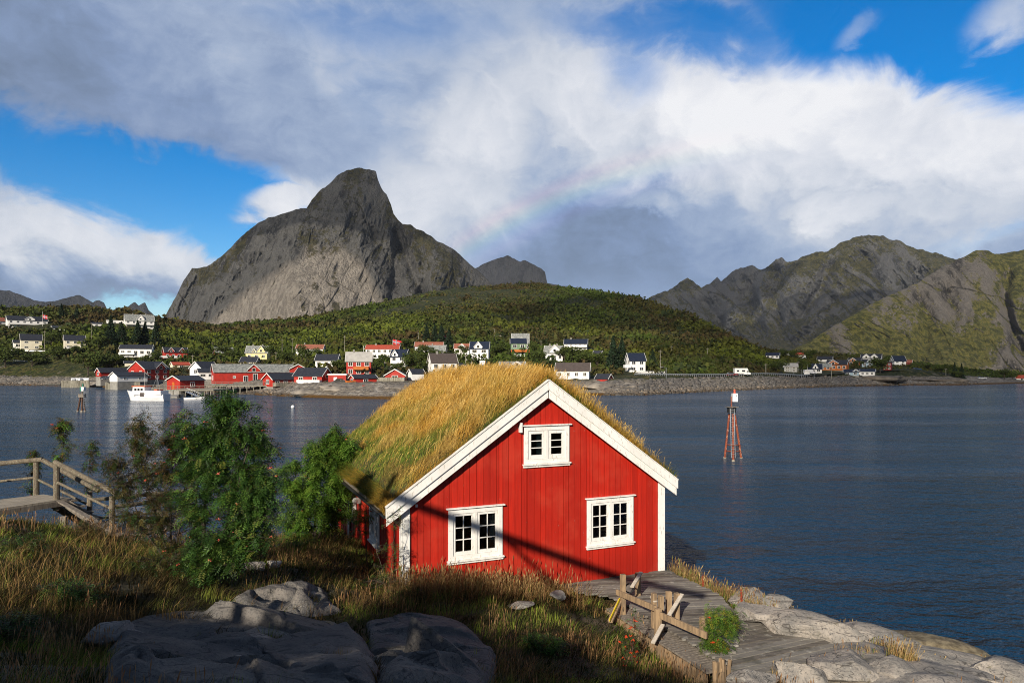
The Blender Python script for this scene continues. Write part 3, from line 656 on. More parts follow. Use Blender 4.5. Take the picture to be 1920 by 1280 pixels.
def rockmat_near():
    m, gg, out = newmat('lichened_granite')
    P = gg.n('ShaderNodeNewGeometry').outputs['Position']
    bsdf(gg, out, rockcol(gg, P), .9, gg.bump(gg.noise(P, 4, 6, .65)*1.0 + gg.noise(P, 40, 5, .7)*.25, .8, .06), .2)
    return m
build_ground()
M['granite'] = rockmat_near()
def outcrop(key, hgt, seed, label):
    poly = OUTP[key]; xs = [p[0] for p in poly]; ys = [p[1] for p in poly]
    gx = np.arange(min(xs)-.3, max(xs)+.3, .028); gy = np.arange(max(3.2, min(ys)-.3), max(ys)+.3, .028); X2, Y2 = np.meshgrid(gx, gy, indexing='ij'); x, y = X2.ravel(), Y2.ravel()
    sd = sdpoly(x, y, poly) + fbm(P3(x/.7, y/.7), 4, seed)*.16
    # fractured plates: each cell of a jittered lattice has its own tilt and level
    r = np.random.RandomState(seed); n = 20; cx = r.uniform(min(xs), max(xs), n); cy = r.uniform(min(ys), max(ys), n); lv = r.uniform(-.07, .12, n); ax = r.normal(0, .16, n); ay = r.normal(0, .16, n)
    wx_ = x+fbm(P3(x/.5, y/.5), 3, seed+1)*.12+y*.3; wy_ = y+fbm(P3(x/.5, y/.5), 3, seed+2)*.12
    d = np.hypot(wx_[:, None]-cx-cy*.3, (wy_[:, None]-cy)*1.5); o = np.argsort(d, 1); k = o[:, 0]; gap = d[np.arange(len(x)), o[:, 1]]-d[np.arange(len(x)), k]
    k1 = o[:, 1]; pl0 = lv[k]+ax[k]*(x-cx[k])+ay[k]*(y-cy[k]); pl1 = lv[k1]+ax[k1]*(x-cx[k1])+ay[k1]*(y-cy[k1]); wb = .5+.5*np.clip(gap/.10, 0, 1)
    plate = pl0*wb+pl1*(1-wb) - .05*np.exp(-(gap/.03)**2)
    e = np.clip(sd/.22, 0, 1); z = gz(x, y) + hgt*np.sqrt(np.maximum(e*(2-e), 0)) + plate*e - .35*np.clip(-sd/.15, 0, 1)
    z += fbm(P3(x/.35, y/.35), 5, seed+4, True)*.030*e + fbm(P3(x/1.1, y/1.1), 3, seed+6)*.08*e
    ok = (sd > -.16).reshape(X2.shape); F_ = gridF(len(gx), len(gy)); ii = F_[:, 0]; keep = ok.ravel()[F_].all(1); F_ = F_[keep]
    used_, inv = np.unique(F_, return_inverse=True); V = np.stack([x, y, z], 1)[used_]; c0 = V.mean(0)
    o_ = npmesh('rock_outcrop', V-c0, inv.reshape(F_.shape), M['granite_shaded'], smooth=True); o_.location = c0; tag(o_, label, 'rock')
def shadegran():  # granite copy with the bank's shade mixed into its colour
    m, gg, out = newmat('shaded_lichened_granite'); P = gg.n('ShaderNodeNewGeometry').outputs['Position']
    c = gg.mix(.50, rockcol(gg, P), (.055, .055, .058)); bsdf(gg, out, c, .92, gg.bump(gg.noise(P, 5, 7, .7)*1.0 + gg.noise(P, 50, 5, .7)*.3, .9, .06), .2); return m
M['granite_shaded'] = shadegran()
outcrop('a', .13, 5, 'largest shaded lichened rock slab at the bottom of the picture, left of centre')
outcrop('b', .14, 8, 'smooth grey rock hump showing above the turf, behind the largest shaded slab')
outcrop('c', .14, 12, 'broad shaded rock below the middle of the cabin with a sunlit top edge')
def boulder(loc, size, seed, label, rz=0.0, tilt=(0, 0), sub=5, group=None, flat=.55, cat='rock', amp=.20, name='boulder', mat=None):
    bm = bmesh.new(); bmesh.ops.create_icosphere(bm, subdivisions=sub, radius=1)
    V = np.array([v.co[:] for v in bm.verts]); Fc = np.array([[v.index for v in f.verts] for f in bm.faces]); bm.free()
    # angular block: clip by random planes, then noise
    r = np.random.RandomState(seed)
    for k in range(9):
        nrm = r.normal(size=3); nrm /= np.linalg.norm(nrm); dd = V @ nrm; lim = .46+.34*r.rand()
        V = V - np.outer(np.maximum(dd-lim, 0)*.96, nrm)
    V = V*(1+amp*fbm(V*1.3+seed*3.1, 3, seed)[:, None]+.05*fbm(V*5+seed, 4, seed+3, True)[:, None])
    V *= np.array(size)
    mt = Matrix.Rotation(tilt[0], 3, 'X') @ Matrix.Rotation(tilt[1], 3, 'Y')
    V = V @ np.array(mt).T
    o = npmesh(name, V, Fc, mat or M['granite'], smooth=(mat is None)); o.location = loc; o.rotation_euler = (0, 0, rz)
    return tag(o, label, cat, group)
# ------------------------------------------------------------------ the cabin
CA = math.atan2(.4035, .915); CUX = (math.cos(CA), math.sin(CA)); CL = (-2.258, 14.2); CZ0 = 2.13
def cab(px, py, yo=0.0):
    r = (px-CX)/F
    t = (r*(CL[1]+yo*CUX[0]) - CL[0] + yo*CUX[1])/(CUX[0]-r*CUX[1])
    D = CL[1]+t*CUX[1]+yo*CUX[0]
    return t, CZ-(py-HZ)/F*D-CZ0
def cabw(t, yo, z):
    return Vector((CL[0]+t*CUX[0]-yo*CUX[1], CL[1]+t*CUX[1]+yo*CUX[0], CZ0+z))
CW, CLEN, RT = 6.5, 7.9, 3.28          # gable width, depth, ridge position
RZ, RS = 4.66, .695                     # ridge height, slope of the barge top
def boardmat(name, c1, c2):
    m, gg, out = newmat(name)
    co = gg.n('ShaderNodeTexCoord').outputs['Object']; geo = gg.n('ShaderNodeNewGeometry')
    isl = X(gg, geo.outputs['Random Per Island'])
    n = gg.noise(gg.mapv(co, scale=(9, 9, .7)), 2.2, 6, .6); f = gg.noise(gg.mapv(co, scale=(30, 30, 1.2)), 3, 4, .6)
    c = gg.mix(gg.ss(n, .3, .7), c1, c2)
    c = gg.mix(isl*.55, c, tuple(v*.66 for v in c2)); c = gg.mix(gg.ss(gg.noise(co, .9, 4, .6), .48, .66)*.35, c, (.52, .060, .030)); c = gg.mix(gg.ss(gg.noise(gg.mapv(co, scale=(14, 14, .5)), 2.0, 4, .7), .56, .70)*.45, c, tuple(v*.5 for v in c2))
    spot = gg.ss(gg.noise(co, 26, 2, .5), .735, .76)*.7
    c = gg.mix(spot, c, (.45, .30, .24))
    knot = gg.ss(gg.voro(gg.mapv(co, scale=(5, 5, 1.6)), 1.1), .03, .055, 1, 0)*.35
    c = gg.mix(knot, c, tuple(v*.4 for v in c2))
    z = gg.sep(co)[2]
    dirt = gg.ss(z + (n-.5)*.9, .1, .75, .45, 0); c = gg.mix(dirt, c, tuple(v*.55 for v in c2))
    bsdf(gg, out, c, .58, gg.bump(f+n*.5, .35, .005), .35)
    return m
M['cabin_red'] = boardmat('falu_red_boards', (.52, .019, .006), (.41, .015, .006))
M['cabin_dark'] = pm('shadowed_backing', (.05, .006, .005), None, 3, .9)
def glassmat():
    m, gg, out = newmat('window_glass')
    tr = gg.n('ShaderNodeBsdfTransparent'); tr.inputs[0].default_value = (.62, .66, .66, 1)
    gl = gg.n('ShaderNodeBsdfGlossy'); gl.inputs['Roughness'].default_value = .02
    co = gg.n('ShaderNodeTexCoord').outputs['Object']; gg.lk(gg.bump(gg.noise(co, 1.6, 2, .5), .06, .02), gl.inputs['Normal'])
    fr = gg.n('ShaderNodeFresnel'); fr.inputs[0].default_value = 1.5
    mxs = gg.n('ShaderNodeMixShader'); gg.lk(gg.m('ADD', X(gg, fr.outputs[0]), .02, clamp=True), mxs.inputs[0])
    gg.t.links.new(tr.outputs[0], mxs.inputs[1]); gg.t.links.new(gl.outputs[0], mxs.inputs[2]); gg.t.links.new(mxs.outputs[0], out.inputs[0])
    return m
M['glass'] = glassmat()
M['interior'] = pm('interior_timber', (.10, .065, .04), (.07, .045, .03), 3, .8)
M['curtain'] = pm('curtain_cloth', (.55, .62, .52), (.35, .48, .40), 14, .9)
M['furn'] = pm('pale_furniture', (.45, .33, .2), None, 3, .6)

cabin = empty('cabin', (CL[0], CL[1], CZ0), CA, 'red wooden cabin with a golden grass roof and white barge boards, nearest the camera', 'cabin')
def roofz(t): return RZ-RS*abs(t-RT)
def boards(mb, x0, x1, bot, topf, openings, bw, mapf, gap=.011, th=.022, jit=True, rr=random.Random(3)):
    """vertical boards from x0 to x1, cut round openings (xa,xb,za,zb); mapf(x, off, z) gives the point"""
    xs = [x0]
    while xs[-1] < x1-1e-6: xs.append(min(x1, xs[-1]+bw*(rr.uniform(.86, 1.12) if jit else 1)))
    cuts = sorted(set([round(v, 4) for v in xs] + [round(v, 4) for o in openings for v in o[:2] if x0 < v < x1]))
    for i in range(len(cuts)-1):
        a, b = cuts[i], cuts[i+1]
        if b-a < .015: continue
        off = (0 if i % 2 else .007)+rr.uniform(0, .003)
        spans = [(bot + rr.uniform(-.01, .01), None)]
        for (xa, xb, za, zb) in openings:
            if a >= xa-1e-3 and b <= xb+1e-3:
                ns = []
                for (s0, s1) in spans:
                    ns.append((s0, za))
                    ns.append((zb, s1))
                spans = ns
        for s0, s1 in spans:
            ga, gb = a+gap/2, b-gap/2
            ta = topf(ga) if s1 is None else s1; tb = topf(gb) if s1 is None else s1
            pk = [(ga, s0), (gb, s0), (gb, tb)]
            mid = RT if (s1 is None and ga < RT < gb and topf(RT) > max(ta, tb)+.001) else None
            if mid: pk.append((mid, topf(mid)))
            pk.append((ga, ta))
            fr = [mapf(x, off, z) for x, z in pk]; bk = [mapf(x, off-th, z) for x, z in pk]; n = len(pk)
            mb.add(fr+bk, [tuple(range(n)), tuple(range(2*n-1, n-1, -1))]+[(k, k+n, (k+1) % n+n, (k+1) % n) for k in range(n)])
fm = lambda x, off, z: (x, -off, z)
sm = lambda x, off, z: (-off, x, z)
# measured window positions on the gable (local x, z)
def win_rect(xa, xb, yta, ytb, yba, ybb):
    t0, za = cab(xa, yta); _, zb = cab(xa, yba); t1, zc = cab(xb, ytb); _, zd = cab(xb, ybb)
    return t0, t1, (zb+zd)/2, (za+zc)/2
W1 = win_rect(840, 941, 954, 947, 1049, 1041); W2 = win_rect(1100, 1186, 935, 929, 1022, 1014); W3 = win_rect(981.5, 1066, 799, 796, 869, 865)
def op(wr, m_=.07): return (wr[0]+m_, wr[1]-m_, wr[2]+m_, wr[3]-m_)
SW = (2.12, 3.17, .68, 1.96)
mb = MB(); boards(mb, .0, CW, -.25, lambda x: roofz(x)-.20, [op(W1), op(W2), op(W3)], .152, fm)
wall = mb.build('gable_wall', M['cabin_red'], cabin)
mb = MB(); boards(mb, .04, 5.85, -.25, lambda x: roofz(0)-.08, [(SW[0]+.06, SW[1]-.06, SW[2]+.06, SW[3]-.06)], .152, sm, rr=random.Random(9))
boards(mb, 6.02, CLEN, -.25, lambda x: roofz(0)-.08, [], .152, sm, rr=random.Random(19))
mb.build('side_wall', M['cabin_red'], cabin)
mb = MB()     # far walls, floor and dark backing
boards(mb, 0, CLEN, -.25, lambda x: roofz(CW)-.08, [], .3, lambda x, o, z: (CW+o, x, z)); 
boards(mb, 0, CW, -.25, lambda x: roofz(x)-.20, [], .3, lambda x, o, z: (x, CLEN+o, z)); mb.build('rear_wall', M['cabin_red'], cabin)
mb = MB(); boards(mb, .02, CW-.02, -.2, lambda x: roofz(x)-.22, [op(W1), op(W2), op(W3)], .5, lambda x, o, z: (x, .035-o, z), gap=-.002)
boards(mb, .03, CLEN-.03, -.2, lambda x: roofz(0)-.1, [(SW[0]+.06, SW[1]-.06, SW[2]+.06, SW[3]-.06)], .5, lambda x, o, z: (.035-o, x, z), gap=-.002)
mb.bx(.05, CW-.05, .06, CLEN-.05, -.06, -.02); mb.bx(.1, CW-.1, 2.9, 2.94, 0, 4.2) if False else None
mb.bx(.05, CW-.05, .06, CLEN-.05, 2.18, 2.24); mb.build('interior_lining', M['cabin_dark'], cabin)
# corner boards
mb = MB(); mb.bx(-.035, .125, -.052, -.012, -.3, roofz(0)-.02); mb.bx(-.06, -.020, -.052, .12, -.3, roofz(0)-.06); mb.build('corner_board', M['white'], cabin, .004)
mb = MB(); mb.bx(CW-.125, CW+.035, -.052, -.012, -.12, roofz(CW)-.02); mb.bx(CW+.03, CW+.06, -.052, .12, -.12, roofz(CW)-.06); mb.build('corner_board', M['white'], cabin, .004)
mb = MB(); mb.bx(-.06, -.02, 5.85, 6.02, -.2, roofz(0)-.06); mb.build('corner_board', M['white'], cabin, .004)
# barge boards: two overlapping planks on each slope
EXL, EXR = -.42, CW+.33
def slopeboard(mb, xa, xb, zoff_top, height, y0, y1):
    za, zb = roofz(xa)+zoff_top, roofz(xb)+zoff_top
    mb.prism([(xa, za), (xb, zb), (xb, zb-height), (xa, za-height)], y0, y1)
for (xa, xb) in ((EXL, RT-.004), (RT+.004, EXR)):
    mb = MB(); slopeboard(mb, xa, xb, 0, .215, -.22, -.185); mb.build('barge_board', M['white'], cabin, .004)
    mb = MB(); slopeboard(mb, xa+.02, xb-(.02 if xb > RT else 0), -.205, .19, -.184, -.15); mb.build('barge_board', M['white'], cabin, .004)
    mb = MB(); slopeboard(mb, xa, xb, .022, .02, -.24, -.13); mb.build('barge_cap', M['white'], cabin)
# roof deck, turf logs, eaves
mb = MB()
mb.prism([(EXL+.03, roofz(EXL+.03)-.12), (RT, RZ-.12), (EXR-.03, roofz(EXR-.03)-.12), (EXR-.03, roofz(EXR-.03)-.20), (RT, RZ-.20), (EXL+.03, roofz(EXL+.03)-.20)], -.15, CLEN+.15)
mb.build('roof_boards', M['oldwood'], cabin)
mb = MB(); mb.tube((EXL+.07, -.13, roofz(EXL)-.07), (EXL+.07, CLEN+.15, roofz(EXL)-.07), .045, .045); mb.tube((EXR-.05, -.15, roofz(EXR)-.03), (EXR-.05, CLEN+.15, roofz(EXR)-.03), .055, .05)
mb.build('turf_log', M['oldwood'], cabin)
mb = MB(); mb.tube((EXL-.0, -.1, roofz(EXL)-.20), (EXL-.0, CLEN+.1, roofz(EXL)-.22), .04, .04); mb.build('gutter', M['black'], cabin)
mb = MB(); mb.bx(-.11, -.07, 5.4, 5.45, 0, roofz(EXL)-.1); mb.build('downpipe', M['black'], cabin)
def sod(x, y):
    """top of the sod at local x, y"""
    ax = np.abs(x-RT); z = RZ-RS*np.sqrt(ax**2+.10)+.16
    e = np.minimum(1, np.minimum((x-EXL)/.35, (EXR-x)/.25)); e2 = np.clip(np.minimum((y+.13)/.25, (CLEN+.2-y)/.5), 0, 1)
    bulge = .10*np.sin(np.clip((x-EXL)/(RT-EXL), 0, 1)*math.pi)*np.clip(y/1.2, 0, 1)
    n = fbm(P3(x/.9, y/.9), 4, 55)*.08 + fbm(P3(x/.25, y/.25), 2, 56)*.03
    return z - .20*(1-np.clip(e, 0, 1))**2 - .10*(1-e2)**2 + bulge + n*np.clip(e2+.2, 0, 1)
def build_sod():
    xs = np.linspace(EXL+.02, EXR-.02, 120); ys = np.linspace(-.14, CLEN+.16, 110); Xg, Yg = np.meshgrid(xs, ys, indexing='ij')
    Z = sod(Xg.ravel(), Yg.ravel()).reshape(Xg.shape)
    Zb = (RZ-RS*np.abs(Xg-RT)-.13)
    edge = np.zeros_like(Z, bool); edge[0] = edge[-1] = True; edge[:, 0] = edge[:, -1] = True
    Z = np.where(edge, np.minimum(Z, Zb+.02), Z)
    m = pm('sod_soil', (.075, .060, .022), (.035, .045, .012), 3, .95, .6, .03)
    npmesh('sod', np.stack([Xg.ravel(), Yg.ravel(), Z.ravel()], 1), gridF(120, 110), m, cabin, smooth=True)
build_sod()
# windows
def cabin_window(wr, cols, rows, curtain=None, T=lambda x, o, z: (x, -o, z), nm='window'):
    x0, x1, z0, z1 = wr
    def B(mb, xa, xb, oa, ob, za, zb):
        p = T(xa, oa, za); q = T(xb, ob, zb); mb.bx(min(p[0], q[0]), max(p[0], q[0]), min(p[1], q[1]), max(p[1], q[1]), min(za, zb), max(za, zb))
    tr = .105; mb = MB()
    B(mb, x0, x0+tr, -.01, .042, z0, z1); B(mb, x1-tr, x1, -.01, .042, z0, z1)
    B(mb, x0+tr, x1-tr, -.01, .040, z1-tr, z1); B(mb, x0+tr, x1-tr, -.01, .040, z0, z0+tr*.9)
    fr = mb.build(nm, M['white'], cabin, .004)
    mb = MB(); B(mb, x0-.05, x1+.05, -.01, .085, z1+.003, z1+.03); mb.build('drip_cap', M['white'], fr, .003)
    mb = MB(); B(mb, x0-.03, x1+.03, -.01, .085, z0-.035, z0-.003); B(mb, x0-.015, x1+.015, -.01, .05, z0-.085, z0-.037); mb.build('sill', M['white'], fr, .003)
    ix0, ix1, iz0, iz1 = x0+tr, x1-tr, z0+tr*.9, z1-tr; mid = (ix0+ix1)/2
    mb = MB(); B(mb, mid-.035, mid+.035, -.01, .036, iz0, iz1); mb.build('mullion', M['white'], fr, .003)
    for (a, b) in ((ix0, mid-.035), (mid+.035, ix1)):
        s_ = .055 if cols == 2 else .075; mb = MB()
        B(mb, a+.004, a+s_, -.02, .022, iz0+.004, iz1-.004); B(mb, b-s_, b-.004, -.02, .022, iz0+.004, iz1-.004)
        B(mb, a+s_, b-s_, -.02, .020, iz0+.004, iz0+s_+.02); B(mb, a+s_, b-s_, -.02, .020, iz1-s_, iz1-.004)
        ga, gb, gc, gd = a+s_, b-s_, iz0+s_+.02, iz1-s_
        for k in range(1, cols): xx = ga+(gb-ga)*k/cols; B(mb, xx-.010, xx+.010, -.008, .014, gc, gd)
        for k in range(1, rows): zz = gc+(gd-gc)*k/rows; B(mb, ga, gb, -.0075, .0135, zz-.010, zz+.010)
        mb.build('sash', M['white'], fr, .002)
        mb = MB(); mb.add([T(ga-.01, -.012, gc-.01), T(gb+.01, -.012, gc-.01), T(gb+.01, -.012, gd+.01), T(ga-.01, -.012, gd+.01)], [(0, 1, 2, 3)]); mb.build('pane', M['glass'], fr)
        if curtain == 'r' and a > mid or curtain == 'l' and a < mid:
            xs = np.linspace(gb-.11, gb+.02, 14); V = []
            for x in xs:
                o = -.07+.02*math.sin(x*160); V += [T(x, o, gc-.05+(.22 if curtain == 'r' else 0)), T(x+.04*(curtain == 'r'), o, gd+.05)]
            me = MB(); me.add(V, [(2*k, 2*k+2, 2*k+3, 2*k+1) for k in range(13)]); me.build('curtain', M['curtain'], fr)
    return fr
cabin_window(W1, 2, 3, 'r'); cabin_window(W2, 2, 3); cabin_window(W3, 1, 3, 'l')
cabin_window(SW, 2, 3, None, lambda x, o, z: (-o, x, z))
# small fittings on the gable
t, z = cab(974, 801); mb = MB(); mb.bx(t-.028, t+.028, -.11, -.012, z-.11, z+.11); mb.build('vent_box', M['white'], cabin, .005)
t, z = cab(780, 947); mb = MB(); mb.bx(t-.022, t+.022, -.055, -.012, z-.03, z+.03); mb.build('sensor_box', M['white'], cabin, .004)
mb = MB(); mb.bx(-.13, -.02, 4.3, 4.42, 1.35, 1.5); mb.ball((-.15, 4.36, 1.42), .09, 8); mb.build('wall_lamp', M['grey_far'], cabin)
mb = MB(); mb.bx(-.11, -.02, 4.9, 5.25, .7, 1.25); mb.build('meter_box', M['grey_far'], cabin, .01)
# furniture seen through the glass
tb = empty('table', cabw((W2[0]+W2[1])/2, .75, .02), CA, 'wooden table with a white lamp on it, inside the right-hand cabin window', 'table')
mb = MB(); mb.bx(-.6, .6, -.35, .35, .70, .74); mb.build('tabletop', M['furn'], tb)
for sx in (-.55, .55):
    for sy in (-.3, .3): mb = MB(); mb.bx(sx-.025, sx+.025, sy-.025, sy+.025, 0, .7); mb.build('leg', M['furn'], tb)

# ------------------------------------------------------------------ grass and herbs as blade meshes
def blades(P, H, Wd, lean, cols, seedhead=None, rs=None, curve=1.0):
    """P (n,3) roots, H heights, Wd widths, lean (n,2) horizontal tip offset as a fraction of H; returns verts, tris, vertex colours"""
    n = len(P); th = rs.uniform(0, math.pi, n); dxy = np.stack([np.cos(th), np.sin(th)], 1)*Wd[:, None]/2
    def pt(f, wf):
        c = P.copy(); c[:, :2] += lean*H[:, None]*(f**(1+curve))[:, None] if not np.isscalar(f) else lean*H[:, None]*f**(1+curve)
        l2 = (lean**2).sum(1); c[:, 2] += H*f*(1-.25*np.minimum(l2, 1.5)*f)
        a = c.copy(); b = c.copy(); a[:, :2] -= dxy*wf; b[:, :2] += dxy*wf; return a, b, c
    a0, b0, _ = pt(0.0, 1.0); a1, b1, _ = pt(.5, .8)
    if seedhead is None:
        _, _, t = pt(1.0, 0); V = np.stack([a0, b0, a1, b1, t], 1).reshape(-1, 3)
        o = np.arange(n)[:, None]*5; T_ = np.concatenate([o+[0, 1, 3], o+[0, 3, 2], o+[2, 3, 4]], 0)
        sh = np.array([.45, .45, .85, .85, 1.1]); C = (cols[:, None, :]*sh[None, :, None]).reshape(-1, 3)*0+np.repeat(cols, 5, 0)
    else:
        a2, b2, _ = pt(.80, .7); a3, b3, _ = pt(.9, seedhead); _, _, t = pt(1.0, 0)
        V = np.stack([a0, b0, a1, b1, a2, b2, a3, b3, t], 1).reshape(-1, 3)
        o = np.arange(n)[:, None]*9; T_ = np.concatenate([o+[0, 1, 3], o+[0, 3, 2], o+[2, 3, 5], o+[2, 5, 4], o+[4, 5, 7], o+[4, 7, 6], o+[6, 7, 8]], 0)
        C = np.repeat(cols, 9, 0)
    return V, T_, C
def join(parts):
    V, T_, C = [], [], []; o = 0
    for v, t, c in parts: V.append(v); T_.append(t+o); C.append(c); o += len(v)
    return np.concatenate(V), np.concatenate(T_), np.concatenate(C)
GOLD = np.array([.68, .385, .062]); STRAW = np.array([.80, .58, .20]); GREEN = np.array([.095, .155, .018]); DGREEN = np.array([.035, .065, .012]); RUST = np.array([.26, .115, .040]); OLIVE = np.array([.19, .165, .040]); LIME = np.array([.24, .30, .035])
def lerp(a, b, t): return a*(1-t[:, None])+b*t[:, None]
def roofgrass():
    rs = np.random.RandomState(5); n = 120000
    x = rs.uniform(EXL+.06, EXR-.05, n); y = rs.uniform(-.10, CLEN+.12, n)
    # fewer on the far slope except near its edge
    keep = (x < RT+.9) | (rs.rand(n) < .85); x, y = x[keep], y[keep]; n = len(x)
    up = np.clip((x-EXL)/(RT-EXL), 0, 1); up = np.where(x > RT, np.clip((EXR-x)/(EXR-RT), 0, 1), up)
    p1 = fbm(P3(x/1.1, y/1.1), 4, 60); p2 = fbm(P3(x/.3, y/.3), 3, 61); pg = fbm(P3(x/.7+9, y/.9), 4, 66)
    gold = np.clip(.30+up*1.05+p1*.7+(y-1.6)*.10+rs.normal(0, .13, n), 0, 1)
    c = lerp(np.tile(OLIVE, (n, 1)), GOLD, gold)
    c = lerp(c, STRAW, np.clip(p2*1.2+.15+rs.normal(0, .2, n), 0, 1)*gold)
    green = np.clip((pg*3.2+.05+(.56-up)*2.4)+rs.normal(0, .25, n), 0, 1)*np.where(x < RT, 1, .35)*np.clip(1.35-up*1.25, .08, 1)
    c = lerp(c, GREEN*1.6, green*.9)
    rust = (rs.rand(n) < .06)[:, None]; c = np.where(rust, RUST, c)
    H = (.17+.27*up**1.2+.10*p1+.12*p2)*rs.uniform(.5, 1.35, n)
    H = np.where(green > .6, H*.7, H); H = np.maximum(H, .06)
    H = H*np.where(y < .3, .85, 1)
    H = H*np.where(x > RT+1.2, .95, 1)
    ln = np.stack([.50+.4*rs.normal(0, .7, n)+p1*.6+p2*.4, .10+rs.normal(0, .32, n)+p2*.7], 1)
    ln[:, 0] = np.where(x > RT, ln[:, 0]*.45, ln[:, 0])
    z = sod(x, y)-.03
    V, T_, C = blades(np.stack([x, y, z], 1), H, rs.uniform(.005, .011, n)*1.15, ln, c*rs.uniform(.75, 1.2, (n, 1)), None, rs)
    k_ = 9000; xe = EXL+rs.uniform(-.02, .22, k_); ye = rs.uniform(-.14, CLEN+.15, k_); k2 = rs.rand(k_) < .15; xe = np.where(k2, rs.uniform(EXL, EXR, k_), xe); ye = np.where(k2, -.13, ye)
    cE = lerp(np.tile(GREEN, (k_, 1)), GOLD*.85, np.clip(rs.rand(k_)+fbm(P3(xe, ye), 3, 67), 0, 1)); BE = blades(np.stack([xe, ye, np.where(k2, RZ-RS*np.abs(xe-RT)+.02, sod(np.maximum(xe, EXL+.05), ye)-.10)], 1), rs.uniform(.10, .26, k_), rs.uniform(.007, .012, k_), np.stack([np.where(k2, .2, -1.1)+rs.normal(0, .4, k_), np.where(k2, -.7, 0)+rs.normal(0, .3, k_)], 1), cE, None, rs)
    V, T_, C = join([(V, T_, C), BE])
    m_ = 15000; x = rs.uniform(EXL+.2, EXR-.08, m_); y = rs.uniform(-.1, CLEN, m_); up = np.where(x > RT, np.clip((EXR-x)/(EXR-RT), 0, 1)*.6+.3, np.clip((x-EXL)/(RT-EXL), 0, 1))
    kk = (up > .45) | (rs.rand(m_) < .25); x, y, up = x[kk], y[kk], up[kk]; m_ = len(x)
    H = (.20+.30*up)*rs.uniform(.7, 1.2, m_); c = lerp(np.tile(STRAW, (m_, 1)), GOLD, rs.rand(m_))
    ln = np.stack([.45+.3*rs.normal(0, .6, m_), .1+rs.normal(0, .25, m_)], 1); ln[:, 0] = np.where(x > RT, ln[:, 0]*.5, ln[:, 0])
    B2 = blades(np.stack([x, y, sod(x, y)-.02], 1), H, np.full(m_, .006), ln, c, 2.2, rs)
    V, T_, C = join([(V, T_, C), B2])
    o = npmesh('roof_grass', V, T_, M['grass'], cabin, C); o['kind'] = 'stuff'
roofgrass()
def groundgrass():
    rs = np.random.RandomState(8)
    parts = []
    def inside(x, y, mrg=0.0):
        u = (x-CL[0])*CUX[0]+(y-CL[1])*CUX[1]; v = -(x-CL[0])*CUX[1]+(y-CL[1])*CUX[0]
        return (u > -.05-mrg) & (u < CW+.05+mrg) & (v > -.03-mrg) & (v < CLEN+mrg)
    def ondeck(x, y):
        r = np.zeros(len(x), bool)
        for poly in DECKPOLY:
            c = np.zeros(len(x), bool); j = len(poly)-1
            for i in range(len(poly)):
                xi, yi = poly[i]; xj, yj = poly[j]
                c ^= ((yi > y) != (yj > y)) & (x < (xj-xi)*(y-yi)/(yj-yi+1e-12)+xi); j = i
            r |= c
        return r
    def scatter(n, x0, x1, y0, y1):
        x = rs.uniform(x0, x1, n); y = y0+(y1-y0)*rs.rand(n)**1.0; fx = x/y
        k = (fx > -.85) & (fx < .82); x, y = x[k], y[k]
        z = gz(x, y); k = (z > .75) & ~inside(x, y) & ~ondeck(x, y); x, y, z = x[k], y[k], z[k]
        rp = rockpatch(x, y, z); k = rp < .25+rs.rand(len(x))*.25; return x[k], y[k], z[k]
    # short turf
    x, y, z = scatter(230000, -14, 10, 3.2, 24); n = len(x)
    p1 = fbm(P3(x/1.6, y/1.6), 4, 101); p2 = fbm(P3(x/.45, y/.45), 3, 102)
    sunny = np.exp(-((x+5.0)/2.2)**2-((y-17)/3.5)**2)+np.exp(-((x-4.6)/.9)**2-((y-15.5)/1.6)**2); t = np.clip(.08+p1*1.9+rs.normal(0, .15, n)-.6*sunny, 0, 1)
    c = lerp(np.tile(GREEN*.8, (n, 1)), np.array([.16, .095, .028]), t); c = lerp(c, LIME, np.clip(p2*2.6-.15, 0, 1)*(1-t)*1.0)
    c = np.where((rs.rand(n) < .10)[:, None], np.array([.36, .23, .085]), c)
    H = np.maximum(.06, (.15+.08*p1+.05*p2))*rs.uniform(.6, 1.4, n)
    a = p2*3+p1*2; ln = np.stack([np.cos(a), np.sin(a)], 1)*rs.uniform(.2, 1.0, n)[:, None]
    parts.append(blades(np.stack([x, y, z-.02], 1), H, rs.uniform(.005, .011, n)*(.7+y/20), ln, c*(rs.uniform(.35, 1.2, n)*np.clip(.75+p2*1.5, .25, 1.4))[:, None], None, rs))
    # long rust and straw grass in tussocks
    x, y, z = scatter(90000, -13, 8, 3.2, 23); p1 = fbm(P3(x/1.9+4, y/1.9), 4, 111); p3 = fbm(P3(x/.4+4, y/.4), 2, 112)
    front = (np.abs(-(x-CL[0])*CUX[1]+(y-CL[1])*CUX[0]+.5) < .8) & (x > -2.4) & (x < 1.9)
    left = (x < -4.2)
    k = (p1*1.5+p3*.7 > .38-left*.14) | front; x, y, z, p1, front, left = x[k], y[k], z[k], p1[k], front[k], left[k]; n = len(x)
    c = lerp(np.tile(RUST*.9, (n, 1)), np.array([.46, .30, .11]), np.clip(.5+p1*.5+rs.normal(0, .3, n), 0, 1)); c = np.where((rs.rand(n) < .25)[:, None], np.array([.17, .19, .035]), c)
    H = (.20+.20*p1+.14*left*rs.rand(n)+.16*front)*rs.uniform(.55, 1.3, n); H = np.maximum(H, .08); H *= np.clip(.55+y/18, .5, 1.1)
    ln = np.stack([.25+rs.normal(0, .4, n), rs.normal(0, .35, n)], 1)
    parts.append(blades(np.stack([x, y, z-.02], 1), H, rs.uniform(.004, .008, n)*(.75+y/22), ln, c*rs.uniform(.22, 1.15, (n, 1)), None, rs, .7))
    # upright seeding stalks
    x, y, z = scatter(30000, -13, 9, 4, 21); p1 = fbm(P3(x/1.2+14, y/1.2), 3, 121)
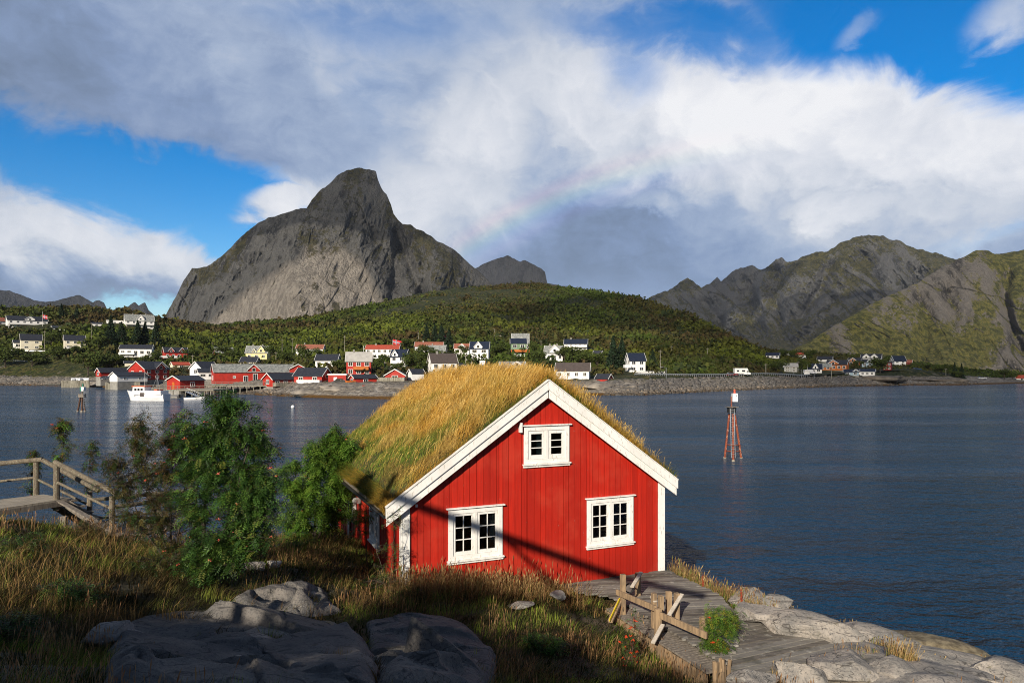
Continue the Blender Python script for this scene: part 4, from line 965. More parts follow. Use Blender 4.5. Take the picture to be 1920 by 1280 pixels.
    front = (np.abs(-(x-CL[0])*CUX[1]+(y-CL[1])*CUX[0]+.55) < .75) & (x > -2.4) & (x < 1.7)
    edge = (x > 3.9) & (z > 1.2)
    k = (p1 > .22) | (front & (rs.rand(len(x)) < .9)) | edge; x, y, z, front, edge = x[k], y[k], z[k], front[k], edge[k]; n = len(x)
    c = lerp(np.tile(np.array([.45, .28, .13]), (n, 1)), np.array([.28, .13, .06]), rs.rand(n))
    H = (.36+.28*front+.06*edge)*rs.uniform(.6, 1.25, n); ln = np.stack([rs.normal(.08, .14, n), rs.normal(0, .14, n)], 1)
    parts.append(blades(np.stack([x, y, z-.02], 1), H, rs.uniform(.0035, .005, n)*(.7+y/20), ln, c, 2.8, rs, .3))
    # grass strip between the path and the water, weeds along the gable wall, tufts in the rock joints
    def tuftset(n, cx, cy, rx, ry, H0, green, heads=.15, dz=0.0):
        a = rs.uniform(0, 2*math.pi, n); r = np.sqrt(rs.rand(n)); x = cx+rx*r*np.cos(a); y = cy+ry*r*np.sin(a); k = ~inside(x, y) & ~ondeck(x, y); x, y = x[k], y[k]; n = len(x); z = gz(x, y)-.03+dz
        c = lerp(np.tile(np.array([.55, .38, .16]), (n, 1)), np.array([.15, .23, .03]), (rs.rand(n) < green).astype(float)*rs.uniform(.6, 1, n)); c = np.where((rs.rand(n) < .15)[:, None], RUST*1.1, c)
        H = H0*rs.uniform(.45, 1.2, n)*np.where(c[:, 1] > c[:, 0], .65, 1); ln = np.stack([rs.normal(.12, .28, n), rs.normal(0, .28, n)], 1); hd = rs.rand(n) < heads
        for m_, sh in ((hd, 2.6), (~hd, None)):
            if m_.any(): parts.append(blades(np.stack([x, y, z], 1)[m_], H[m_]*(1.15 if sh else 1), rs.uniform(.005, .008, m_.sum())*(.7+cy/26), ln[m_]*(.5 if sh else 1), c[m_]*rs.uniform(.6, 1.15, (m_.sum(), 1)), sh, rs, .6))
    for (cx, cy, rx, ry, n, H0, gr) in [(4.15, 16.7, .35, .5, 700, .42, .5), (4.55, 16.0, .42, .6, 1300, .40, .6), (4.95, 15.2, .45, .6, 1400, .36, .6), (5.25, 14.5, .4, .45, 900, .30, .4), (5.05, 15.9, .4, .5, 700, .38, .2)]: tuftset(n, cx, cy, rx, ry, H0, gr)
    for k_ in range(9): t_ = -.1+k_*.43; p = cabw(t_, -.42, 0); tuftset(420, p.x, p.y, .42, .28, .52-.025*k_, .12, .35)
    for (px, py, D, n, H0, gr) in [(1405, 1120, 14.9, 260, .3, .3), (1470, 1122, 15.2, 200, .32, .2), (1498, 1150, 14.4, 160, .2, .2), (1570, 1150, 14.6, 420, .42, .15), (1600, 1168, 14.3, 360, .38, .3), (1632, 1178, 14.2, 260, .36, .15), (1655, 1222, 12.8, 260, .22, .5), (1712, 1232, 12.8, 260, .2, .4), (1690, 1262, 11.6, 420, .34, .35), (1775, 1248, 12.6, 160, .16, .3), (1850, 1245, 13.4, 160, .3, .1), (1545, 1262, 11.4, 120, .2, .3), (1455, 1250, 11.2, 180, .28, .1), (1620, 1240, 11.9, 160, .22, .4)]:
        p = at(px, py, D); g_ = gz1(p.x, p.y); tuftset(n, p.x, D, .26, .16, H0, gr, .2, max(0, min(p.z-g_-H0*.4, .35)))
    V, T_, C = join(parts)
    tag(npmesh('grass', V, T_, M['grass'], None, C), 'rust and green autumn grass covering the foreground bank', 'grass', kind='stuff')
DZ = 2.10
def dk(px, py, z=DZ): D = (CZ-z)*F/(py-HZ); return ((px-CX)/F*D, D)
DECKPOLY = [[dk(1010, 1098), dk(1241, 1068), dk(1250, 1067), dk(1345, 1112), dk(1385, 1150), dk(1400, 1170), dk(1360, 1242), dk(1150, 1118)],
            [dk(1385, 1150), dk(1480, 1160), dk(1590, 1215), dk(1420, 1268), dk(1360, 1242)]]
groundgrass()

# ------------------------------------------------------------------ plank path beside the cabin
def plankmat():
    m, gg, out = newmat('silvered_planks')
    co = gg.n('ShaderNodeNewGeometry'); P = co.outputs['Position']; isl = X(gg, co.outputs['Random Per Island'])
    v = gg.mapv(P, scale=(.9, 7, 7), rot=(0, 0, R(-17)))
    n = gg.noise(v, 3.0, 6, .65); f = gg.noise(P, 6, 5, .6)
    c = gg.mix(gg.ss(n, .35, .65), (.175, .155, .13), (.085, .075, .065)); c = gg.mix(gg.ss(isl, .1, .9)*.6, c, (.25, .235, .21)); c = gg.mix(gg.ss(isl, .25, .0)*.6, c, (.07, .06, .05))
    c = gg.mix(gg.ss(f, .60, .68)*.6, c, (.36, .35, .31)); c = gg.mix(gg.ss(gg.noise(P, 2.2, 4, .6), .55, .68)*.55, c, (.06, .06, .045))
    bsdf(gg, out, c, .85, gg.bump(n, .8, .01), .25); return m
M['planks'] = plankmat()
def clipspan(poly, p0, d):
    """parameters where the line p0+t*d crosses the polygon"""
    ts = []
    for i in range(len(poly)):
        a = poly[i]; b = poly[(i+1) % len(poly)]; ex, ey = b[0]-a[0], b[1]-a[1]; den = d[0]*ey-d[1]*ex
        if abs(den) < 1e-9: continue
        t = ((a[0]-p0[0])*ey-(a[1]-p0[1])*ex)/den; u = ((a[0]-p0[0])*d[1]-(a[1]-p0[1])*d[0])/den
        if 0 <= u < 1: ts.append(t)
    ts.sort(); return [(ts[k], ts[k+1]) for k in range(0, len(ts)-1, 2)]
def deck(poly, ang, bw, z, rr):
    mb = MB(); d = (math.cos(ang), math.sin(ang)); nrm = (-d[1], d[0])
    q = [p[0]*nrm[0]+p[1]*nrm[1] for p in poly]; s = min(q)
    while s < max(q):
        for (a, b) in clipspan(poly, (nrm[0]*(s+bw/2), nrm[1]*(s+bw/2)), d):
            if b-a < .05: continue
            a -= rr.uniform(-.02, .05); b += rr.uniform(-.02, .05)
            cx = nrm[0]*(s+bw/2)+d[0]*(a+b)/2; cy = nrm[1]*(s+bw/2)+d[1]*(a+b)/2
            mb.box((cx, cy, z-.02+rr.uniform(-.005, .005)), (b-a, bw-.024, .04), Euler((rr.uniform(-.012, .012), 0, ang+rr.uniform(-.006, .006))))
        s += bw
    return mb
rr = random.Random(4)
path = empty('plank_path', (0, 0, 0), 0, 'weathered grey plank path along the cabin and down to the rocks', 'boardwalk')
deck(DECKPOLY[0], R(8), .135, DZ, rr).build('deck', M['planks'], path)
deck(DECKPOLY[1], R(24), .15, DZ-.05, rr).build('deck', M['planks'], path)
# lower side step with picket skirting on the near side
a0 = Vector((*dk(1170, 1128), DZ-.10)); a1 = Vector((*dk(1365, 1243), DZ-.10)); dv = (a1-a0).normalized(); nv = Vector((-dv.y, dv.x, 0))*-1
mb = MB(); L_ = (a1-a0).length; s = 0
while s < L_:
    p = a0+dv*s; mb.beam(p-nv*.05+Vector((0, 0, .0)), p+nv*.42+Vector((0, 0, .0)), .068, .035); s += .085
mb.build('side_step', M['oldwood'], path)
mb = MB(); s = 0
while s < L_:
    p = a0+dv*s+nv*.44; h = rr.uniform(.42, .6); mb.box((p.x, p.y, p.z-.02-h/2), (.068, .022, h), (rr.uniform(-.04, .04), rr.uniform(-.04, .04), math.atan2(dv.y, dv.x))); s += .078
mb.build('skirting', M['fencewood'] if 'fencewood' in M else M.setdefault('fencewood', pm('pale_raw_timber', (.36, .25, .145), (.19, .135, .085), 2.5, .8, .4, .006, (5, 5, 1))), path)
FW = M['fencewood']
def post(pxb, pyb, pyt, wd, base=DZ, name='post', lean=0.0, th=None, off=0.0):
    x, y = dk(pxb, pyb, base); h = (pyb-pyt)/F*y
    return (x, y, base, h)
fence = empty('post_fence', (*dk(1235, 1180), DZ), 0, 'unfinished raw timber fence of clustered posts and rails beside the plank path', 'fence')
FL = Vector((*dk(1235, 1180), DZ))
def fpost(x, y, zb, zt, w_=.10, t_=.10, lx=0.0, rz=.3, mat=None):
    mb = MB(); mb.box((x-FL.x+lx/2, y-FL.y, (zb+zt)/2-FL.z), (w_, t_, zt-zb), (0, lx/(zt-zb), rz)); mb.build('post', mat or FW, fence, .006)
def atz(px, py, D): 
    v = at(px, py, D); return v
D1 = 14.05
for (px, yb, yt, D, w_) in [(1168, 1165, 1076, 14.0, .10), (1196, 1118, 1073, 14.9, .10), (1226, 1160, 1111, 13.25, .085), (1239, 1172, 1116, 13.05, .085), (1254, 1150, 1108, 13.5, .10), (1269, 1162, 1111, 13.3, .09), (1318, 1185, 1156, 12.6, .10), (1234, 1200, 1140, 12.7, .12)]:
    t_ = at(px, yt, D); b_ = at(px, yb, D); zb = min(b_.z, gz1(b_.x, b_.y)) - (.05 if yb < 1170 else .2); fpost(t_.x, D, min(zb, DZ-.1), t_.z, w_, .09, 0)
for a, b, th_ in [((1156, 1109, 14.0), (1231, 1141, 12.85), .11), ((1230, 1149, 12.75), (1325, 1191, 11.75), .12)]:
    mb = MB(); mb.beam(at(*a)-FL, at(*b)-FL, .045, th_); mb.build('rail', FW, fence, .006)
mb = MB(); mb.beam(at(1163, 1124, 14.05)-FL, at(1144, 1165, 13.5)-FL, .10, .05); mb.build('brace', FW, fence, .005)
mb = MB(); mb.beam(at(1162, 1122, 13.97)-FL, at(1143, 1162, 13.42)-FL, .015, .052); mb.build('yellow_strip', M['yellowpaint'], fence)
PW = pm('split_pale_wood', (.55, .49, .42), (.42, .37, .30), 2.5, .8, .3, .005, (5, 5, 1)); M['palewood'] = PW
for a, b in [((1202, 1072, 14.6), (1185, 1100, 14.1)), ((1279, 1113, 13.3), (1250, 1160, 12.8)), ((1243, 1170, 12.6), (1224, 1205, 12.2)), ((1222, 1118, 13.4), (1228, 1127, 13.2))]:
    mb = MB(); mb.beam(at(*a)-FL, at(*b)-FL, .075, .03); mb.build('brace', PW, fence, .004)
# black hose coil hung on the fence
co_ = at(1180, 1102, 14.3); mb = MB()
for k in range(3):
    pts = [Vector((.085*math.cos(a), .02*k-.02, .085*math.sin(a)*1.1)) for a in np.linspace(0, 2*math.pi, 17)]
    mb.path(pts, [.010]*17, 5)
o = mb.build('hose_coil', M['rubber']); o.location = co_; tag(o, 'coil of black cable hanging on the raw timber fence', 'cable')
# picket stump under the little rowan
st = empty('stake_cluster', (*dk(1340, 1252), 1.75), 0, 'bundle of short raw wood stakes under the small green rowan', 'stakes')
for k in range(11):
    mb = MB(); h = rr.uniform(.42, .62); mb.box((rr.uniform(-.24, .24), rr.uniform(-.08, .08), h/2-.1), (.05, .03, h), (rr.uniform(-.06, .06), rr.uniform(-.06, .06), rr.uniform(0, 1))); mb.build('stake', FW, st)

# ------------------------------------------------------------------ walkway with log railings on the left
LOG = pm('weathered_log', (.17, .135, .095), (.095, .075, .055), 3, .85, .5, .006, (5, 5, 1), c3=(.30, .33, .24)); M['log'] = LOG
wk = empty('boardwalk', at(60, 945, 15.0), 0, 'weathered boardwalk platform with steps leading down, far left of the foreground', 'boardwalk'); WO = at(60, 945, 15.0)
zp = 3.97
def pl(px, py, z): D = (CZ-z)*F/(py-HZ); return Vector(((px-CX)/F*D, D, z))
def slab(name, pts, th, mat, parent, org):
    mb = MB(); n = len(pts); v = [p-org for p in pts]; v2 = [p-Vector((0, 0, th)) for p in v]
    mb.add(v+v2, [tuple(range(n)), tuple(range(2*n-1, n-1, -1))]+[(k, k+n, (k+1) % n+n, (k+1) % n) for k in range(n)]); return mb.build(name, mat, parent)
PL = [pl(-60, 962, zp), pl(126, 934, zp), pl(82, 926, zp), pl(-60, 943, zp)]
def plankdeck(PL, n, mat, parent, org, name):
    # planks run across between the two long edges
    a, b, c, d = PL; mb = MB()
    for k in range(n):
        s0, s1 = k/n, (k+.93)/n; q = [a.lerp(b, s0), a.lerp(b, s1), d.lerp(c, s1), d.lerp(c, s0)]; v = [p-org for p in q]; v2 = [p-Vector((0, 0, .045)) for p in v]
        mb.add(v+v2, [(0, 1, 2, 3), (7, 6, 5, 4), (0, 4, 5, 1), (1, 5, 6, 2), (2, 6, 7, 3), (3, 7, 4, 0)])
    return mb.build(name, mat, parent)
M['paleplank'] = pm('bleached_planks', (.34, .30, .24), (.24, .21, .17), 2.2, .85, .5, .006, (1, 5, 5))
plankdeck(PL, 16, M['paleplank'], wk, WO, 'deck')
mb = MB(); mb.beam(PL[0]-WO-Vector((0, 0, .10)), PL[1]-WO-Vector((0, 0, .10)), .05, .12); mb.beam(PL[3]-WO-Vector((0, 0, .10)), PL[2]-WO-Vector((0, 0, .10)), .05, .12); mb.build('edge_beam', M['oldwood'], wk)
for (px, D) in ((120, 15.0), (20, 14.6)):
    p = at(px, 0, D); mb = MB(); mb.bx(p.x-WO.x-.06, p.x-WO.x+.06, D-WO.y-.05, D-WO.y+.05, 2.6-WO.z, zp-.16-WO.z); mb.build('support_post', M['oldwood'], wk)
# steps down and lower deck
zl_ = 2.95
e0, e1 = pl(126, 934, zp), pl(84, 926, zp); f0, f1 = pl(232, 1008, zl_), pl(188, 990, zl_)
for k in range(7):
    t = (k+.5)/7; p, q = e0.lerp(f0, t), e1.lerp(f1, t); mb = MB(); mb.beam(p-WO, q-WO, .27, .04); mb.build('step', M['oldwood'], wk)
for p, q in ((e0, f0), (e1, f1)): mb = MB(); mb.beam(p-WO-Vector((0, 0, .12)), q-WO-Vector((0, 0, .12)), .05, .2); mb.build('stringer', M['oldwood'], wk)
g0, g1 = pl(420, 975, zl_-.15), pl(400, 955, zl_-.15)
plankdeck([f0, pl(335, 988, zl_), pl(318, 968, zl_), f1], 12, M['oldwood'], wk, WO, 'lower_deck')
def railing(label, posts, rails, org):
    r_ = empty('log_railing', org, 0, label, 'railing', 'log railings of the boardwalk')
    for (p, h, rad) in posts: mb = MB(); mb.tube(p-org-Vector((0, 0, .25)), p-org+Vector((0, 0, h)), rad*1.03, rad, 10); mb.build('post', LOG, r_, smooth=False)
    for (a, b, rad) in rails: mb = MB(); mb.tube(a-org, b-org, rad, rad*.93, 10); mb.build('rail', LOG, r_)
    return r_
def topof(px, pyb, pyt, z): p = pl(px, pyb, z); return p, (pyb-pyt)/F*p.y
pA, hA = topof(68, 927, 866, zp); pB, hB = topof(106, 936, 865, zp)
A_t = pA+Vector((0, 0, hA)); B_t = pB+Vector((0, 0, hB)); DA, DB = pA.y, pB.y
railing('level log railing along the back of the upper platform, at the left edge', [(pA, hA, .068), (pl(-70, 942, zp), .8, .068)],
    [(at(-60, 874, DA), at(80, 861, DA), .062), (at(-60, 908, DA), at(66, 895, DA), .034)], pA)
D3, D4 = 16.6, 15.2
railing('sloping log handrail on the far side of the steps', [(at(168, 968, D3), .62, .06)], [(at(80, 862, DA), at(185, 920, D3), .055), (at(72, 899, DA), at(170, 948, D3), .03)], at(168, 968, D3))
railing('sloping log handrail with flat plank on the near side of the steps', [(pB, hB, .068), (at(210, 1002, D4), .86, .06)], [(at(103, 866, DB), at(218, 925, D4), .06), (at(106, 903, DB), at(212, 955, D4), .032)], pB)
mb = MB(); mb.beam(at(104, 860, DB+.05)-at(104, 860, DB), at(226, 924, D4)-at(104, 860, DB), .13, .035); mb.build('flat_rail', M['oldwood'], [o for o in sc.objects if o.name.startswith('log_railing')][-1])
D5, D6 = 17.2, 18.6
railing('log railing across the back of the lower walkway, partly hidden by the thin bush', [(at(297, 968, D6), .58, .06), (at(300, 1000, 17.0), .55, .06)], [(at(172, 937, D5), at(345, 920, D6), .05), (at(215, 950, 16.0), at(345, 932, 17.5), .05), (at(172, 973, D5), at(345, 955, D6), .03), (at(215, 975, 16.0), at(345, 965, 17.5), .028)], at(297, 968, D6))
# ------------------------------------------------------------------ foreground rocks
def nrock(px, py, D, size, seed, label, **k):
    p = at(px, py, D); dz_ = (.42*size[2] if px < 1100 else .10*size[2]); size = (size[0]*1.1, size[1]*1.2, size[2]); return boulder((p.x, p.y, p.z-dz_), size, seed, label, **k)
nrock(478, 1056, 13.9, (.33, .22, .12), 12, 'small grey stone in the grass right of the big rowan trunk', rz=.4)
nrock(515, 1052, 14.2, (.22, .2, .10), 13, 'smallest grey stone in the grass, beside another stone right of the big rowan', rz=.9, sub=4)
nrock(215, 1180, 8.6, (.33, .25, .16), 14, 'small dark stone half hidden in grass at the left', rz=.9, sub=4)
nrock(1048, 1112, 14.0, (.20, .16, .10), 17, 'round grey stone at the foot of the cabin wall where the path begins', rz=.9, sub=4)
nrock(978, 1128, 13.4, (.26, .18, .08), 18, 'flat grey stone in the grass before the cabin wall', rz=.2, sub=4)
nrock(1432, 1148, 13.5, (.50, .34, .22), 21, 'rounded light boulder lying on the edge of the plank path', rz=-.25, amp=.10)
nrock(1400, 1118, 14.7, (.42, .34, .20), 22, 'pale stone behind the rounded boulder, at the edge of the grass strip', rz=.3, amp=.12)
nrock(1452, 1128, 14.5, (.40, .30, .16), 25, 'long pale stone between the grass strip and the water', rz=-.5, amp=.12)
nrock(1532, 1185, 12.9, (.86, .46, .34), 23, 'big smooth whitish boulder just beyond the end of the plank path', rz=-.45, tilt=(0, .12), amp=.10)
nrock(1640, 1196, 13.3, (.95, .45, .26), 24, 'long pale rock ridge right of the big whitish boulder', rz=-.35, tilt=(0, .12), amp=.12)
nrock(1740, 1218, 14.1, (1.15, .55, .30), 28, 'yellow brown shore rock crusted with barnacles at the water edge', rz=-.35, tilt=(0, .1), amp=.14, mat=pm('barnacled_rock', (.22, .185, .12), (.10, .08, .05), 9, .95, .8, .03))
nrock(1760, 1240, 12.6, (1.3, .5, .28), 29, 'long pale rock shelf dropping toward the lower right corner', rz=-.3, tilt=(0, .10), amp=.13)
nrock(1880, 1268, 12.2, (.9, .6, .28), 30, 'pale rock at the far lower right corner', rz=-.3, tilt=(0, .08), amp=.13)
nrock(1500, 1268, 11.0, (.40, .36, .30), 31, 'dark shaded block at the bottom, under the tip of the plank path', rz=.5, tilt=(.1, .2), amp=.10)
nrock(1590, 1248, 11.3, (.55, .50, .36), 32, 'split grey block with a dark joint, right of the path tip', rz=-.4, tilt=(.1, -.1), amp=.10)
nrock(1670, 1265, 11.2, (.50, .42, .30), 33, 'grey shaded rock with grass growing on its left side, near the bottom edge', rz=-.8, tilt=(0, .1), amp=.10)
nrock(1415, 1277, 10.7, (.42, .30, .20), 34, 'pale rounded rock at the bottom edge below the path', rz=.2, amp=.10)
nrock(1800, 1285, 11.2, (.7, .5, .26), 35, 'pale fissured rock on the bottom edge at the right', rz=-.2, amp=.12)

# ------------------------------------------------------------------ near trees and shrubs
def leafset(P, size, rs, cols, droop=.25, pairs=5):
    """pinnate leaves: leaflets as rhombs along a rachis"""
    n = len(P); th = rs.uniform(0, 2*math.pi, n); dr = rs.uniform(-.7, .35, n)-droop
    d = np.stack([np.cos(th)*np.cos(dr), np.sin(th)*np.cos(dr), np.sin(dr)], 1)
    up = np.stack([rs.normal(0, .35, n), rs.normal(0, .35, n), np.ones(n)], 1); s_ = np.cross(d, up); s_ /= np.linalg.norm(s_, axis=1)[:, None]; u = np.cross(s_, d)
    Ls = size*rs.uniform(.7, 1.25, n); Vs, Cs = [], []
    for k in range(pairs+1):
        f = (k+.6)/(pairs+.6)
        base = P+d*(Ls*f)[:, None]-np.array([0, 0, 1])*(Ls*.25*f*f)[:, None]
        sides = (-1, 1) if k < pairs else (0,)
        for sd in sides:
            dirn = s_*sd*.9+d*(.45 if sd else 1)+u*rs.normal(0, .18, n)[:, None]; dirn /= np.linalg.norm(dirn, axis=1)[:, None]
            ll = (Ls*.40*(1-.25*abs(f-.5)))[:, None]; wv = (d if sd else s_)*ll*.19
            Vs.append(np.stack([base, base+dirn*ll*.5+wv, base+dirn*ll, base+dirn*ll*.5-wv], 1)); Cs.append(cols*rs.uniform(.85, 1.15, (n, 1)))
    V = np.concatenate(Vs, 0); C = np.repeat(np.concatenate(Cs, 0), 4, 0); m_ = len(V)
    return V.reshape(-1, 3), np.arange(m_*4).reshape(m_, 4), C
def shrub(name, base, stems, crown, nb, leaves, lsize, palette, seed, label, cat, group=None, berries=0, trunk_r=.035, bcol=(.55, .03, .01), twig=.5, sparse=.35, pairs=5, droop=.25, lt=None):
    """stems: list of polylines (relative to base); crown: list of (cx,cy,cz,rx,ry,rz,weight) relative to base"""
    rs = np.random.RandomState(seed); r_ = empty(name, base, 0, label, cat, group)
    mb = MB(); nodes = []
    for pl_ in stems:
        pts = []
        for i in range(len(pl_)-1):
            a, b = np.array(pl_[i]), np.array(pl_[i+1])
            for t in np.linspace(0, 1, 5, endpoint=(i == len(pl_)-2)): pts.append(a+(b-a)*t+rs.normal(0, .012, 3)*(len(pts) > 0))
        rad = [trunk_r*(1-.85*k/(len(pts)-1)) for k in range(len(pts))]; mb.path([Vector(p) for p in pts], rad, 7); nodes += pts[len(pts)//5:]
    mb.build('trunk', M['bark'], r_, smooth=True)
    nodes = np.array(nodes); mb = MB(); lp = []; bp = []
    wts = np.array([c[6] for c in crown], float); wts /= wts.sum()
    for k in range(nb):
        c = crown[rs.choice(len(crown), p=wts)]; v = rs.normal(size=3); v /= np.linalg.norm(v); v *= rs.uniform(.45, 1)**.6
        tip = np.array(c[:3])+v*np.array(c[3:6])*rs.choice([.7, .9, 1.05, 1.3], p=[.25, .35, .28, .12])
        dd = np.linalg.norm(nodes-tip, axis=1)+np.maximum(0, nodes[:, 2]-tip[2]+.05)*1.5; st_ = nodes[np.argmin(dd)]
        m_ = (st_+tip)/2+rs.normal(0, .06, 3)+np.array([0, 0, .03]); ts = np.linspace(0, 1, 7)[:, None]
        pts = (1-ts)**2*st_+2*ts*(1-ts)*m_+ts**2*tip; L_ = np.linalg.norm(tip-st_)
        mb.path([Vector(p) for p in pts], list(np.linspace(.004+.006*min(L_, 1.2), .0022, 7)), 4)
        q = rs.rand(leaves)**.8; idx = sparse+(1-sparse)*q; pos = (1-idx[:, None])**2*st_+2*idx[:, None]*(1-idx[:, None])*m_+idx[:, None]**2*tip
        lp.append(pos+rs.normal(0, .045*twig*2, (leaves, 3)))
        if berries and rs.rand() < berries: bp.append(tip+rs.normal(0, .02, 3))
    mb.build('branches', M['bark'], r_)
    P = np.concatenate(lp); n = len(P); pal = np.array([p[:3] for p in palette]); pw = np.array([p[3] for p in palette], float); pw /= pw.sum()
    nz = fbm(P*2.2+seed, 3, seed); ix = rs.choice(len(pal), n, p=pw); cl = pal[ix]*(1+.35*nz[:, None])
    V, Q, C = leafset(P, lsize, rs, cl, pairs=pairs, droop=droop)
    npmesh('leaves', V, Q, M['leaf'], r_, C)
    if bp:
        bm_ = pm('rowan_berries', bcol, tuple(v*.7 for v in bcol), 30, .4) if 'berry' not in M else M['berry']; M['berry'] = bm_
        for p in bp:
            mb = MB()
            for k in range(rs.randint(9, 17)): mb.ball(p+rs.normal(0, .013, 3)*np.array([1.3, 1.3, .6]), .0075, 6)
            mb.build('berry_cluster', bm_, r_)
    return r_
DG = [(.028, .078, .014, 4), (.052, .125, .020, 4), (.10, .19, .028, 2.5), (.14, .16, .025, .8), (.028, .048, .014, 2)]
LG = [(.085, .19, .020, 4), (.14, .25, .028, 4), (.15, .22, .03, 2), (.04, .09, .012, 2)]
BR = [(.085, .060, .020, 4), (.12, .095, .025, 3), (.055, .070, .018, 3), (.16, .085, .03, 1), (.05, .035, .015, 2)]
def B_(px, py, D, dz=0):
    v = at(px, py, D); z = gz1(v.x, v.y); return Vector((v.x, v.y, z+dz))
# the big dark rowan
D = 12.0; b = B_(382, 1095, D); s = D/F
def rel(px, py, D_, base): v = at(px, py, D_)-base; return (v.x, v.y, v.z)
def crowns(base, D_, lst): 
    out = []
    for (px, py, rx, ry, w_) in lst: c = rel(px, py, D_, base); out.append((*c, rx*D_/F, rx*D_/F*.8, ry*D_/F, w_))
    return out
shrub('rowan_tree', b, [[(0, 0, 0), rel(383, 960, D, b), rel(400, 850, D, b), rel(425, 735, D, b)], [(0.03, 0, 0), rel(440, 940, D-.1, b), rel(470, 820, D-.2, b)], [(0, .03, 0), rel(365, 980, D+.2, b), rel(372, 860, D+.3, b)], [(.02, 0, 0), rel(410, 1010, D, b), rel(480, 930, D-.2, b)]],
    crowns(b, D, [(422, 748, 40, 30, 3), (438, 795, 66, 42, 5), (470, 850, 52, 40, 4), (400, 860, 50, 50, 4), (455, 920, 72, 40, 6), (500, 960, 48, 34, 3), (352, 810, 34, 40, 2), (400, 985, 80, 45, 5), (470, 1010, 60, 28, 3), (350, 905, 45, 60, 3), (500, 900, 30, 30, 1.5), (392, 1050, 62, 36, 4), (440, 1040, 50, 30, 2)]),
    470, 19, .15, DG, 2, 'tall dense dark green rowan with orange berries, left of the cabin', 'tree', berries=.07, trunk_r=.04, bcol=(.60, .06, .012), twig=.55)
# thin brownish bush
D = 12.6; b = B_(325, 1108, D)
shrub('rowan_bush', b, [[(0, 0, 0), rel(290, 960, D, b), rel(262, 850, D, b), rel(250, 790, D, b)], [(0, 0, 0), rel(318, 930, D, b), rel(330, 800, D, b)], [(0.02, 0, 0), rel(275, 1000, D-.2, b), rel(225, 880, D-.2, b)], [(0, 0, 0), rel(342, 960, D, b), rel(352, 850, D+.1, b)]],
    crowns(b, D, [(262, 815, 34, 40, 2), (225, 880, 45, 50, 2.5), (300, 850, 50, 60, 3), (335, 800, 30, 45, 1.5), (270, 940, 75, 55, 4), (320, 990, 65, 55, 3), (345, 900, 40, 60, 2)]),
    330, 13, .115, BR+DG[:1], 4, 'thin brownish bush with bare twigs between the steps and the dark rowan', 'bush', berries=.05, trunk_r=.022, bcol=(.60, .06, .012), twig=.7, sparse=.3)
# light green rowan next to the cabin
D = 18.6; b = B_(592, 992, D)
shrub('rowan_tree', b, [[(0, 0, 0), rel(588, 920, D, b), rel(600, 850, D, b)], [(0, 0, 0), rel(560, 930, D, b), rel(552, 880, D, b)], [(.03, 0, 0), rel(622, 930, D, b), rel(630, 840, D, b)]],
    crowns(b, D, [(600, 850, 44, 36, 3), (632, 825, 34, 34, 2), (560, 900, 46, 46, 3), (600, 920, 66, 50, 5), (575, 970, 70, 28, 3), (645, 885, 44, 46, 4), (655, 850, 34, 34, 2), (640, 950, 44, 34, 2)]),
    430, 16, .19, LG, 6, 'bright green rowan growing against the left side of the cabin', 'tree', berries=.05, trunk_r=.035, bcol=(.65, .07, .012))
# saplings behind the log railing
for (px, pt, pb, D, sd, lab, wd) in [(120, 785, 935, 17.5, 8, 'slim sapling with tufted top behind the upper platform railing', 20), (168, 822, 935, 17.3, 9, 'leaning thin sapling over the log handrails, right of the tufted sapling', 10), (62, 842, 935, 17.6, 10, 'smallest reddish sapling at the left behind the level railing', 8)]:
    b = at(px, 960, D); b.z = min(b.z, gz1(b.x, b.y))-.1
    shrub('sapling', b, [[(0, 0, 0), rel(px-3, (pt+pb)/2, D, b), rel(px+(3 if sd != 9 else 6), pt+6, D, b)]], crowns(b, D, [(px, pt+18, wd, 22, 3), (px-2, pt+60, wd+6, 30, 2), (px, pb-40, wd+8, 30, 1.5)]),
        44 if wd > 15 else 22, 11, .14, BR[:3]+LG[:1], sd, lab, 'sapling', berries=.15, trunk_r=.012, bcol=(.60, .05, .012))
# dark rose bush at the cabin corner
D = 13.7; b = B_(728, 1118, D)
shrub('rose_bush', b, [[(0, 0, 0), rel(735, 1040, D, b), rel(745, 965, D, b)], [(0, 0, 0), rel(712, 1050, D, b), rel(700, 985, D, b)]],
    crowns(b, D, [(742, 975, 22, 30, 2), (722, 1050, 34, 45, 4), (745, 1060, 26, 50, 3), (700, 1090, 50, 22, 2)]), 70, 9, .075, DG+BR[:2], 12, 'dark straggling rose bush in front of the left cabin corner', 'bush', berries=0, trunk_r=.012, pairs=3)
D = 15.8; b = B_(690, 1010, D)
shrub('rowan_seedling', b, [[(0, 0, 0), rel(685, 980, D, b), rel(680, 940, D, b)]], crowns(b, D, [(682, 955, 24, 26, 2), (668, 985, 22, 22, 1)]), 22, 7, .12, LG+[(.5, .10, .01, 3)], 14, 'small rowan with orange turning leaves by the side window', 'sapling', berries=.15, trunk_r=.012)
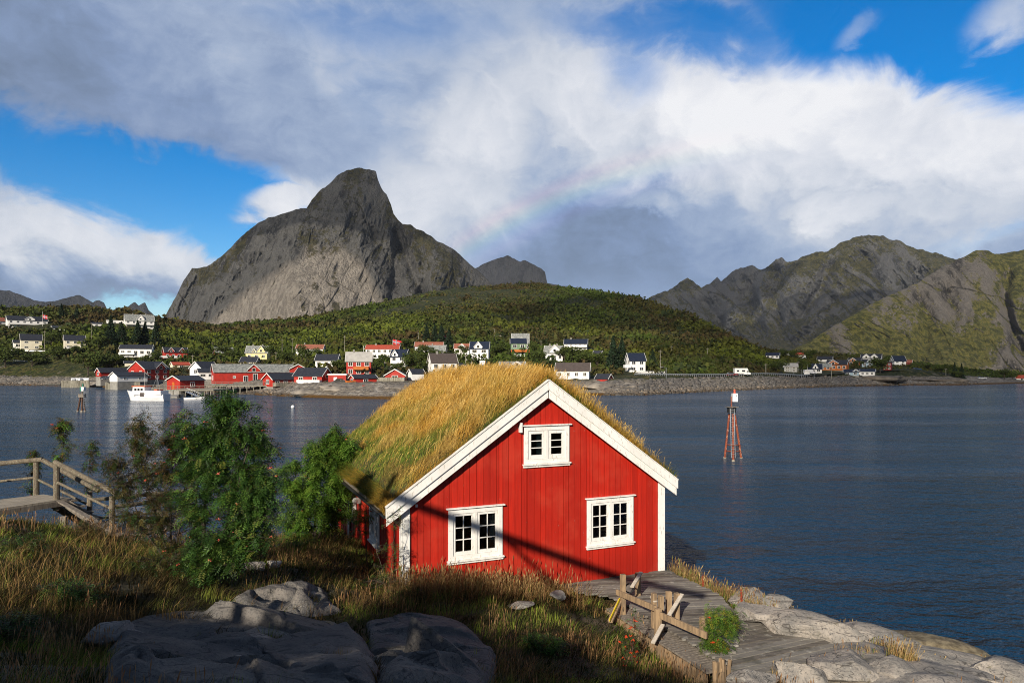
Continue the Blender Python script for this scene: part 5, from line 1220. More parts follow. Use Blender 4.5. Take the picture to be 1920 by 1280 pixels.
# little green rowan on the path side and berry plant
D = 12.0; b = B_(1335, 1235, D)
shrub('rowan_sapling', b, [[(0, 0, 0), rel(1338, 1190, D, b), rel(1345, 1145, D, b)], [(0, 0, 0), rel(1350, 1200, D, b), rel(1375, 1160, D, b)]], crowns(b, D, [(1350, 1150, 26, 18, 2), (1345, 1175, 38, 22, 4), (1370, 1165, 26, 22, 2), (1340, 1205, 34, 20, 3), (1352, 1218, 28, 14, 2)]),
    110, 11, .095, LG+[(.26, .26, .03, 3)], 16, 'little yellow green rowan over the stakes beside the plank path', 'sapling', berries=.04, trunk_r=.014, bcol=(.7, .16, .02))
D = 11.8; b = B_(1185, 1258, D)
shrub('rowan_seedling', b, [[(0, 0, 0), rel(1184, 1210, D, b), rel(1190, 1162, D, b)]], crowns(b, D, [(1190, 1168, 18, 14, 2), (1182, 1205, 24, 22, 3), (1190, 1235, 26, 18, 2)]), 36, 7, .07, DG+[(.25, .02, .01, 3)], 18, 'dark reddish plant with scarlet berries below the post fence', 'plant', berries=.35, trunk_r=.010, bcol=(.6, .01, .01))
for (px, py, D, wd, ht, pal, sd, lab) in [(165, 985, 13.9, 48, 34, BR, 61, 'brownish bramble at the foot of the steps'), (300, 1075, 12.2, 60, 36, BR+DG[:1], 62, 'tangled rust brown undergrowth beneath the thin bush'), (40, 1040, 11.5, 55, 40, DG+BR[:2], 63, 'dark leafy undergrowth at the left edge'), (560, 1010, 17.2, 50, 22, LG, 64, 'low green undergrowth in front of the bright green rowan'), (770, 1105, 13.5, 46, 22, DG+BR, 65, 'dark herbs at the foot of the cabin wall'), (130, 1110, 9.6, 70, 44, DG, 66, 'dark green herbs in deep shade at lower left'), (20, 1180, 8.0, 90, 50, DG+BR[:1], 67, 'coarse shaded herbs in the lower left corner'), (1015, 1190, 11.6, 60, 26, DG+LG[:1], 68, 'leafy green herbs in the grass below the cabin window')]:
    b = B_(px, py, D); shrub('low_bush', b, [[(0, 0, 0), (.02, 0, ht*D/F)], [(0, 0, 0), (-.15, .05, ht*D/F*.7)], [(0, 0, 0), (.18, -.03, ht*D/F*.7)]], [(0, 0, ht*D/F*.5, wd*D/F, wd*D/F*.6, ht*D/F*.7, 1)], 60, 10, .10, pal, sd, lab, 'bush', 'low undergrowth in the foreground grass', trunk_r=.01, pairs=4, sparse=.15)
# dock stalks
# (reddish brown seed spikes)
m_dock = pm('dock_seeds', (.30, .055, .02), (.20, .04, .02), 30, .9)
k = 0
for (px, py, D, h) in [(1318, 1082, 15.6, .42), (1390, 1112, 14.2, .50), (1388, 1128, 13.9, .3)]:
    b = at(px, py, D); b.z = gz1(b.x, b.y); mb = MB()
    for q in range(26): t = q/26; mb.ball((rnd.gauss(0, .010), rnd.gauss(0, .010), h*(.35+.65*t)), .016*(1.15-t*.6), 6)
    mb.tube((0, 0, 0), (0, 0, h*.95), .006, .004, 5); o = mb.build('dock_stalk', m_dock); o.location = b; k += 1
    tag(o, ['rust red dock stalk in the grass strip nearest the cabin corner', 'rust red dock stalk at the end of the grass strip by the pale stones', 'shorter rust red dock stalk at the foot of the taller one by the pale stones'][k-1], 'plant', 'dock stalks beside the path')

# ------------------------------------------------------------------ behind the camera, unseen: trees thickened and braced pole added to shade the bank
def backtree(x, y, h, rx, sd, lab):
    b = Vector((x, y, gz1(x, y)-.1)); shrub('rowan_tree', b, [[(0, 0, 0), (.1, 0, h*.4), (0, .1, h*.8)], [(0, 0, h*.2), (rx*.5, 0, h*.55)], [(0, 0, h*.2), (-rx*.5, .2, h*.6)]], [(0, 0, h*.74, rx*.85, rx*.85, h*.25, 3), (rx*.35, 0, h*.45, rx*.7, rx*.7, h*.22, 2), (-rx*.35, 0, h*.45, rx*.7, rx*.7, h*.22, 2)],
        int(230*rx), 16, .42, DG, sd, lab, 'tree', 'roadside rowans behind the viewpoint', trunk_r=.09, sparse=.2)
BT = [(-7.3, -3.4, 6.2, 1.35), (-10.2, -4.5, 5.2, 1.7), (-12.8, -4.0, 5.0, 1.8), (-5.3, -4.6, 5.3, 1.5), (-3.4, -5.2, 5.0, 1.5), (-15.8, -6, 5.2, 1.9), (-8.6, -2.6, 4.3, 1.5), (-1.9, -3.6, 3.9, 1.3), (-4.3, -2.9, 4.0, 1.3), (-.7, -5.0, 4.0, 1.1), (-11.5, -2.4, 3.8, 1.6), (-6.2, -2.2, 3.6, 1.4)]
for i, (x, y, h, r0) in enumerate(BT): backtree(x, y, h, r0, 40+i, 'roadside rowan behind the viewpoint, out of the picture')
pb = Vector((-8.9, -2.2, gz1(-8.9, -2.2))); up_ = empty('utility_pole', pb, 0, 'unseen pole with strut, added behind the viewpoint for its shadow on the gable', 'utility pole')
# strut chosen so that its shadow crosses the gable diagonally
def toward(p, s): return Vector((p.x+S.x*s, p.y+S.y*s, p.z+S.z*s))
s0 = toward(cabw(*[cab(775, 945)[0], 0, cab(775, 945)[1]]), 19.5); s1 = toward(cabw(cab(1160, 1083)[0], 0, cab(1160, 1083)[1]), 19.0)
ex = (s1-s0); s1b = s1+ex*.55; s0b = s0-ex*.18
mb = MB(); mb.tube(s0b-pb, s1b-pb, .11, .10, 10); mb.build('strut', M['oldwood'], up_)
s2 = toward(cabw(cab(945, 1010)[0], 0, cab(945, 1010)[1]), 19.2); s3 = toward(cabw(cab(1030, 1085)[0], 0, cab(1030, 1085)[1]), 19.2)
mb = MB(); mb.tube(s2-(s3-s2)*.2-pb, s3+(s3-s2)*1.5-pb, .05, .05, 8); mb.build('brace', M['oldwood'], up_)
mb = MB(); mb.tube((s0b.x-pb.x, s0b.y-pb.y, 0), s0b-pb+Vector((0, 0, .6)), .13, .11, 10); mb.build('pole', M['oldwood'], up_)

# ------------------------------------------------------------------ village houses
WN = 0
def house(label, x0, x1, ytop, yeave, ybase, rot=0, k=.75, ridge='x', wall='white_far', roof='roof_dark', front=None, left=None, right=None, gable=None, found=None, chim=0, balcony=None, D=None, zb=None, door=None, cat='house', name='house', wins=None, oh=.35, deckh=None, flat=False, group=None, fpx=None):
    D = D or hit((x0+x1)/2, ybase); s = D/F; th = R(rot); W_ = (x1-x0)*s; w_ = W_/(math.cos(th)+k*abs(math.sin(th))); d = k*w_
    he = (ybase-yeave)*s; hr = (ybase-ytop)*s
    xc = ((x0+x1)/2-CX)*s; zb_ = CZ-(ybase-HZ)*s
    # centre of the footprint so that the nearest face stands at D
    cy = D + (abs(math.sin(th))*w_/2 + math.cos(th)*d/2)*.9
    xc *= cy/D
    sc2 = cy/D
    # compensate perspective growth with distance
    o = empty(name, (xc, cy, zb_), th-math.atan2(xc, cy), label, cat, group)
    hw, hd = w_/2, d/2; mb = MB()
    if flat: mb.bx(-hw, hw, -hd, hd, 0, he)
    elif ridge == 'x': mb.prismx([(-hd, 0), (hd, 0), (hd, he), (0, hr-.1), (-hd, he)], -hw, hw)
    else: mb.prism([(-hw, 0), (hw, 0), (hw, he), (0, hr-.1), (-hw, he)], -hd, hd)
    mb.build('wall', M[wall], o)
    mb = MB(); ro = max(oh, .25)
    if flat: mb.bx(-hw-.2, hw+.2, -hd-.2, hd+.2, he+.003, hr+.02)
    elif ridge == 'x':
        sl_ = (hr-he)/hd; e = he-sl_*ro
        mb.prismx([(-hd-ro, e), (0, hr), (hd+ro, e), (hd+ro, e+.16), (0, hr+.18), (-hd-ro, e+.16)], -hw-ro, hw+ro)
    else:
        sl_ = (hr-he)/hw; e = he-sl_*ro
        mb.prism([(-hw-ro, e), (0, hr), (hw+ro, e), (hw+ro, e+.16), (0, hr+.18), (-hw-ro, e+.16)], -hd-ro, hd+ro)
    rf = mb.build('roof', M[roof], o)
    for c in range(chim):
        mb = MB(); xx = (-.22+.45*c)*w_ if ridge == 'x' else 0; yy = 0 if ridge == 'x' else (-.15+.3*c)*d; mb.bx(xx-.3, xx+.3, yy-.3, yy+.3, hr-.3, hr+.9); mb.build('chimney', M['concrete'], rf)
    if not flat:   # white verge boards
        mb = MB(); ro2 = ro+.02
        if ridge == 'x':
            for sx in (-1, 1): mb.prismx([(-hd-ro2, e-.05), (0, hr-.05), (hd+ro2, e-.05), (hd+ro2, e+.2), (0, hr+.22), (-hd-ro2, e+.2)], sx*(hw+ro), sx*(hw+ro+.09))
        else:
            mb.prism([(-hw-ro2, e-.05), (0, hr-.05), (hw+ro2, e-.05), (hw+ro2, e+.2), (0, hr+.22), (-hw-ro2, e+.2)], -hd-ro-.09, -hd-ro)
        mb.build('verge_board', M['white_far'], rf)
    mb = MB(); mb.bx(-hw+.06, hw-.06, -hd+.06, hd-.06, -3.5, 0) if not found else mb.bx(-hw+.02, hw-.02, -hd+.02, hd-.02, -3.5, 0)
    mb.build('foundation', M['concrete'], o)
    def window(face, u, z, ww, wh):
        """u along the face, z height of the centre"""
        def pts(uu0, uu1, z0, z1, a, b_):
            if face == 'f': return (uu0, uu1, -hd-b_, -hd-a, z0, z1)
            if face == 'l': return (-hw-b_, -hw-a, uu0, uu1, z0, z1)
            return (hw+a, hw+b_, uu0, uu1, z0, z1)
        fwid = .13; mb = MB()
        mb.bx(*pts(u-ww/2-fwid, u-ww/2, z-wh/2-fwid, z+wh/2+fwid, -.02, .07)); mb.bx(*pts(u+ww/2, u+ww/2+fwid, z-wh/2-fwid, z+wh/2+fwid, -.02, .07))
        mb.bx(*pts(u-ww/2, u+ww/2, z+wh/2, z+wh/2+fwid, -.02, .068)); mb.bx(*pts(u-ww/2, u+ww/2, z-wh/2-fwid, z-wh/2, -.02, .068)); mb.bx(*pts(u-.04, u+.04, z-wh/2, z+wh/2, -.02, .06))
        f_ = mb.build('window', M['white_far'], o); mb = MB(); mb.bx(*pts(u-ww/2, u+ww/2, z-wh/2, z+wh/2, -.02, .03)); mb.build('pane', M['pane_far'], f_)
    def grid(face, spec, L_, H_):
        if not spec: return
        nc, nr = spec[:2]; ww = spec[2] if len(spec) > 2 else min(1.25, L_/nc*.45); wh = spec[3] if len(spec) > 3 else min(1.25, H_/nr*.45)
        for r0 in range(nr):
            for c0 in range(nc): window(face, (-.5+(c0+.5)/nc)*L_, H_*(r0+.55)/nr, ww, wh)
    grid('f', front, w_, he if ridge == 'x' or flat else he+(hr-he)*.25); grid('l', left, d, he if ridge == 'y' else he+(hr-he)*.25); grid('r', right, d, he if ridge == 'y' else he+(hr-he)*.25)
    if wins:
        for (face, fu, fz, ww, wh) in wins: window(face, fu*(w_ if face == 'f' else d), fz*he, ww, wh)
    if gable:     # wall dormers on the front slope: (x fraction, width fraction[, top fraction])
        for gsp in gable:
            gx, gw = gsp[0]*w_, gsp[1]*w_; gt = he+(hr-he)*(gsp[2] if len(gsp) > 2 else .92); ge = he+(gt-he)*.30; mb = MB()
            mb.prism([(gx-gw/2, he-.4), (gx+gw/2, he-.4), (gx+gw/2, ge), (gx, gt-.1), (gx-gw/2, ge)], -hd-.08, -.1); gm = mb.build('gable', M[wall], o)
            mb = MB(); q = .3; dz_ = (gt-ge)/(gw/2)*q
            mb.prism([(gx-gw/2-q, ge-dz_), (gx, gt), (gx+gw/2+q, ge-dz_), (gx+gw/2+q, ge-dz_+.16), (gx, gt+.18), (gx-gw/2-q, ge-dz_+.16)], -hd-.35, -.05); mb.build('gable_roof', M[roof], gm)
            mb = MB(); mb.prism([(gx-gw/2-q, ge-dz_-.06), (gx, gt-.06), (gx+gw/2+q, ge-dz_-.06), (gx+gw/2+q, ge-dz_+.2), (gx, gt+.22), (gx-gw/2-q, ge-dz_+.2)], -hd-.42, -hd-.353); mb.build('gable_trim', M['white_far'], gm)
            ww = min(1.0, gw*.32); mb = MB(); mb.bx(gx-ww/2-.1, gx+ww/2+.1, -hd-.14, -hd-.05, ge-.65, ge+.55); f_ = mb.build('window', M['white_far'], gm)
            mb = MB(); mb.bx(gx-ww/2, gx+ww/2, -hd-.17, -hd-.1, ge-.55, ge+.45); 
            p_ = mb.build('pane', M['pane_far'], o); p_.parent = gm
    if balcony:   # (x0,x1,z) fractions on the front
        mb = MB(); bx0, bx1, bz = balcony[0]*w_, balcony[1]*w_, balcony[2]*he; mb.bx(bx0, bx1, -hd-1.5, -hd-.01, bz-.15, bz); mb.bx(bx0, bx1, -hd-1.56, -hd-1.5, bz-.15, bz+.95)
        mb.bx(bx0-.06, bx0, -hd-1.56, -hd-.01, bz-.15, bz+.95); mb.bx(bx1, bx1+.06, -hd-1.56, -hd-.01, bz-.15, bz+.95); mb.build('balcony', M[balcony[3] if len(balcony) > 3 else 'white_far'], o)
    if door is not None:
        mb = MB(); dx = door[1]*(w_ if door[0] == 'f' else d)
        if door[0] == 'f': mb.bx(dx-.5, dx+.5, -hd-.06, -hd+.02, 0.02, 2.1)
        else: mb.bx(-hw-.06, -hw+.02, dx-.5, dx+.5, .02, 2.1)
        mb.build('door', M[door[2] if len(door) > 2 else 'white_far'], o)
    return o
H = house
# upper left
H('long white house with dark roof and full width balcony, behind the flagpole at upper left', 18, 83, 592, 600, 616, 8, .35, front=(6, 2), gable=[(.05, .24)], balcony=(-.48, .4, .5), right=(1, 1))
H('house with brown red roof cut by the left edge of the picture, upper left', -22, 15, 594, 601, 611, 20, .5, roof='roof_rust', front=(3, 1))
H('tiny white garage on the upper road, right of the flagpole', 98, 121, 611, 613.5, 617.5, 10, .6, front=(1, 1), cat='garage', name='garage')
H('small white shed with dark roof half hidden by trees, left of the terraced villa', 173, 189, 604, 606.5, 613, 0, .7, front=(1, 1), cat='shed', name='shed')
H('white villa with grey roof, small gable and terraces, topmost at upper left', 236, 286, 589, 601, 616, 6, .45, roof='roof_grey', front=(5, 2), gable=[(.02, .27)], balcony=(-.5, .5, .5), chim=2)
H('flat roofed white wing attached left of the terraced villa', 202, 237, 600.5, 602, 609, 4, .35, flat=True, roof='white_far', front=(4, 1), cat='house wing')
H('cream house with dark roof and stone garden wall, lower of the two at far left', 41, 75, 626, 637, 656, 4, .75, wall='cream', front=(2, 2, 1.6, .9), right=(1, 1))
H('small white veranda with dark roof, on the left of the cream house at far left', 26, 42, 637.5, 642, 654, 6, .8, front=(1, 1, 2.6, 1.6), cat='veranda', name='veranda')
H('cream two storey house with dark roof above the big willow at the left', 122, 157, 628, 637.5, 655, 5, .7, wall='cream', front=(3, 2), balcony=(-.5, .58, .08))
H('long low white house with dark roof and terrace, above the boathouses at the left', 228, 286, 646, 653, 669, -14, .38, front=(5, 1, 1.6, 1.5), balcony=(-.5, -.02, .33), right=(1, 1))
H('pale flat roofed garage behind the big red harbour house', 236, 266, 677, 680, 688, 0, .5, wall='cream', front=(1, 1), cat='garage', name='garage')
H('red two gabled house with dark roof on the slope behind the fishing boat', 307, 350, 651, 660, 675, 10, .55, wall='red_far', front=(4, 1, 1.1, 1.2), gable=[(-.22, .24), (.25, .24)], balcony=(-.7, .15, .3))
H('little cream garage with red roof above the boathouse on stilts', 321, 354, 679, 683.5, 692, 16, .6, wall='cream', roof='roof_red', front=(1, 1), cat='garage', name='garage')
H('low red shed with dark roof at the quay, left of the white boathouse', 184, 242, 690, 697.5, 706, 24, .35, wall='red_far', left=(1, 1), cat='shed', name='shed', D=262)
H('long low white boathouse with dark roof and plain gable at the quay', 210, 273, 698, 704.5, 715.5, 30, .45, cat='boathouse', name='boathouse', front=(2, 1, 1, .5), D=252)
H('big red house with white windows standing left of the white gabled house by the harbour', 245, 314, 677.5, 692, 712, 38, .85, ridge='x', wall='red_far', front=(3, 2), left=(2, 1), gable=[(.15, .35, .8)], D=262)
H('white gabled house with dark roof between the big red house and the grey roofed warehouse', 358, 408, 678, 690, 708, 40, .8, front=(2, 1), left=(1, 1), D=246)
H('low white annex with dark roof in front of the white gabled house', 371, 402, 691.5, 697, 711, 8, .8, front=(2, 1, 1.6, .8), cat='annex', D=238)
H('red boathouse on stilts with white framed double door, beside the fishing boat', 316, 381, 705, 713, 730, 36, .75, wall='red_far', front=(1, 1), door=('l', 0, 'orange'), cat='boathouse', name='boathouse', D=198)
H('long red warehouse with pale slate roof and central gable, largest harbour building', 401, 549, 683, 697, 719, 10, .28, wall='red_far', roof='roof_grey', wins=[('f', -.12, .42, 1.3, 1.8), ('f', -.26, .55, .6, .6), ('f', .0, .5, 1.3, 2.6), ('f', .3, .5, 1.0, 1.0), ('l', 0, .5, 1.2, 1.4)], gable=[(-.02, .15, 1.0)], cat='warehouse', name='warehouse', D=234)
H('red cabin with dark roof and open porch on the timber pier, before the warehouse', 494, 558, 700, 711, 725, 34, .6, wall='red_far', front=(3, 1), left=(1, 1), D=204, cat='cabin', name='harbour_cabin', balcony=(-.5, .5, .12, 'quay'))
H('bright red cabin with dark roof and white terrace, on the rock right of the pier', 552, 621, 690, 704, 722, -30, .62, wall='red_far', front=(2, 1, 1.3, 1.5), right=(1, 2), D=205, cat='cabin', name='harbour_cabin', balcony=(-.3, .5, .22))
H('yellow house with grey slate roof, two chimneys and a front gable on the slope', 462, 505, 648, 661, 676, -12, .7, wall='yellow', roof='roof_grey', front=(3, 1), gable=[(.22, .36, 1.0), (-.1, .18, .6)], chim=2)
H('small cream garage with dark roof below the yellow house', 451, 487, 669, 677.5, 684, -22, .7, wall='cream', front=(1, 1, .8, .8), cat='garage', name='garage')
H('old red barn with grey roof almost hidden by bushes on the slope', 402, 436, 651, 661, 668, 12, .6, wall='darkred', roof='roof_grey', cat='barn', name='barn')
H('white house with brownish red roof behind small trees, right of the yellow house', 556, 609, 645.5, 653, 666, -14, .4, roof='roof_rust', front=(5, 1), chim=1)
H('white house with black roof and grey lean-to, right above the bright red cabin', 592, 638, 664, 674.5, 690, -16, .6, front=(3, 1), D=262)
H('small red gable with white trim peeping out between the warehouse and the bright red cabin', 543, 573, 683, 691, 698, 4, .8, ridge='y', wall='red_far', D=240, cat='shed', name='shed')
H('red two storey house with pale roof and white windows, centre left of the village', 650, 697, 660, 676, 704, -4, .6, wall='red_far', roof='roof_light', front=(3, 2, 1.3, 1.3), balcony=(-.2, .4, .42, 'orange'), chim=1)
H('long white two storey house with bright red roof and a flag in front', 686, 751, 646.5, 653.5, 673, -10, .4, roof='roof_red', front=(6, 2), chim=1)
H('white house with navy roof mostly behind trees, under the bright red roofed house', 732, 768, 655, 668, 690, -20, .8, roof='roof_navy', front=(2, 2), gable=[(-.2, .4, .9)])
H('white house with terracotta roof on the slope, left of the spruce clump flag', 778, 832, 641, 649, 660, -6, .4, roof='roof_rust', front=(3, 1), chim=1)
H('white cottage with dark grey hipped roof, below the terracotta roofed house', 799, 838, 647, 657, 665, -14, .55, roof='roof_grey', front=(2, 1), chim=1)
H('small white house with terracotta roof and little gable, beside the navy roofed house', 852, 881, 644, 652, 664, -4, .7, roof='roof_rust', front=(2, 1), gable=[(0, .45, .9)])
H('white two storey house with navy roof and central front gable, above the grass roof', 881, 919, 640, 653, 676, -8, .7, roof='roof_navy', front=(2, 2, 1.9, 1.2), gable=[(-.05, .42, .95)])
H('white house with brown roof just behind the grass roof ridge', 802, 857, 662.5, 678.5, 696, 16, .55, roof='roof_brown', front=(3, 1), left=(2, 2), chim=1, D=235)
H('low red annex with white door and flat pale roof by the parked car', 616, 651, 700.5, 703, 720, -8, .6, flat=True, wall='red_far', roof='white_far', door=('f', -.1), cat='annex', name='annex', D=206)
H('long low dark red cabin with black roof and orange deck, on the rock', 656, 706, 703, 708.5, 720.5, 24, .5, wall='red_far', front=(1, 1), left=(1, 1), cat='cabin', name='harbour_cabin', D=199, balcony=(-.9, -.55, .1, 'orange'))
H('red cabin with white gable trim and pale deck, left of the grass roof', 722, 763, 692.5, 703.5, 718.5, -8, .8, ridge='y', wall='red_far', front=(1, 1, 1.6, 1.4), balcony=(-.85, .5, .35, 'quay'), cat='cabin', name='harbour_cabin', D=204)
H('small white garage with black roof at the edge of the grass roof', 765, 795, 692.5, 699, 714, 24, .8, ridge='x', cat='garage', name='garage', D=210)
H('green house with navy roof and wooden balcony, on the slope above the grass roof', 957, 987, 634.5, 643, 668, 3, .7, wall='green_far', roof='roof_navy', front=(2, 2, 1.7, 1.3), balcony=(-.5, .8, .35, 'orange'))
H('house with plain grey roof right behind the green house', 960, 991, 625, 642, 652, 0, .6, wall='grey_far', roof='roof_grey', D=345)
H('white house with grey roof and tall front gable, behind the cabin ridge', 1020, 1055, 648, 661, 679, 10, .8, roof='roof_grey', front=(3, 1), gable=[(0, .6, 1.15)], chim=2)
H('long white house with navy roof and balcony, highest right of the green house', 1058, 1102, 635.5, 644, 658, -4, .5, roof='roof_navy', front=(5, 2, 1.0, .9), balcony=(-.5, .5, .55), chim=1)
H('orange brown shed with dark roof in the bushes', 1112, 1130, 657.5, 665.5, 675, -22, .8, wall='orange', cat='shed', name='shed')
H('white cottage with grey roof and front gable, half hidden by the roof grass', 936, 985, 678, 685, 699, 8, .5, roof='roof_grey', front=(4, 1), gable=[(.15, .38, 1.0)], D=232)
H('long white building with four small windows and brown roof, right of the cabin peak', 1042, 1107, 680.5, 694, 711, -6, .45, roof='roof_brown', front=(4, 1, .9, 1.0), found=1, D=215)
H('small red boathouse with black roof on the rocks, right of the white four-windowed building', 1117, 1148, 701.5, 709, 717.5, -26, .8, wall='red_far', cat='boathouse', name='boathouse', right=(1, 1), D=212)
H('white house with navy roof on a grey basement, alone below the dark hill', 1173, 1210, 662, 675, 697.5, 20, .75, roof='roof_navy', front=(2, 2), left=(2, 2), balcony=(-.9, -.5, .4))
# right-hand village
H('white house with blue black roof, first on the right-hand ridge', 1437, 1461, 661, 665.5, 672, -6, .5, roof='roof_navy', front=(3, 1))
H('tiny white cottage among dark trees on the right-hand ridge', 1475, 1485, 661, 664, 668, 4, .8, ridge='y')
H('white house with red roof on the right-hand ridge', 1492, 1510, 661, 664.5, 670, 6, .6, roof='roof_red', front=(2, 1))
H('low white house with dark roof behind the orange houses', 1534, 1560, 668, 673, 678, -6, .5, front=(2, 1))
H('weathered grey house with pale roof, above the bend of the road', 1470, 1494, 681, 687, 697, 4, .7, wall='grey_far', roof='roof_light', front=(2, 2))
H('white house with navy roof and pointed front gable by the right-hand road', 1517, 1540, 682.5, 691, 699, 0, .7, roof='roof_navy', front=(2, 1), gable=[(.02, .34, 1.0)])
H('tiny white garage beside the pointed-gable house by the right-hand road', 1508, 1518, 694, 697, 701.5, 0, .8, ridge='y', cat='garage', name='garage')
H('large orange timber house with dark roof, longest on the right', 1551, 1590, 675, 683, 694.5, -12, .6, wall='orange', front=(4, 1), gable=[(-.15, .5, 1.0)])
H('low orange wing with grey roof on the left of the large orange house', 1538, 1557, 681, 687, 694, -4, .6, wall='orange', roof='roof_grey', front=(2, 1), cat='house wing')
H('smaller orange house with dark roof, uphill of the large orange one', 1591, 1616, 671, 677, 686, -14, .7, wall='orange', front=(2, 1), gable=[(-.1, .5, 1.0)])
H('big white double gabled house with dark roof on the right-hand hilltop', 1616, 1652, 663.5, 671, 679, -8, .6, front=(3, 1), gable=[(-.22, .35, 1.0), (.18, .35, .95)])
H('pale blue small house in front of the white double gabled house', 1617, 1635, 673.5, 679, 688, 0, .7, wall='blue_far', front=(2, 1), gable=[(.2, .4, .9)])
H('long low white house with navy roof near the right-hand shore', 1606, 1639, 692, 696, 705, -4, .5, roof='roof_navy', front=(4, 1, .9, .8))
H('pale blue end of the long low house near the right-hand shore', 1584, 1609, 692.5, 697, 704, 0, .6, wall='blue_far', roof='roof_navy', front=(2, 1), gable=[(.3, .35, 1.0)], cat='house wing')
H('narrow dark red house with flat roof, right-hand village', 1657, 1672, 677, 680, 694, -10, .8, wall='darkred', front=(2, 2, .8, .8), flat=True)
H('tall white house with navy roof, rightmost of the hilltop houses', 1671, 1697, 667, 676, 688, 26, .75, ridge='x', roof='roof_navy', front=(2, 2), left=(2, 2))
H('little brown roofed house just right of the tall white hilltop house', 1697, 1709, 675, 679, 686, -4, .8, wall='darkred', roof='roof_rust')
H('small white house with red roof at the right edge of the picture', 1908, 1926, 703.5, 708, 714, -4, .6, roof='roof_red', front=(1, 1))

# ------------------------------------------------------------------ far trees
def far_crown(kind, seed):
    rs = np.random.RandomState(seed); Vs, Cs = [], []
    def quads(P, sz, cols):
        n = len(P); a = rs.normal(size=(n, 3)); a /= np.linalg.norm(a, axis=1)[:, None]; b = np.cross(a, rs.normal(size=(n, 3))); b /= np.linalg.norm(b, axis=1)[:, None]
        s_ = (sz*rs.uniform(.6, 1.3, n))[:, None]; Vs.append(np.stack([P-a*s_, P+b*s_*.6, P+a*s_, P-b*s_*.6], 1)); Cs.append(np.repeat(cols, 4, 0))
    if kind == 'spruce':
        n = 1700; h = rs.rand(n)**1.25; r = (1-h)*.30*(.72+.28*np.abs(np.sin(h*34)))*rs.uniform(.55, 1.05, n); t = rs.uniform(0, 2*math.pi, n)
        quads(np.stack([r*np.cos(t), r*np.sin(t), .05+h*.95], 1), .032, np.array([.016, .034, .016])*rs.uniform(.6, 1.5, (n, 1)))
    else:
        for k in range(9):
            c = np.array([rs.normal(0, .2), rs.normal(0, .2), rs.uniform(.38, .78)]); rr_ = rs.uniform(.14, .24); n = 170; v = rs.normal(size=(n, 3)); v /= np.linalg.norm(v, axis=1)[:, None]
            P = c+v*(rs.rand(n)**.35)[:, None]*rr_*np.array([1.15, 1.15, .9]); base = np.array([.050, .078, .016])*rs.uniform(.7, 1.35)
            quads(P, .035, base*rs.uniform(.7, 1.4, (n, 1))+np.array([.025, .012, 0])*rs.rand(n, 1))
    V = np.concatenate(Vs).reshape(-1, 3); C = np.concatenate(Cs)
    return V, np.arange(len(V)).reshape(-1, 4), C
protos = {}
def mk(kind, seed):
    V, Q, C = far_crown(kind, seed); r_ = bpy.data.objects.new('spruce' if kind == 'spruce' else 'tree', None); COL.objects.link(r_); npmesh('crown', V, Q, M['crown'], r_, C)
    mb = MB(); mb.path([Vector((0, 0, -.1)), Vector((.01, 0, .3)), Vector((0, .01, .6))], [.022, .016, .008], 6)
    if kind != 'spruce':
        for k in range(4): a = k*1.6; mb.tube((0, 0, .25), (.15*math.cos(a), .15*math.sin(a), .55), .010, .004, 5)
    mb.build('trunk', M['bark'], r_); return r_
protos['d'] = [mk('d', i) for i in range(4)]; protos['s'] = [mk('spruce', 20+i) for i in range(2)]
used = set()
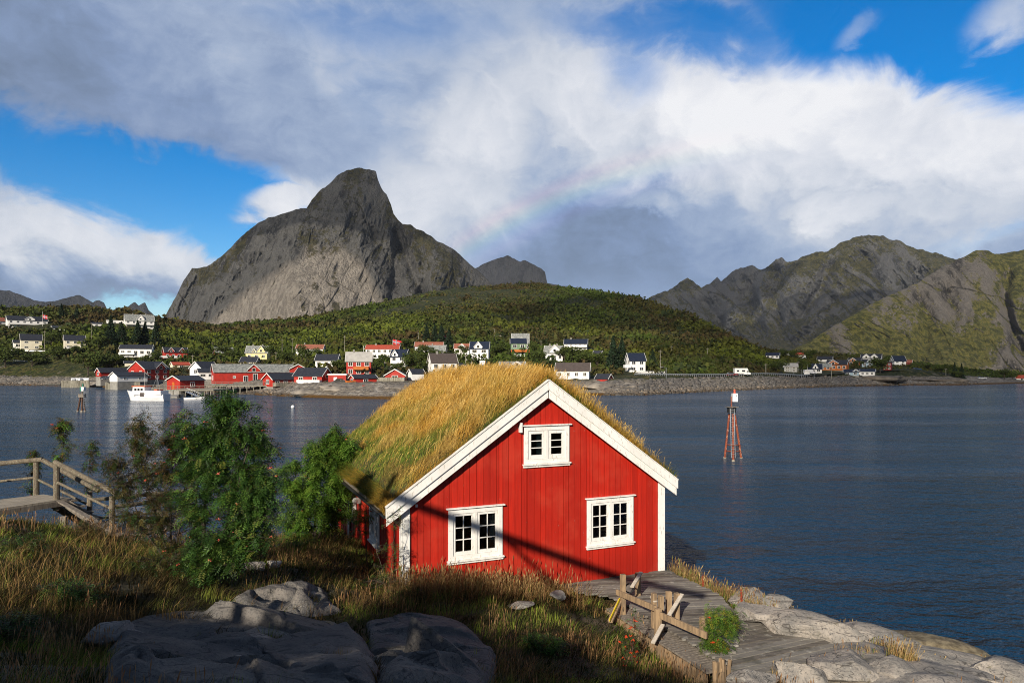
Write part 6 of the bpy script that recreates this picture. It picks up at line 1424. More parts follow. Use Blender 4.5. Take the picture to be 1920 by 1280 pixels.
TR = [ # px, base py, height px, width ratio, kind, label, group
 (165, 706, 52, 1.25, 'd', 'large round grey green willow by the quay, left of the white boathouse'),
 (60, 690, 30, 2.0, 'd', 'dense bush beside the left-hand road below the cream house'), (10, 690, 40, 1.4, 'd', 'bushy tree at the left edge above the road'), (112, 675, 28, 1.5, 'd', 'light green bushy tree just below the cream two storey house'),
 (140, 668, 22, 1.6, 'd', 'rounded tree under the cream two storey house'), (96, 650, 30, 1.3, 'd', 'dark tree between the two cream houses'), (185, 658, 30, 1.2, 'd', 'ochre tree right of the cream two storey house'),
 (115, 600, 30, 1.0, 's', 'pointed dark spruce on the skyline above the garage'), (144, 602, 28, 1.0, 's', 'second dark skyline spruce, right of the pointed one'),
 (208, 655, 60, .9, 's', 'tall dark spruce in front of the terraced villa wing'), (258, 650, 48, 1.0, 's', 'tall spruce before the terraced villa, left one of the pair'), (272, 650, 45, 1.0, 's', 'tall spruce before the terraced villa, right one of the pair'), (292, 655, 50, 1.0, 's', 'broad dark spruce right of the terraced villa'), (228, 645, 40, 1.2, 's', 'dark spruce below the terraced villa'),
 (198, 690, 30, 1.5, 'd', 'bright green bush right of the willow'), (220, 690, 26, 1.3, 'd', 'small round tree behind the white boathouse'), (292, 682, 26, 1.3, 'd', 'round tree between the low white house and the red two gabled house'),
 (365, 676, 24, 1.4, 'd', 'round bush right of the red two gabled house'), (380, 655, 28, 1.3, 'd', 'dark bush on the slope above the white gabled house'), (420, 672, 26, 1.5, 'd', 'greyish bush that hides the old barn'), (436, 675, 20, 1.4, 'd', 'dark bush right of the old barn'),
 (510, 676, 32, .9, 'd', 'bright green tree right of the yellow house'), (540, 684, 26, 1.3, 'd', 'yellow green tree above the grey warehouse roof'), (567, 684, 40, .9, 'd', 'grey green tree in front of the brownish red roofed house'), (590, 672, 22, 1.1, 'd', 'small tree at the end of the brownish red roofed house'),
 (632, 703, 32, 1.25, 'd', 'olive round tree left of the red two storey house'), (705, 694, 24, 1.2, 'd', 'green tree right of the red two storey house'), (722, 688, 26, 1.2, 'd', 'tree in front of the bright red roofed house'), (765, 700, 42, 1.25, 'd', 'biggest dark tree in the village centre'), (785, 692, 36, 1.1, 'd', 'tree right of the biggest dark one'), (745, 700, 22, 1.3, 'd', 'low tree left of the biggest dark one'), (795, 672, 28, 1.2, 'd', 'tree hiding the wall of the terracotta roofed house'), (815, 672, 20, 1.4, 'd', 'low tree under the grey hipped roof'),
 (800, 645, 36, 1.0, 's', 'dark spruce above the terracotta roofed house, left of its clump'), (815, 646, 38, 1.0, 's', 'dark spruce in the middle of the clump above the village'), (828, 648, 40, 1.0, 's', 'dark spruce on the right of the clump above the village'), (842, 655, 40, 1.0, 's', 'dark spruce beside the small terracotta roofed house'), (762, 660, 28, 1.2, 'd', 'light tree under the bare boulder'),
 (870, 668, 22, 1.1, 'd', 'little tree in front of the small terracotta roofed house'), (936, 676, 34, 1.1, 'd', 'green tree left of the green house'), (1000, 668, 30, 1.1, 'd', 'tree right of the green house'), (1015, 688, 34, 1.1, 'd', 'rusty tree left of the tall front gable'), (1073, 684, 38, 1.2, 'd', 'leafy tree right of the tall front gable'), (1058, 680, 30, 1.1, 'd', 'slim tree touching the tall front gable'), (1100, 688, 32, 1.3, 'd', 'dense tree below the long navy roofed house'), (1120, 690, 30, 1.4, 'd', 'bush below the orange brown shed'),
 (1150, 692, 60, 1.0, 's', 'huge dark spruce left of the house on the grey basement'), (1166, 690, 56, 1.0, 's', 'huge dark spruce touching the house on the grey basement'), (1138, 690, 36, 1.3, 'd', 'dark leafy tree left of the huge spruces'), (1224, 690, 34, 1.1, 's', 'compact dark spruce right of the house on the grey basement'), (1245, 665, 22, 1.1, 'd', 'yellow green tree on the slope right of the compact spruce'),
 (1400, 668, 18, 1.4, 'd', 'round dark tree at the foot of the hill, left of the ridge houses'), (1466, 672, 20, 1.2, 'd', 'round dark tree right of the first ridge house'), (1484, 674, 20, 1.1, 'd', 'round dark tree behind the tiny cottage'), (1518, 676, 22, 1.1, 'd', 'round dark tree right of the red roofed ridge house'), (1460, 698, 24, 1.4, 'd', 'dark bush left of the weathered grey house'), (1503, 696, 26, 1.0, 'd', 'dark tree left of the pointed-gable house'), (1603, 692, 18, 1.4, 'd', 'dark bush between the orange houses and the shore house'), (1650, 700, 28, 1.3, 'd', 'spreading dark tree right of the long low white house'), (1642, 690, 22, 1.1, 'd', 'dark tree behind the spreading one'),
 (1715, 693, 14, 1.4, 'd', 'bush right of the brown roofed house'), (1738, 696, 16, 1.5, 'd', 'dark bush at the road end on the right'), (1778, 706, 26, .9, 'd', 'first tree of the dark grove at the end of the right-hand point'), (1790, 708, 28, .9, 's', 'spruce in the dark grove at the end of the right-hand point'), (1803, 710, 28, .9, 's', 'last spruce of the dark grove at the right-hand point'), (1765, 702, 20, 1.2, 'd', 'round tree left of the dark grove'), (1797, 710, 16, 1.2, 'd', 'rusty bush before the dark grove'),
 (1883, 712, 22, 1.2, 'd', 'isolated dark tree on the low far shore'), (1898, 712, 16, 1.6, 'd', 'dark bush on the low far shore near the right edge')]
def far_tree(i, px, py, hpx, wr, kind, label, D=None, zoff=-.2):
    D = D or hit(px, min(py, 722)); h = hpx/F*D*1.05; lst = protos['d' if kind == 'd' else 's']; p = lst[i % len(lst)]
    if p.name in used: o = copy_tree(p)
    else: o = p; used.add(p.name)
    o.location = at(px, py, D)+Vector((0, 0, zoff)); o.scale = (h*wr, h*wr, h); o.rotation_euler = (0, 0, i*1.3); tag(o, label, 'tree', 'trees of the village')
    return o
for i, (px, py, hp, wr, kd, lab) in enumerate(TR): far_tree(i, px, py, hp, wr, kd, lab)

# scrub on the slopes, nobody could count it
def scrub():
    rs = np.random.RandomState(33); pxs = np.arange(-150, 2081, 3.0); Dg, Zg = land(pxs); n = 120000
    Ds, Zs = land_lines(pxs)
    u = rs.uniform(-60, 1960, n); iu = np.clip((u+150)/3, 0, len(pxs)-1.01); i0 = iu.astype(int)
    lo = Ds[3][i0]*1.02; hi = Ds[7][i0]+60; tq = rs.rand(n); d = lo+(hi-lo)*np.where(rs.rand(n) < .5, tq**.6, tq)
    z = np.empty(n)
    for k in np.unique(i0): m_ = i0 == k; z[m_] = np.interp(d[m_], Dg[:, k], Zg[:, k])
    x = (u-CX)/F*d; q = P3(x/22, d/22); nn = fbm(q, 4, 5); pyv = HZ-(z-CZ)/d*F
    dens = np.where(d > Ds[4][i0], 1.0, .45)*np.clip(1.35+nn*2.0, 0, 1)
    # keep clear of houses
    keep = (rs.rand(n) < dens) & (z > 2.5)
    for (hx, hy, hr_) in HOUSES: keep &= ((x-hx)**2+(d-hy)**2 > hr_**2)
    for (a, b, py0) in [(20, 90, 8), (115, 165, 8)]: pass
    x, d, z, nn = x[keep], d[keep], z[keep], nn[keep]; n = len(x)
    infront = np.zeros(n, bool)
    for (hx, hy, hr_) in HOUSES:
        infront |= (np.abs(x*hy/d-hx) < hr_*.9) & (d < hy) & (d > hy-16)
    r = rs.uniform(.9, 2.1, n)*(1+.5*nn)*np.clip(d/420, .8, 1.35)*rs.choice([.7, 1, 1.7], n, p=[.45, .42, .13])*np.clip(1.35-(z/95)*.45, .7, 1.4); r = np.where(infront, .45, r); r = r*np.clip(1.25-np.clip((x/d*F+CX-1360)/90, 0, 1)*.75, .5, 1); m = 12
    v = rs.normal(size=(n, m, 3)); v /= np.linalg.norm(v, axis=2)[..., None]; v[..., 2] = np.abs(v[..., 2])
    P = np.stack([x, d, z], 1)[:, None, :]+v*(rs.rand(n, m, 1)**.4)*r[:, None, None]*np.array([1.2, 1.2, 1.25])
    P = P.reshape(-1, 3); N = len(P); a = rs.normal(size=(N, 3)); a /= np.linalg.norm(a, axis=1)[:, None]; b = np.cross(a, rs.normal(size=(N, 3))); b /= np.linalg.norm(b, axis=1)[:, None]
    s_ = (np.repeat(r, m)*rs.uniform(.22, .42, N))[:, None]; V = np.stack([P-a*s_, P+b*s_*.7, P+a*s_, P-b*s_*.7], 1).reshape(-1, 3)
    hue = np.clip(.5+fbm(P3(x/70, d/70), 4, 9)*1.3+rs.normal(0, .2, n), 0, 1); c = lerp(np.tile(np.array([.055, .085, .010]), (n, 1)), np.array([.075, .052, .018]), hue)
    lime = np.clip(fbm(P3(x/45+5, d/45), 3, 12)*2.2-.1, 0, 1)*np.clip((85-z)/50, 0, 1); c = lerp(c, np.array([.16, .19, .016]), lime*.55); c = np.where((rs.rand(n) < .10)[:, None], np.array([.026, .040, .010]), c)
    C = np.repeat(c, m, 0)*rs.uniform(.82, 1.2, (N, 1)); C = np.repeat(C, 4, 0)
    tag(npmesh('hillside_scrub', V, np.arange(N*4).reshape(N, 4), M['bushes'], None, C), 'green and rusty scrub covering the hill behind the village', 'scrub', kind='stuff')
HOUSES = []
for o in sc.objects:
    if o.type == 'EMPTY' and o.parent is None and o.location.y > 150 and any(c.name.startswith('wall') for c in o.children):
        bb = [v for c in o.children if c.name.startswith('wall') for v in c.bound_box]; wd = max(v[0] for v in bb); HOUSES.append((o.location.x, o.location.y, wd*1.25+2))
scrub()
# ------------------------------------------------------------------ shore rubble
def rubble():
    rs = np.random.RandomState(3); n = 6500; u = np.concatenate([rs.uniform(1130, 1600, 3400), rs.uniform(-30, 165, 1500), rs.uniform(270, 560, 900), rs.uniform(1600, 1830, 700)])
    pxs = np.arange(-150, 2081, 3.0); Dg, Zg = land(pxs); Ds, Zs = land_lines(pxs); i0 = ((u+150)/3).astype(int)
    d = Ds[1][i0]-1+(Ds[2][i0]-Ds[1][i0]-1)*rs.rand(n); z = np.array([np.interp(d[k], Dg[:, i0[k]], Zg[:, i0[k]]) for k in range(n)])
    bm = bmesh.new(); bmesh.ops.create_icosphere(bm, subdivisions=1, radius=1); bv = np.array([v.co[:] for v in bm.verts]); bf = np.array([[v.index for v in f.verts] for f in bm.faces]); bm.free()
    r = rs.uniform(.25, .85, n)**1.2*1.15; sc_ = np.stack([r*rs.uniform(.7, 1.5, n), r*rs.uniform(.6, 1.2, n), r*rs.uniform(.45, .8, n)], 1)
    V = bv[None]*(1+rs.uniform(-.28, .28, (n, len(bv), 1)))*sc_[:, None, :]; t = rs.uniform(-.6, .6, n); c_, s_ = np.cos(t)[:, None], np.sin(t)[:, None]
    V = np.stack([V[..., 0]*c_-V[..., 2]*s_, V[..., 1], V[..., 0]*s_+V[..., 2]*c_], -1); V += np.stack([(u-CX)/F*d, d, z+.05], 1)[:, None, :]
    low = np.clip((1.6-z)/1.4, 0, 1); c = lerp(np.tile(np.array([.115, .11, .105]), (n, 1)), np.array([.235, .18, .125]), np.clip(low+rs.normal(0, .25, n), 0, 1)); c = np.where((z < .35)[:, None], np.array([.06, .04, .02]), c)
    C = np.repeat(c*rs.uniform(.5, 1.35, (n, 1)), len(bv), 0); F_ = (bf[None]+(np.arange(n)*len(bv))[:, None, None]).reshape(-1, 3)
    m, gg, out = newmat('rubble_stone'); a = gg.n('ShaderNodeAttribute', attribute_name='col').outputs['Color']; P = gg.n('ShaderNodeNewGeometry').outputs['Position']
    bsdf(gg, out, gg.mix(gg.ss(gg.noise(P, 2.5, 4, .6), .35, .65), a, (.09, .085, .08)), .9, None, .2)
    tag(npmesh('shore_rubble', V.reshape(-1, 3), F_, m, None, C), 'tumbled grey and tan riprap stones along the far shore', 'rubble', kind='stuff')
rubble()
for (px, py, D, sz, sd, lab, rz) in [(1235, 733, 212, (2.0, 1.4, 1.7), 51, 'tan boulder standing out at the water edge below the dark hill', 0), (768, 628, 560, (9, 5, 4.5), 52, 'pale bare rock knoll on the hillside above the terracotta roof', 0),
    (640, 730, 186, (9.5, 5, 1.7), 53, 'smooth pale rock slope below the bright red cabin', .1), (735, 731, 184, (8.5, 5, 1.7), 54, 'smooth pale rock slope below the red cabin with the pale deck', -.1), (572, 734, 186, (5.5, 4, 1.2), 56, 'low brown rock slope at the end of the timber pier', .1),
    (1120, 726, 205, (7.5, 5, 1.9), 57, 'cracked grey rock ledge below the small red boathouse', 0), (1165, 724, 206, (5.5, 4, 1.7), 58, 'grey rock hump right of the small red boathouse', 0), (1640, 710, 330, (20, 8, 1.7), 59, 'long dark rock slab under the right-hand shore houses', 0), (1745, 712, 345, (18, 8, 1.5), 60, 'dark sloping rock at the tip of the right-hand point', 0)]:
    p = at(px, py, D); boulder((p.x, p.y, p.z-.3), sz, sd, lab, rz=rz, amp=.16, sub=5, mat=M.setdefault('shorerock', pm('shore_granite', (.30, .265, .22), (.15, .135, .12), .25, .9, .7, .25, c3=(.07, .06, .05), s3=.6)) if sd not in (59, 60) else M.setdefault('darkrock', pm('dark_shore_rock', (.19, .16, .13), (.10, .088, .075), .25, .9, .7, .25)))

# ------------------------------------------------------------------ roads, guard rails, low walls
def ribbon(name, pts, wd, mat, dz=.12):
    V = []; 
    for p in pts: V += [(p[0], p[1], p[2]+dz), (p[0]*(p[1]+wd)/p[1], p[1]+wd, p[2]+dz+.05)]
    n = len(pts); o = npmesh(name, V, [(2*k, 2*k+2, 2*k+3, 2*k+1) for k in range(n-1)], mat); return tag(o, kind='structure')
asph = pm('asphalt', (.075, .078, .082), (.055, .057, .06), .5, .85)
RD = [(1190, 704.5), (1230, 705), (1290, 705.5), (1340, 705), (1390, 704), (1430, 703), (1470, 704), (1500, 706), (1520, 705), (1550, 702.5), (1600, 698.5), (1650, 696), (1700, 695.5), (1750, 696)]
def road_pts(lst, step=8):
    xs = np.arange(lst[0][0], lst[-1][0]+1, step); ys = np.interp(xs, [a for a, b in lst], [b for a, b in lst]); out = []
    Dp = None
    for x, y in zip(xs, ys):
        d = hit(x, y-.7); Dp = d if Dp is None else Dp*.65+d*.35; out.append(at(x, y-.7, Dp))
    return out
def guard(label, pts):
    g_ = empty('guard_rail', pts[0], 0, label, 'guard rail'); o0 = pts[0]; mb = MB()
    for a, b in zip(pts[:-1], pts[1:]): mb.beam(a-o0+Vector((0, -.3, .62)), b-o0+Vector((0, -.3, .62)), .06, .32)
    mb.build('beam', M['steel'], g_)
    for a, b in zip(pts[:-1], pts[1:]):
        for t in (0, .5):
            p = a.lerp(b, t)-o0; mb = MB(); mb.bx(p.x-.06, p.x+.06, p.y-.26, p.y-.16, p.z-.6, p.z+.7); mb.build('post', M['steel'], g_)
rp_ = road_pts(RD); ribbon('road', rp_, 5.5, asph)
guard('long steel guard rail along the shore road on the right', [p for p in rp_ if CX+p.x/p.y*F < 1520])
rl = road_pts([(-20, 676.5), (40, 679), (90, 681.5), (142, 684.5)]); ribbon('road', rl, 5.5, asph); guard('steel guard rail along the road at the left', rl)
def wallfence(label, pts, h, th=.15, mat='white_far', name='fence', cat='fence'):
    P = [at(px, py, hit(px, py)) for px, py in pts]; mb = MB()
    for a, b in zip(P[:-1], P[1:]): mb.beam(a-P[0]+Vector((0, 0, h/2)), b-P[0]+Vector((0, 0, h/2)), th, h)
    o = mb.build(name, M[mat]); o.location = P[0]; return tag(o, label, cat)
wallfence('long white garden wall below the house on the grey basement', [(1194, 700.5), (1247, 700.5)], .9)
wallfence('white retaining wall on the rocks at the right-hand shore', [(1612, 704.5), (1632, 708.5), (1677, 708.5)], .8)
wallfence('white capped garden wall below the cream house at far left', [(20, 658), (89, 660)], .9)
wallfence('short white gate wall right of the garden wall at far left', [(91, 663), (108, 663)], .8)
wallfence('white garden wall under the low white house at the left', [(222, 670), (285, 670.5)], .7)
wallfence('white terrace wall of the upper road at the left', [(45, 618.5), (130, 620)], 1.0)
wallfence('white fence below the green house', [(958, 670), (1000, 670)], 1.1)
wallfence('white fence below the navy roofed gabled house', [(856, 676), (884, 676)], .8)
wallfence('white fence on the right-hand ridge', [(1474, 671), (1512, 672)], .6)
# ------------------------------------------------------------------ poles
def pole(px, yt, yb, label, kind='pole', D=None, flag=False, arm=False, grp='utility poles in the village'):
    D = D or hit(px, yb); b = at(px, yb, D); h = (yb-yt)/F*D; mt = 'white_far' if kind == 'flagpole' else ('steel' if arm else 'quay')
    o = empty('flagpole' if kind == 'flagpole' else ('street_lamp' if arm else 'utility_pole'), b, 0, label, {'pole': 'utility pole', 'flagpole': 'flagpole', 'lamp': 'street lamp'}[kind], grp)
    mb = MB(); mb.tube((0, 0, -.5), (0, 0, h), .13 if kind == 'pole' else .085, .10 if kind == 'pole' else .06, 8); mb.build('shaft', M[mt], o)
    if kind == 'pole': mb = MB(); mb.bx(-.7, .7, -.06, .06, h-.6, h-.45); mb.build('crossarm', M[mt], o)
    if arm: mb = MB(); mb.tube((0, 0, h), (-1.3, 0, h+.15), .05, .05, 6); mb.bx(-1.9, -1.2, -.12, .12, h+.08, h+.22); mb.build('lamp_head', M['steel'], o)
    if flag:
        fw, fh = flag; z0 = h*.62; f_ = empty('flag', (0, 0, 0)); f_.parent = o
        def pc(x0, x1, za, zb, y, mat, nm): 
            mb = MB()
            for k in range(6): a, b_ = x0+(x1-x0)*k/6, x0+(x1-x0)*(k+1)/6; q = lambda x: y+.12*math.sin(x*3.2); mb.add([(a+.1, q(a), za+z0-.22*a), (b_+.1, q(b_), za+z0-.22*b_), (b_+.1, q(b_), zb+z0-.22*b_), (a+.1, q(a), zb+z0-.22*a)], [(0, 1, 2, 3)])
            mb.build(nm, M[mat], f_)
        pc(0, fw, 0, fh, 0, 'flag_red', 'field')
        for dy in (-.02, .02): pc(fw*.27, fw*.45, 0, fh, dy, 'white_far', 'white_cross'); pc(0, fw, fh*.38, fh*.62, dy, 'white_far', 'white_cross')
        for dy in (-.035, .035): pc(fw*.315, fw*.405, 0, fh, dy, 'flag_blue', 'blue_cross'); pc(0, fw, fh*.44, fh*.56, dy, 'flag_blue', 'blue_cross')
    return o
PO = [(80, 584, 617, 'white flagpole with red flag before the long white house at upper left', 'flagpole', (3.0, 2.4)), (83.5, 620, 657, 'pole right of the cream house at far left', 'pole', 0), (172, 605, 652, 'tall pole between the cream two storey house and the spruces', 'pole', 0), (226.5, 621, 632, 'short pole among the spruces under the terraced villa', 'pole', 0),
 (361, 665, 686, 'pole left of the white gabled house', 'pole', 0), (398.5, 642, 650, 'short pole left of the old barn', 'pole', 0), (529, 636, 664, 'pole between the yellow house and the pair of poles', 'pole', 0), (548, 634, 664, 'tall pole left of the brownish red roof', 'pole', 0), (517.5, 659, 682, 'pole right of the yellow house garage', 'pole', 0), (573, 655, 674, 'slim pole before the brownish red roof', 'pole', 0), (551, 678, 690, 'street pole above the bright red cabin', 'pole', 0),
 (646, 629, 664, 'tall pole behind the red two storey house', 'pole', 0), (681.5, 648, 702, 'white flagpole before the red two storey house', 'flagpole', 0), (736.5, 637, 658, 'flagpole with a flying flag before the bright red roof', 'flagpole', (5.6, 2.6)), (784.5, 623, 642, 'pole on the hillside above the terracotta roof', 'pole', 0), (721.5, 677, 698, 'pole beside the parked dark car', 'pole', 0), (830.5, 632, 646, 'flagpole with drooping flag by the spruce clump', 'flagpole', (2.2, 3.0)), (896.5, 634, 642, 'mast behind the navy roofed gabled house', 'pole', 0), (865.5, 660, 678, 'lamp post left of the navy roofed gabled house', 'pole', 0), (873, 665, 684, 'second lamp post left of the navy roofed gabled house', 'pole', 0), (884, 677, 690, 'short post above the grass roof', 'pole', 0),
 (927, 616, 634, 'pole on the hillside left of the green house', 'pole', 0), (938, 628, 640, 'short brown pole left of the green house', 'pole', 0), (1014.5, 638, 660, 'pole right of the green house', 'pole', 0), (1144.5, 642, 652, 'pole top above the huge spruces', 'pole', 0), (1076.5, 670, 682, 'short pole above the white four-windowed building', 'pole', 0),
 (1238, 656, 699, 'tall pole at the end of the long white garden wall', 'pole', 0), (1259.5, 648, 662, 'short pole on the slope right of the tall one', 'pole', 0), (1326.5, 652, 670, 'pole on the dark slope above the campervan', 'pole', 0), (1386.5, 661, 675, 'pole on the foot of the dark hill', 'pole', 0), (1436, 681, 703, 'pole by the road right of the campervan', 'pole', 0), (1496.5, 677, 698, 'pole right of the weathered grey house', 'pole', 0), (1579, 688, 700, 'pole before the large orange house', 'pole', 0), (1559, 690, 712, 'roadside pole on the right-hand bank', 'pole', 0), (1588, 684, 694, 'pole at the right end of the large orange house', 'pole', 0), (1773.5, 690, 706, 'pole left of the dark grove on the right-hand point', 'pole', 0)]
for (px, yt, yb, lab, kd, fl) in PO: pole(px, yt, yb, lab, kd, None, fl, False, 'flagpoles in the village' if kd == 'flagpole' else 'utility poles in the village')
for (px, yt, yb, lab) in [(1249, 689, 710, 'street lamp on the shore road near the tall pole'), (1488.5, 693, 706, 'street lamp below the weathered grey house'), (1503.5, 693, 711, 'street lamp on the bank by the bend of the road'), (1526.5, 700, 713, 'street lamp on the bank below the pointed-gable house')]: pole(px, yt, yb, lab, 'lamp', None, False, True, 'street lamps on the shore road')

# ------------------------------------------------------------------ vehicles
def car(label, px, py, wpx, col, kind='car', rot=0, D=None, dark=None):
    D = D or hit(px, py); s = D/F; L_ = {'car': 4.3, 'van': 5.4, 'camper': 6.2}[kind]; o = empty({'car': 'parked_car', 'van': 'van', 'camper': 'campervan'}[kind], at(px, py, D), R(rot), label, {'car': 'car', 'van': 'van', 'camper': 'campervan'}[kind])
    wd = 1.8 if kind == 'car' else 2.1; h = {'car': 1.45, 'van': 2.1, 'camper': 2.9}[kind]; hl = L_/2
    bm_ = pm('car_paint', col, None, 2, .3, spec=.6)
    if kind == 'car': body = [(-hl, .35), (hl, .35), (hl, .75), (hl*.9, .88), (hl*.45, .92), (-hl*.9, .95), (-hl, .85)]; cab_ = [(-hl*.82, .95), (hl*.42, .92), (hl*.12, h), (-hl*.6, h)]
    elif kind == 'van': body = [(-hl, .4), (hl, .4), (hl, .95), (hl*.72, 1.15), (hl*.5, h), (-hl, h)]; cab_ = [(hl*.45, 1.2), (hl*.68, 1.2), (hl*.5, h-.15), (hl*.3, h-.15)]
    else: body = [(-hl, .45), (hl, .45), (hl, 1.1), (hl*.82, 1.3), (hl*.68, 1.9), (hl*.72, 2.1), (hl*.6, h), (-hl, h)]; cab_ = [(hl*.5, 1.35), (hl*.76, 1.35), (hl*.66, 1.85), (hl*.5, 1.85)]
    mb = MB(); mb.prism(body, -wd/2, wd/2); mb.build('body', bm_, o, .04)
    mb = MB(); mb.prism(cab_, -wd/2+(.08 if kind == 'car' else -.02), wd/2-(.08 if kind == 'car' else -.02)); mb.build('windows', M['pane_far'], o)
    if kind == 'car': mb = MB(); mb.bx(-hl*.58, hl*.1, -wd/2+.1, wd/2-.1, h+.003, h+.05); mb.build('roof', bm_, o)
    if kind == 'camper':
        for (xa, xb) in ((-.75, -.45), (-.1, .3)): mb = MB(); mb.bx(xa*hl, xb*hl, -wd/2-.03, -wd/2+.02, 1.5, 2.2); mb.build('side_window', M['pane_far'], o)
    for x in (-hl*.62, hl*.62):
        for y in (-wd/2+.1, wd/2-.1): mb = MB(); mb.tube((x, y-.12, .34), (x, y+.12, .34), .34, .34, 14); w_ = mb.build('wheel', M['rubber'], o); mb = MB(); mb.tube((x, y-.13, .34), (x, y+.13, .34), .18, .18, 10); mb.build('rim', M['steel'], w_)
    return o
car('white campervan on the shore road below the dark hill', 1391, 704, 18, (.75, .75, .72), 'camper')
car('dark red car right behind the campervan on the shore road', 1372, 705, 12, (.16, .012, .015))
car('white van parked at the small garage on the right-hand road', 1519, 701.5, 12, (.7, .7, .7), 'van')
car('blue car on the road right of the dark red house', 1719, 694.5, 10, (.03, .08, .2))
car('small white car on the low far shore', 1841, 711, 10, (.7, .7, .7))
car('dark car parked right of the red two storey house', 721, 695, 16, (.02, .022, .025), rot=8)
car('black car parked under the low red annex roof', 640, 719, 16, (.015, .016, .02), D=203)
car('dark blue car parked behind the white boathouse', 201, 712, 15, (.02, .03, .05), D=254)
car('white van seen from behind on the road above the grass roof', 907, 686, 9, (.7, .7, .7), 'van', 80)
car('grey car right of the brown roofed house behind the ridge', 866, 687, 12, (.05, .055, .06))

# ------------------------------------------------------------------ quay, pier, boats, marks
def quay(label, x0, x1, yt, yb, D, dep=8, mat='quay'):
    s = D/F; b = at((x0+x1)/2, yt, D); w_ = (x1-x0)*s; h = (yb-yt)*s; o = empty('quay', b, 0, label, 'quay'); mb = MB(); mb.bx(-w_/2, w_/2, 0, dep, -.25, 0); mb.build('deck', M['concrete'], o); mb = MB(); n = int(w_/.45)
    for k in range(n+1): x = -w_/2+w_*k/n; mb.box((x, 0, -h/2-.4), (.34, .3, h+.7))
    mb.build('sheeting', M[mat], o); return o
quay('timber faced quay stacked with white bales, at the left', 116, 167, 713.5, 724.5, 286, 10)
quay('long timber quay under the white boathouse', 199, 262, 716, 727, 256, 10)
for k in range(9):
    px = 137+k*3.4+rnd.uniform(-.4, .4); b = at(px, 713.4, 288+rnd.uniform(0, 3)); mb = MB(); mb.tube((-.6, 0, .55), (.6, 0, .55), .58, .58, 12); o = mb.build('wrapped_bale', M['bale'], None, .12); o.location = b; o.rotation_euler = (0, 0, rnd.uniform(0, 1.5)); tag(o, 'round white wrapped bale in the pile on the left-hand quay', 'bale', 'white wrapped bales on the quay')
o = empty('floating_jetty', at(101, 721, 300), 0, 'low dark floating jetty left of the bale quay', 'jetty'); mb = MB(); mb.bx(-3.5, 3.5, -1, 1, -.2, .35); mb.build('float', M['black'], o); mb = MB(); mb.bx(-3.4, 3.4, -.95, .95, .353, .42); mb.build('deck', M['quay'], o)
def pier(label, x0, x1, y, yw, D, dep, n, rows=2, rail=True, dz=0):
    s = D/F; b = at((x0+x1)/2, y, D); w_ = (x1-x0)*s; o = empty('pier', b, 0, label, 'pier'); mb = MB(); mb.bx(-w_/2, w_/2, 0, dep, -.3, 0); mb.build('deck', M['quay'], o)
    for k in range(n):
        for j in range(rows):
            x = -w_/2+w_*(k+.5)/n; mb = MB(); mb.tube((x, .3+j*(dep-.8), -.3), (x+rnd.uniform(-.1, .1), .3+j*(dep-.8), -b.z-.8), .15, .15, 7); mb.build('pile', M['quay'], o)
    if rail:
        mb = MB(); mb.bx(-w_/2, w_/2, .05, .12, .95, 1.05); mb.bx(-w_/2, w_/2, .06, .11, .5, .58); m_ = int(w_/1.8)
        for k in range(m_+1): x = -w_/2+w_*k/m_; mb.bx(x-.05, x+.05, .04, .14, 0, 1.0)
        mb.build('rail', M['oldwood'], o)
    return o
pier('long timber pier on piles in front of the red warehouse', 381, 556, 722.5, 738, 205, 9, 14)
pier('short pier on piles carrying the red boathouse', 306, 400, 730.5, 745, 188, 12, 8)
pier('pier with railing behind the fishing boat', 262, 320, 727.5, 738, 215, 5, 6)
# gangway
a, b = at(350, 734, 184), at(379, 746, 176); o = empty('gangway', a, 0, 'white lattice gangway sloping down from the boathouse pier', 'gangway'); mb = MB(); mb.beam((0, 0, 0), b-a, .9, .08); mb.build('walkway', M['steel'], o); mb = MB(); mb.beam((0, 0, 1), b-a+Vector((0, 0, 1)), .06, .06)
for k in range(9): p, q = Vector((0, 0, 0)).lerp(b-a, k/9), Vector((0, 0, 0)).lerp(b-a, (k+1)/9); mb.beam(p, q+Vector((0, 0, 1)), .05, .05); mb.beam(p, p+Vector((0, 0, 1)), .05, .05)
mb.build('lattice', M['white_far'], o)
# fishing boat: lofted hull
def hull(L_, B, z0, z1, bow=.9, n=18, sheer=.35, name='hull', mat=None, parent=None):
    V = []; prof = [(0, -.5), (.45, -.35), (.80, 0), (.97, .5), (1, 1)]
    for i in range(n+1):
        t = i/n; x = -L_/2+L_*t; w_ = B/2*(min(1, (1-t)/.42)**.6 if t > .58 else (.80+.2*min(1, t/.25))); sh = sheer*(max(0, (t-.35)/.65)**2)
        for sgn in (-1, 1):
            for (a_, zf) in (prof if sgn > 0 else prof[::-1]):
                zz = z0+(z1+sh*2.6-z0)*zf if zf > 0 else zf*.8; V.append((x+(bow*max(0, zf)*max(0, (t-.75)/.25)), sgn*w_*a_, zz))
    m_ = 10; Fc = [tuple(range(m_-1, -1, -1))]
    mb = MB(); mb.v = V; mb.f = [tuple(range(m_))]+[(i*m_+j, (i+1)*m_+j, (i+1)*m_+j+1, i*m_+j+1) for i in range(n) for j in range(m_-1)]+[(i*m_+m_-1, (i+1)*m_+m_-1, (i+1)*m_, i*m_) for i in range(n)]+[tuple(n*m_+k for k in range(m_-1, -1, -1))]
    return mb.build(name, mat, parent)
FB = empty('fishing_boat', (at(279, 752, 160).x, 160, 0), math.pi-.15, 'white fishing boat with orange trim and mast, moored beside the red boathouse', 'fishing boat'); FB.scale = (1.13, 1.13, 1.13)
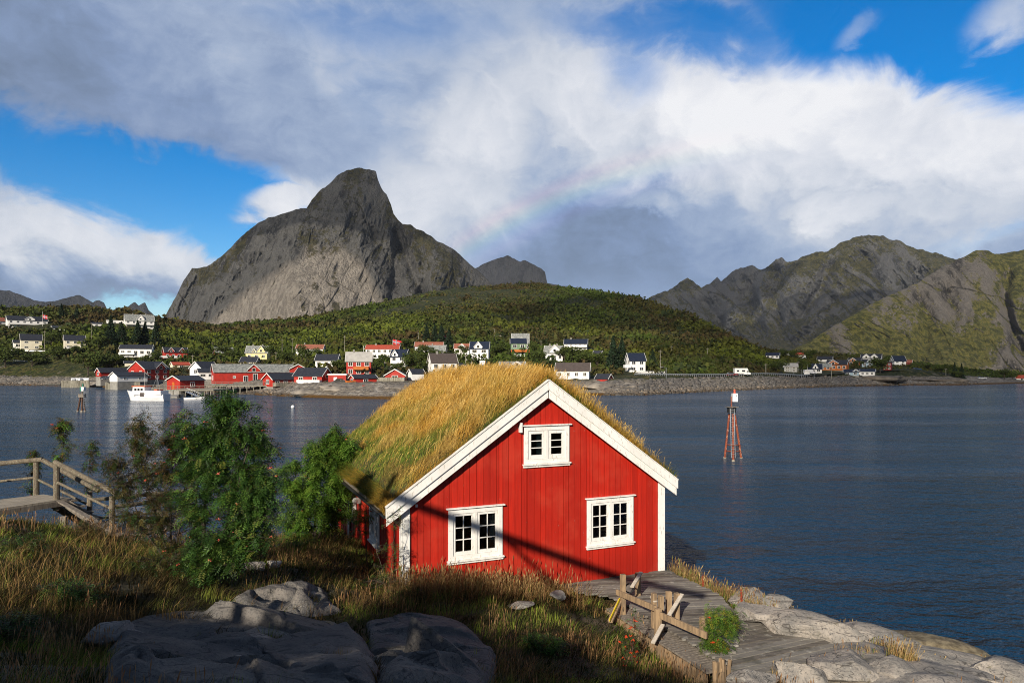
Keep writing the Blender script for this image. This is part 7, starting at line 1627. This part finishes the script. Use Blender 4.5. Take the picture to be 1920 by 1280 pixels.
bw = pm('white_hull_paint', (.80, .80, .80), (.70, .70, .70), 1.5, .4); hull(8.2, 3.0, 0, 1.35, .9, 18, .32, 'hull', bw, FB)
mb = MB(); mb.bx(-3.9, 2.9, -1.52, -1.40, 1.25, 1.42); mb.bx(-3.9, 2.9, 1.40, 1.52, 1.25, 1.42); mb.build('rubbing_strake', bw, FB)
mb = MB(); mb.prism([(.2, 1.1), (3.0, 1.3), (2.9, 2.9), (.2, 2.9)], -1.05, 1.05); wh_ = mb.build('wheelhouse', bw, FB, .05)
mb = MB(); mb.bx(-.0, 3.1, -1.12, 1.12, 2.903, 3.05); mb.build('wheelhouse_roof', M['boat_orange'], wh_)
for x in (.6, 1.3, 2.0): mb = MB(); mb.bx(x, x+.5, 1.03, 1.08, 2.1, 2.6); mb.build('window', M['pane_far'], wh_)
mb = MB(); mb.bx(-3.6, .1, -1.3, 1.3, 1.35, 2.1); mb.build('shelter_deck', bw, FB, .05)
mb = MB(); mb.bx(-.4, .6, 1.305, 1.33, 1.2, 2.0) if False else mb.bx(.0, .9, 1.45, 1.53, .9, 1.7); mb.build('hatch', M['roof_brown'], FB)
mb = MB(); mb.tube((-1.9, 0, 2.1), (-1.9, 0, 5.6), .07, .05); mb.tube((-1.9, 0, 5.0), (-3.2, -.9, 2.1), .035, .035, 6); mb.tube((-1.9, 0, 5.0), (-3.2, .9, 2.1), .035, .035, 6); mb.tube((-1.9, 0, 5.0), (-.6, 0, 2.1), .035, .035, 6); mb.build('mast', M['steel'], FB)
mb = MB(); mb.tube((.9, 0, 3.0), (.9, 0, 6.3), .035, .02, 6); mb.tube((.5, 0, 4.6), (1.3, 0, 4.6), .02, .02, 5); mb.build('antenna', M['white_far'], FB)
mb = MB(); mb.bx(-2.6, -1.9, -1.0, 1.0, 2.103, 2.4); mb.build('net_hauler', M['crateorange'], FB)
sb = empty('motorboat', (at(365, 750, 165).x, 165, 0), .15, 'small white open motorboat under the gangway', 'motorboat'); hull(4.6, 1.7, 0, .55, .5, 14, .15, 'hull', bw, sb); mb = MB(); mb.bx(-2.5, -2.2, -.2, .2, .3, 1.1); mb.build('outboard_motor', M['black'], sb); mb = MB(); mb.bx(.2, .9, -.55, .55, .5, .85); mb.build('windscreen', M['pane_far'], sb)
sb = empty('motorboat', (at(327, 748, 175).x, 175, 0), 2.6, 'small dark boat between the fishing boat and the boathouse piles', 'motorboat'); hull(4.2, 1.6, 0, .5, .4, 12, .12, 'hull', M['concrete'], sb); mb = MB(); mb.bx(-2.3, -2.0, -.2, .2, .3, 1.0); mb.build('outboard_motor', M['black'], sb)
mb = MB(); 
for k in range(1): pass
o = empty('upturned_boat', at(690, 729, 184)+Vector((0, 0, .6)), .35, 'faded orange upturned dinghy on the rock below the dark red cabin', 'dinghy'); hull(3.2, 1.3, 0, .5, .3, 12, .08, 'hull', M['crateorange'], o).rotation_euler = (math.pi, 0, 0)
b = at(549, 765, 129); mb = MB(); mb.ball((0, 0, .18), .36, 14); o = mb.build('mooring_buoy', bw, None, 0, True); o.location = (b.x, 129, 0); tag(o, 'round white mooring buoy floating alone on the water', 'buoy')
# right beacon
DB = 54.0; bb = empty('beacon', (at(1374, 860, DB).x, DB, 0), 0, 'tall rust red tripod beacon with white box and ladder, in the right-hand water', 'beacon')
def q_(px, py, dd=0): v = at(px, py, DB+dd); return Vector((v.x-bb.location.x, dd, v.z))
for (a, b) in [((1367.5, 775, .2), (1358, 862, .9)), ((1374, 775, -.1), (1375, 868, -1.2)), ((1378, 778, .2), (1391, 862, .9))]:
    pa, pb_ = q_(*a), q_(*b); pb_.z = -.4; mb = MB(); mb.tube(pb_, pa, .085, .08, 12); l_ = mb.build('leg', M['mastred'], bb, smooth=False); e_ = pb_.lerp(pa, .12); mb = MB(); mb.tube(pb_.lerp(pa, .06), e_, .13, .12, 12); mb.build('sleeve', M['paleplank'], l_)
for (ya, dd) in ((833, 0), (845, .3)): mb = MB(); mb.tube(q_(1361, ya, .8), q_(1388, ya+1, .8), .035, .035, 8); mb.tube(q_(1361, ya, .8), q_(1375, ya+2, -1.0), .035, .035, 8); mb.tube(q_(1388, ya+1, .8), q_(1375, ya+2, -1.0), .035, .035, 8); mb.build('brace', M['mastred'], bb)
c = q_(1371.5, 768, 0); mb = MB(); mb.tube((c.x, 0, c.z-.22), (c.x, 0, c.z+.22), .36, .36, 8); mb.build('collar', M['black'], bb); mb = MB(); mb.bx(c.x-.45, c.x+.45, -.4, .4, c.z+.223, c.z+.25); mb.build('platform', M['oldwood'], bb)
mb = MB(); mb.tube((c.x, 0, c.z+.2), q_(1371.5, 743), .055, .055, 10); mb.build('mast', M['mastred'], bb)
c = q_(1377.3, 745, -.1); mb = MB(); mb.bx(c.x-.20, c.x+.20, -.30, .10, c.z-.33, c.z+.33); mb.build('box', bw, bb, .01); mb = MB(); mb.tube((c.x, -.1, c.z+.33), (c.x, -.1, c.z+.52), .09, .07, 12); mb.ball((c.x, -.1, c.z+.56), .085, 10); mb.build('lantern', M['crateorange'], bb)
mb = MB(); mb.bx(c.x+.03, c.x+.10, -.32, -.30, c.z+.12, c.z+.20); mb.build('window', M['black'], bb)
la, lb = q_(1373, 766, -.62), q_(1375, 858, -1.5); mb = MB()
for sx in (-.15, .15): mb.tube(la+Vector((sx, 0, 0)), lb+Vector((sx, 0, 0)), .018, .018, 6)
for k in range(20): p = la.lerp(lb, (k+.5)/20); mb.tube(p-Vector((.15, 0, 0)), p+Vector((.15, 0, 0)), .012, .012, 5)
mb.build('ladder', M['steel'], bb)
# left beacon
DB = 117.0; lbn = empty('beacon', (at(153, 771, DB).x, DB, 0), 0, 'short brown tripod beacon with green and white lantern box, left-hand water', 'beacon')
def q2(px, py, dd=0): v = at(px, py, DB+dd); return Vector((v.x-lbn.location.x, dd, v.z))
for (a, b) in [((151, 744, 0), (145, 771, .5)), ((154, 744, 0), (153, 771, -1.0)), ((156, 744, 0), (160, 771, .5))]:
    pa, pb_ = q2(*a), q2(*b); pb_.z = -.4; mb = MB(); mb.tube(pb_, pa, .15, .13, 10); l_ = mb.build('leg', pm('tarred_pile', (.12, .06, .035), (.07, .04, .03), 3, .8) if 'tar' not in M else M['tar'], lbn); mb = MB(); mb.tube(pb_.lerp(pa, .10), pb_.lerp(pa, .20), .2, .19, 10); mb.build('sleeve', M['paleplank'], l_)
mb = MB(); c = q2(154, 741); mb.bx(c.x-.45, c.x+.45, -.4, .4, c.z-.35, c.z+.25); mb.build('collar', M['oldwood'], lbn); mb = MB(); mb.tube((c.x, 0, c.z+.2), q2(155, 728), .10, .10, 8); mb.build('mast', M['oldwood'], lbn)
gm_ = pm('green_beacon_paint', (.02, .20, .14), None, 2, .5); c = q2(155.5, 729); mb = MB(); mb.bx(c.x-.1, c.x+.32, -.3, .3, c.z-.35, c.z+.35); mb.build('box', bw, lbn); mb = MB(); mb.bx(c.x-.34, c.x-.103, -.3, .3, c.z-.35, c.z+.35); mb.build('side_panel', gm_, lbn); mb = MB(); mb.tube((c.x, 0, c.z+.35), (c.x, 0, c.z+.95), .12, .09, 8); mb.build('lantern', gm_, lbn)
mb = MB()
for k in range(9): z = 3.4-k*.38; mb.tube((.62, -.5, z), (.9, -.5, z), .02, .02, 5)
mb.tube((.62, -.5, 3.8), (.62, -.5, .1), .03, .03, 6); mb.tube((.9, -.5, 3.8), (.9, -.5, .1), .03, .03, 6); mb.build('ladder', M['steel'], lbn)

# ------------------------------------------------------------------ unseen clouds added above the frame to shade peaks and slopes
def cloud(cx, cy, cz, rx, ry, sd, dens=.6):
    nu, nv = 60, 40; V = []; th = np.linspace(0, 2*math.pi, nu, endpoint=False); ph = np.linspace(-math.pi/2, math.pi/2, nv); T_, Pp = np.meshgrid(th, ph, indexing='ij')
    d = np.stack([np.cos(Pp)*np.cos(T_), np.cos(Pp)*np.sin(T_), np.sin(Pp)], -1).reshape(-1, 3); r = 1+fbm(d*1.8+sd, 5, sd)*.55; P = d*r[:, None]*np.array([rx, ry, 70])
    F_ = [(i*nv+j, ((i+1) % nu)*nv+j, ((i+1) % nu)*nv+j+1, i*nv+j+1) for i in range(nu) for j in range(nv-1)]
    m, gg, out = newmat('shade_cloud'); df = gg.n('ShaderNodeBsdfDiffuse'); df.inputs[0].default_value = (.85, .85, .87, 1); tr = gg.n('ShaderNodeBsdfTransparent'); mm_ = gg.n('ShaderNodeMixShader')
    P_ = gg.n('ShaderNodeNewGeometry').outputs['Position']; gg.lk(gg.ss(gg.noise(P_, .004, 4, .6), .35, .65, dens*.55, dens), mm_.inputs[0]); gg.t.links.new(tr.outputs[0], mm_.inputs[1]); gg.t.links.new(df.outputs[0], mm_.inputs[2]); gg.t.links.new(mm_.outputs[0], out.inputs[0])
    o = npmesh('cloud', P, F_, m, None, None, True); o.location = (cx, cy, cz); tag(o, 'unseen cloud added above the frame to cast shade', 'cloud', 'shade clouds added above the frame', 'stuff')
def cloudover(px, py, D, rx, ry, sd, dens, H_=1650):
    p = at(px, py, D); t = (H_-p.z)/S.z; cloud(p.x+S.x*t, p.y+S.y*t, H_, rx, ry, sd, dens)
cloudover(660, 350, 2300, 700, 420, 3, .42)
cloudover(1420, 540, 3200, 700, 500, 5, .34)
cloudover(1290, 590, 600, 150, 120, 7, .35)
cloudover(1310, 570, 4400, 560, 420, 13, .45)
cloudover(1660, 695, 400, 110, 80, 9, .45)
# ------------------------------------------------------------------ haze
def haze():
    m, gg, out = newmat('haze_air'); v = gg.n('ShaderNodeVolumePrincipled'); v.inputs['Color'].default_value = (.72, .82, 1, 1); v.inputs['Density'].default_value = 2.0e-5; v.inputs['Anisotropy'].default_value = 0.0; gg.t.links.new(v.outputs[0], out.inputs[1])
    mb = MB(); mb.bx(-7400, 7400, -200, 9400, -7.5, 900); o = mb.build('haze', m); tag(o, 'thin blue air over the fjord', 'haze', kind='stuff')
if HAZE: haze()
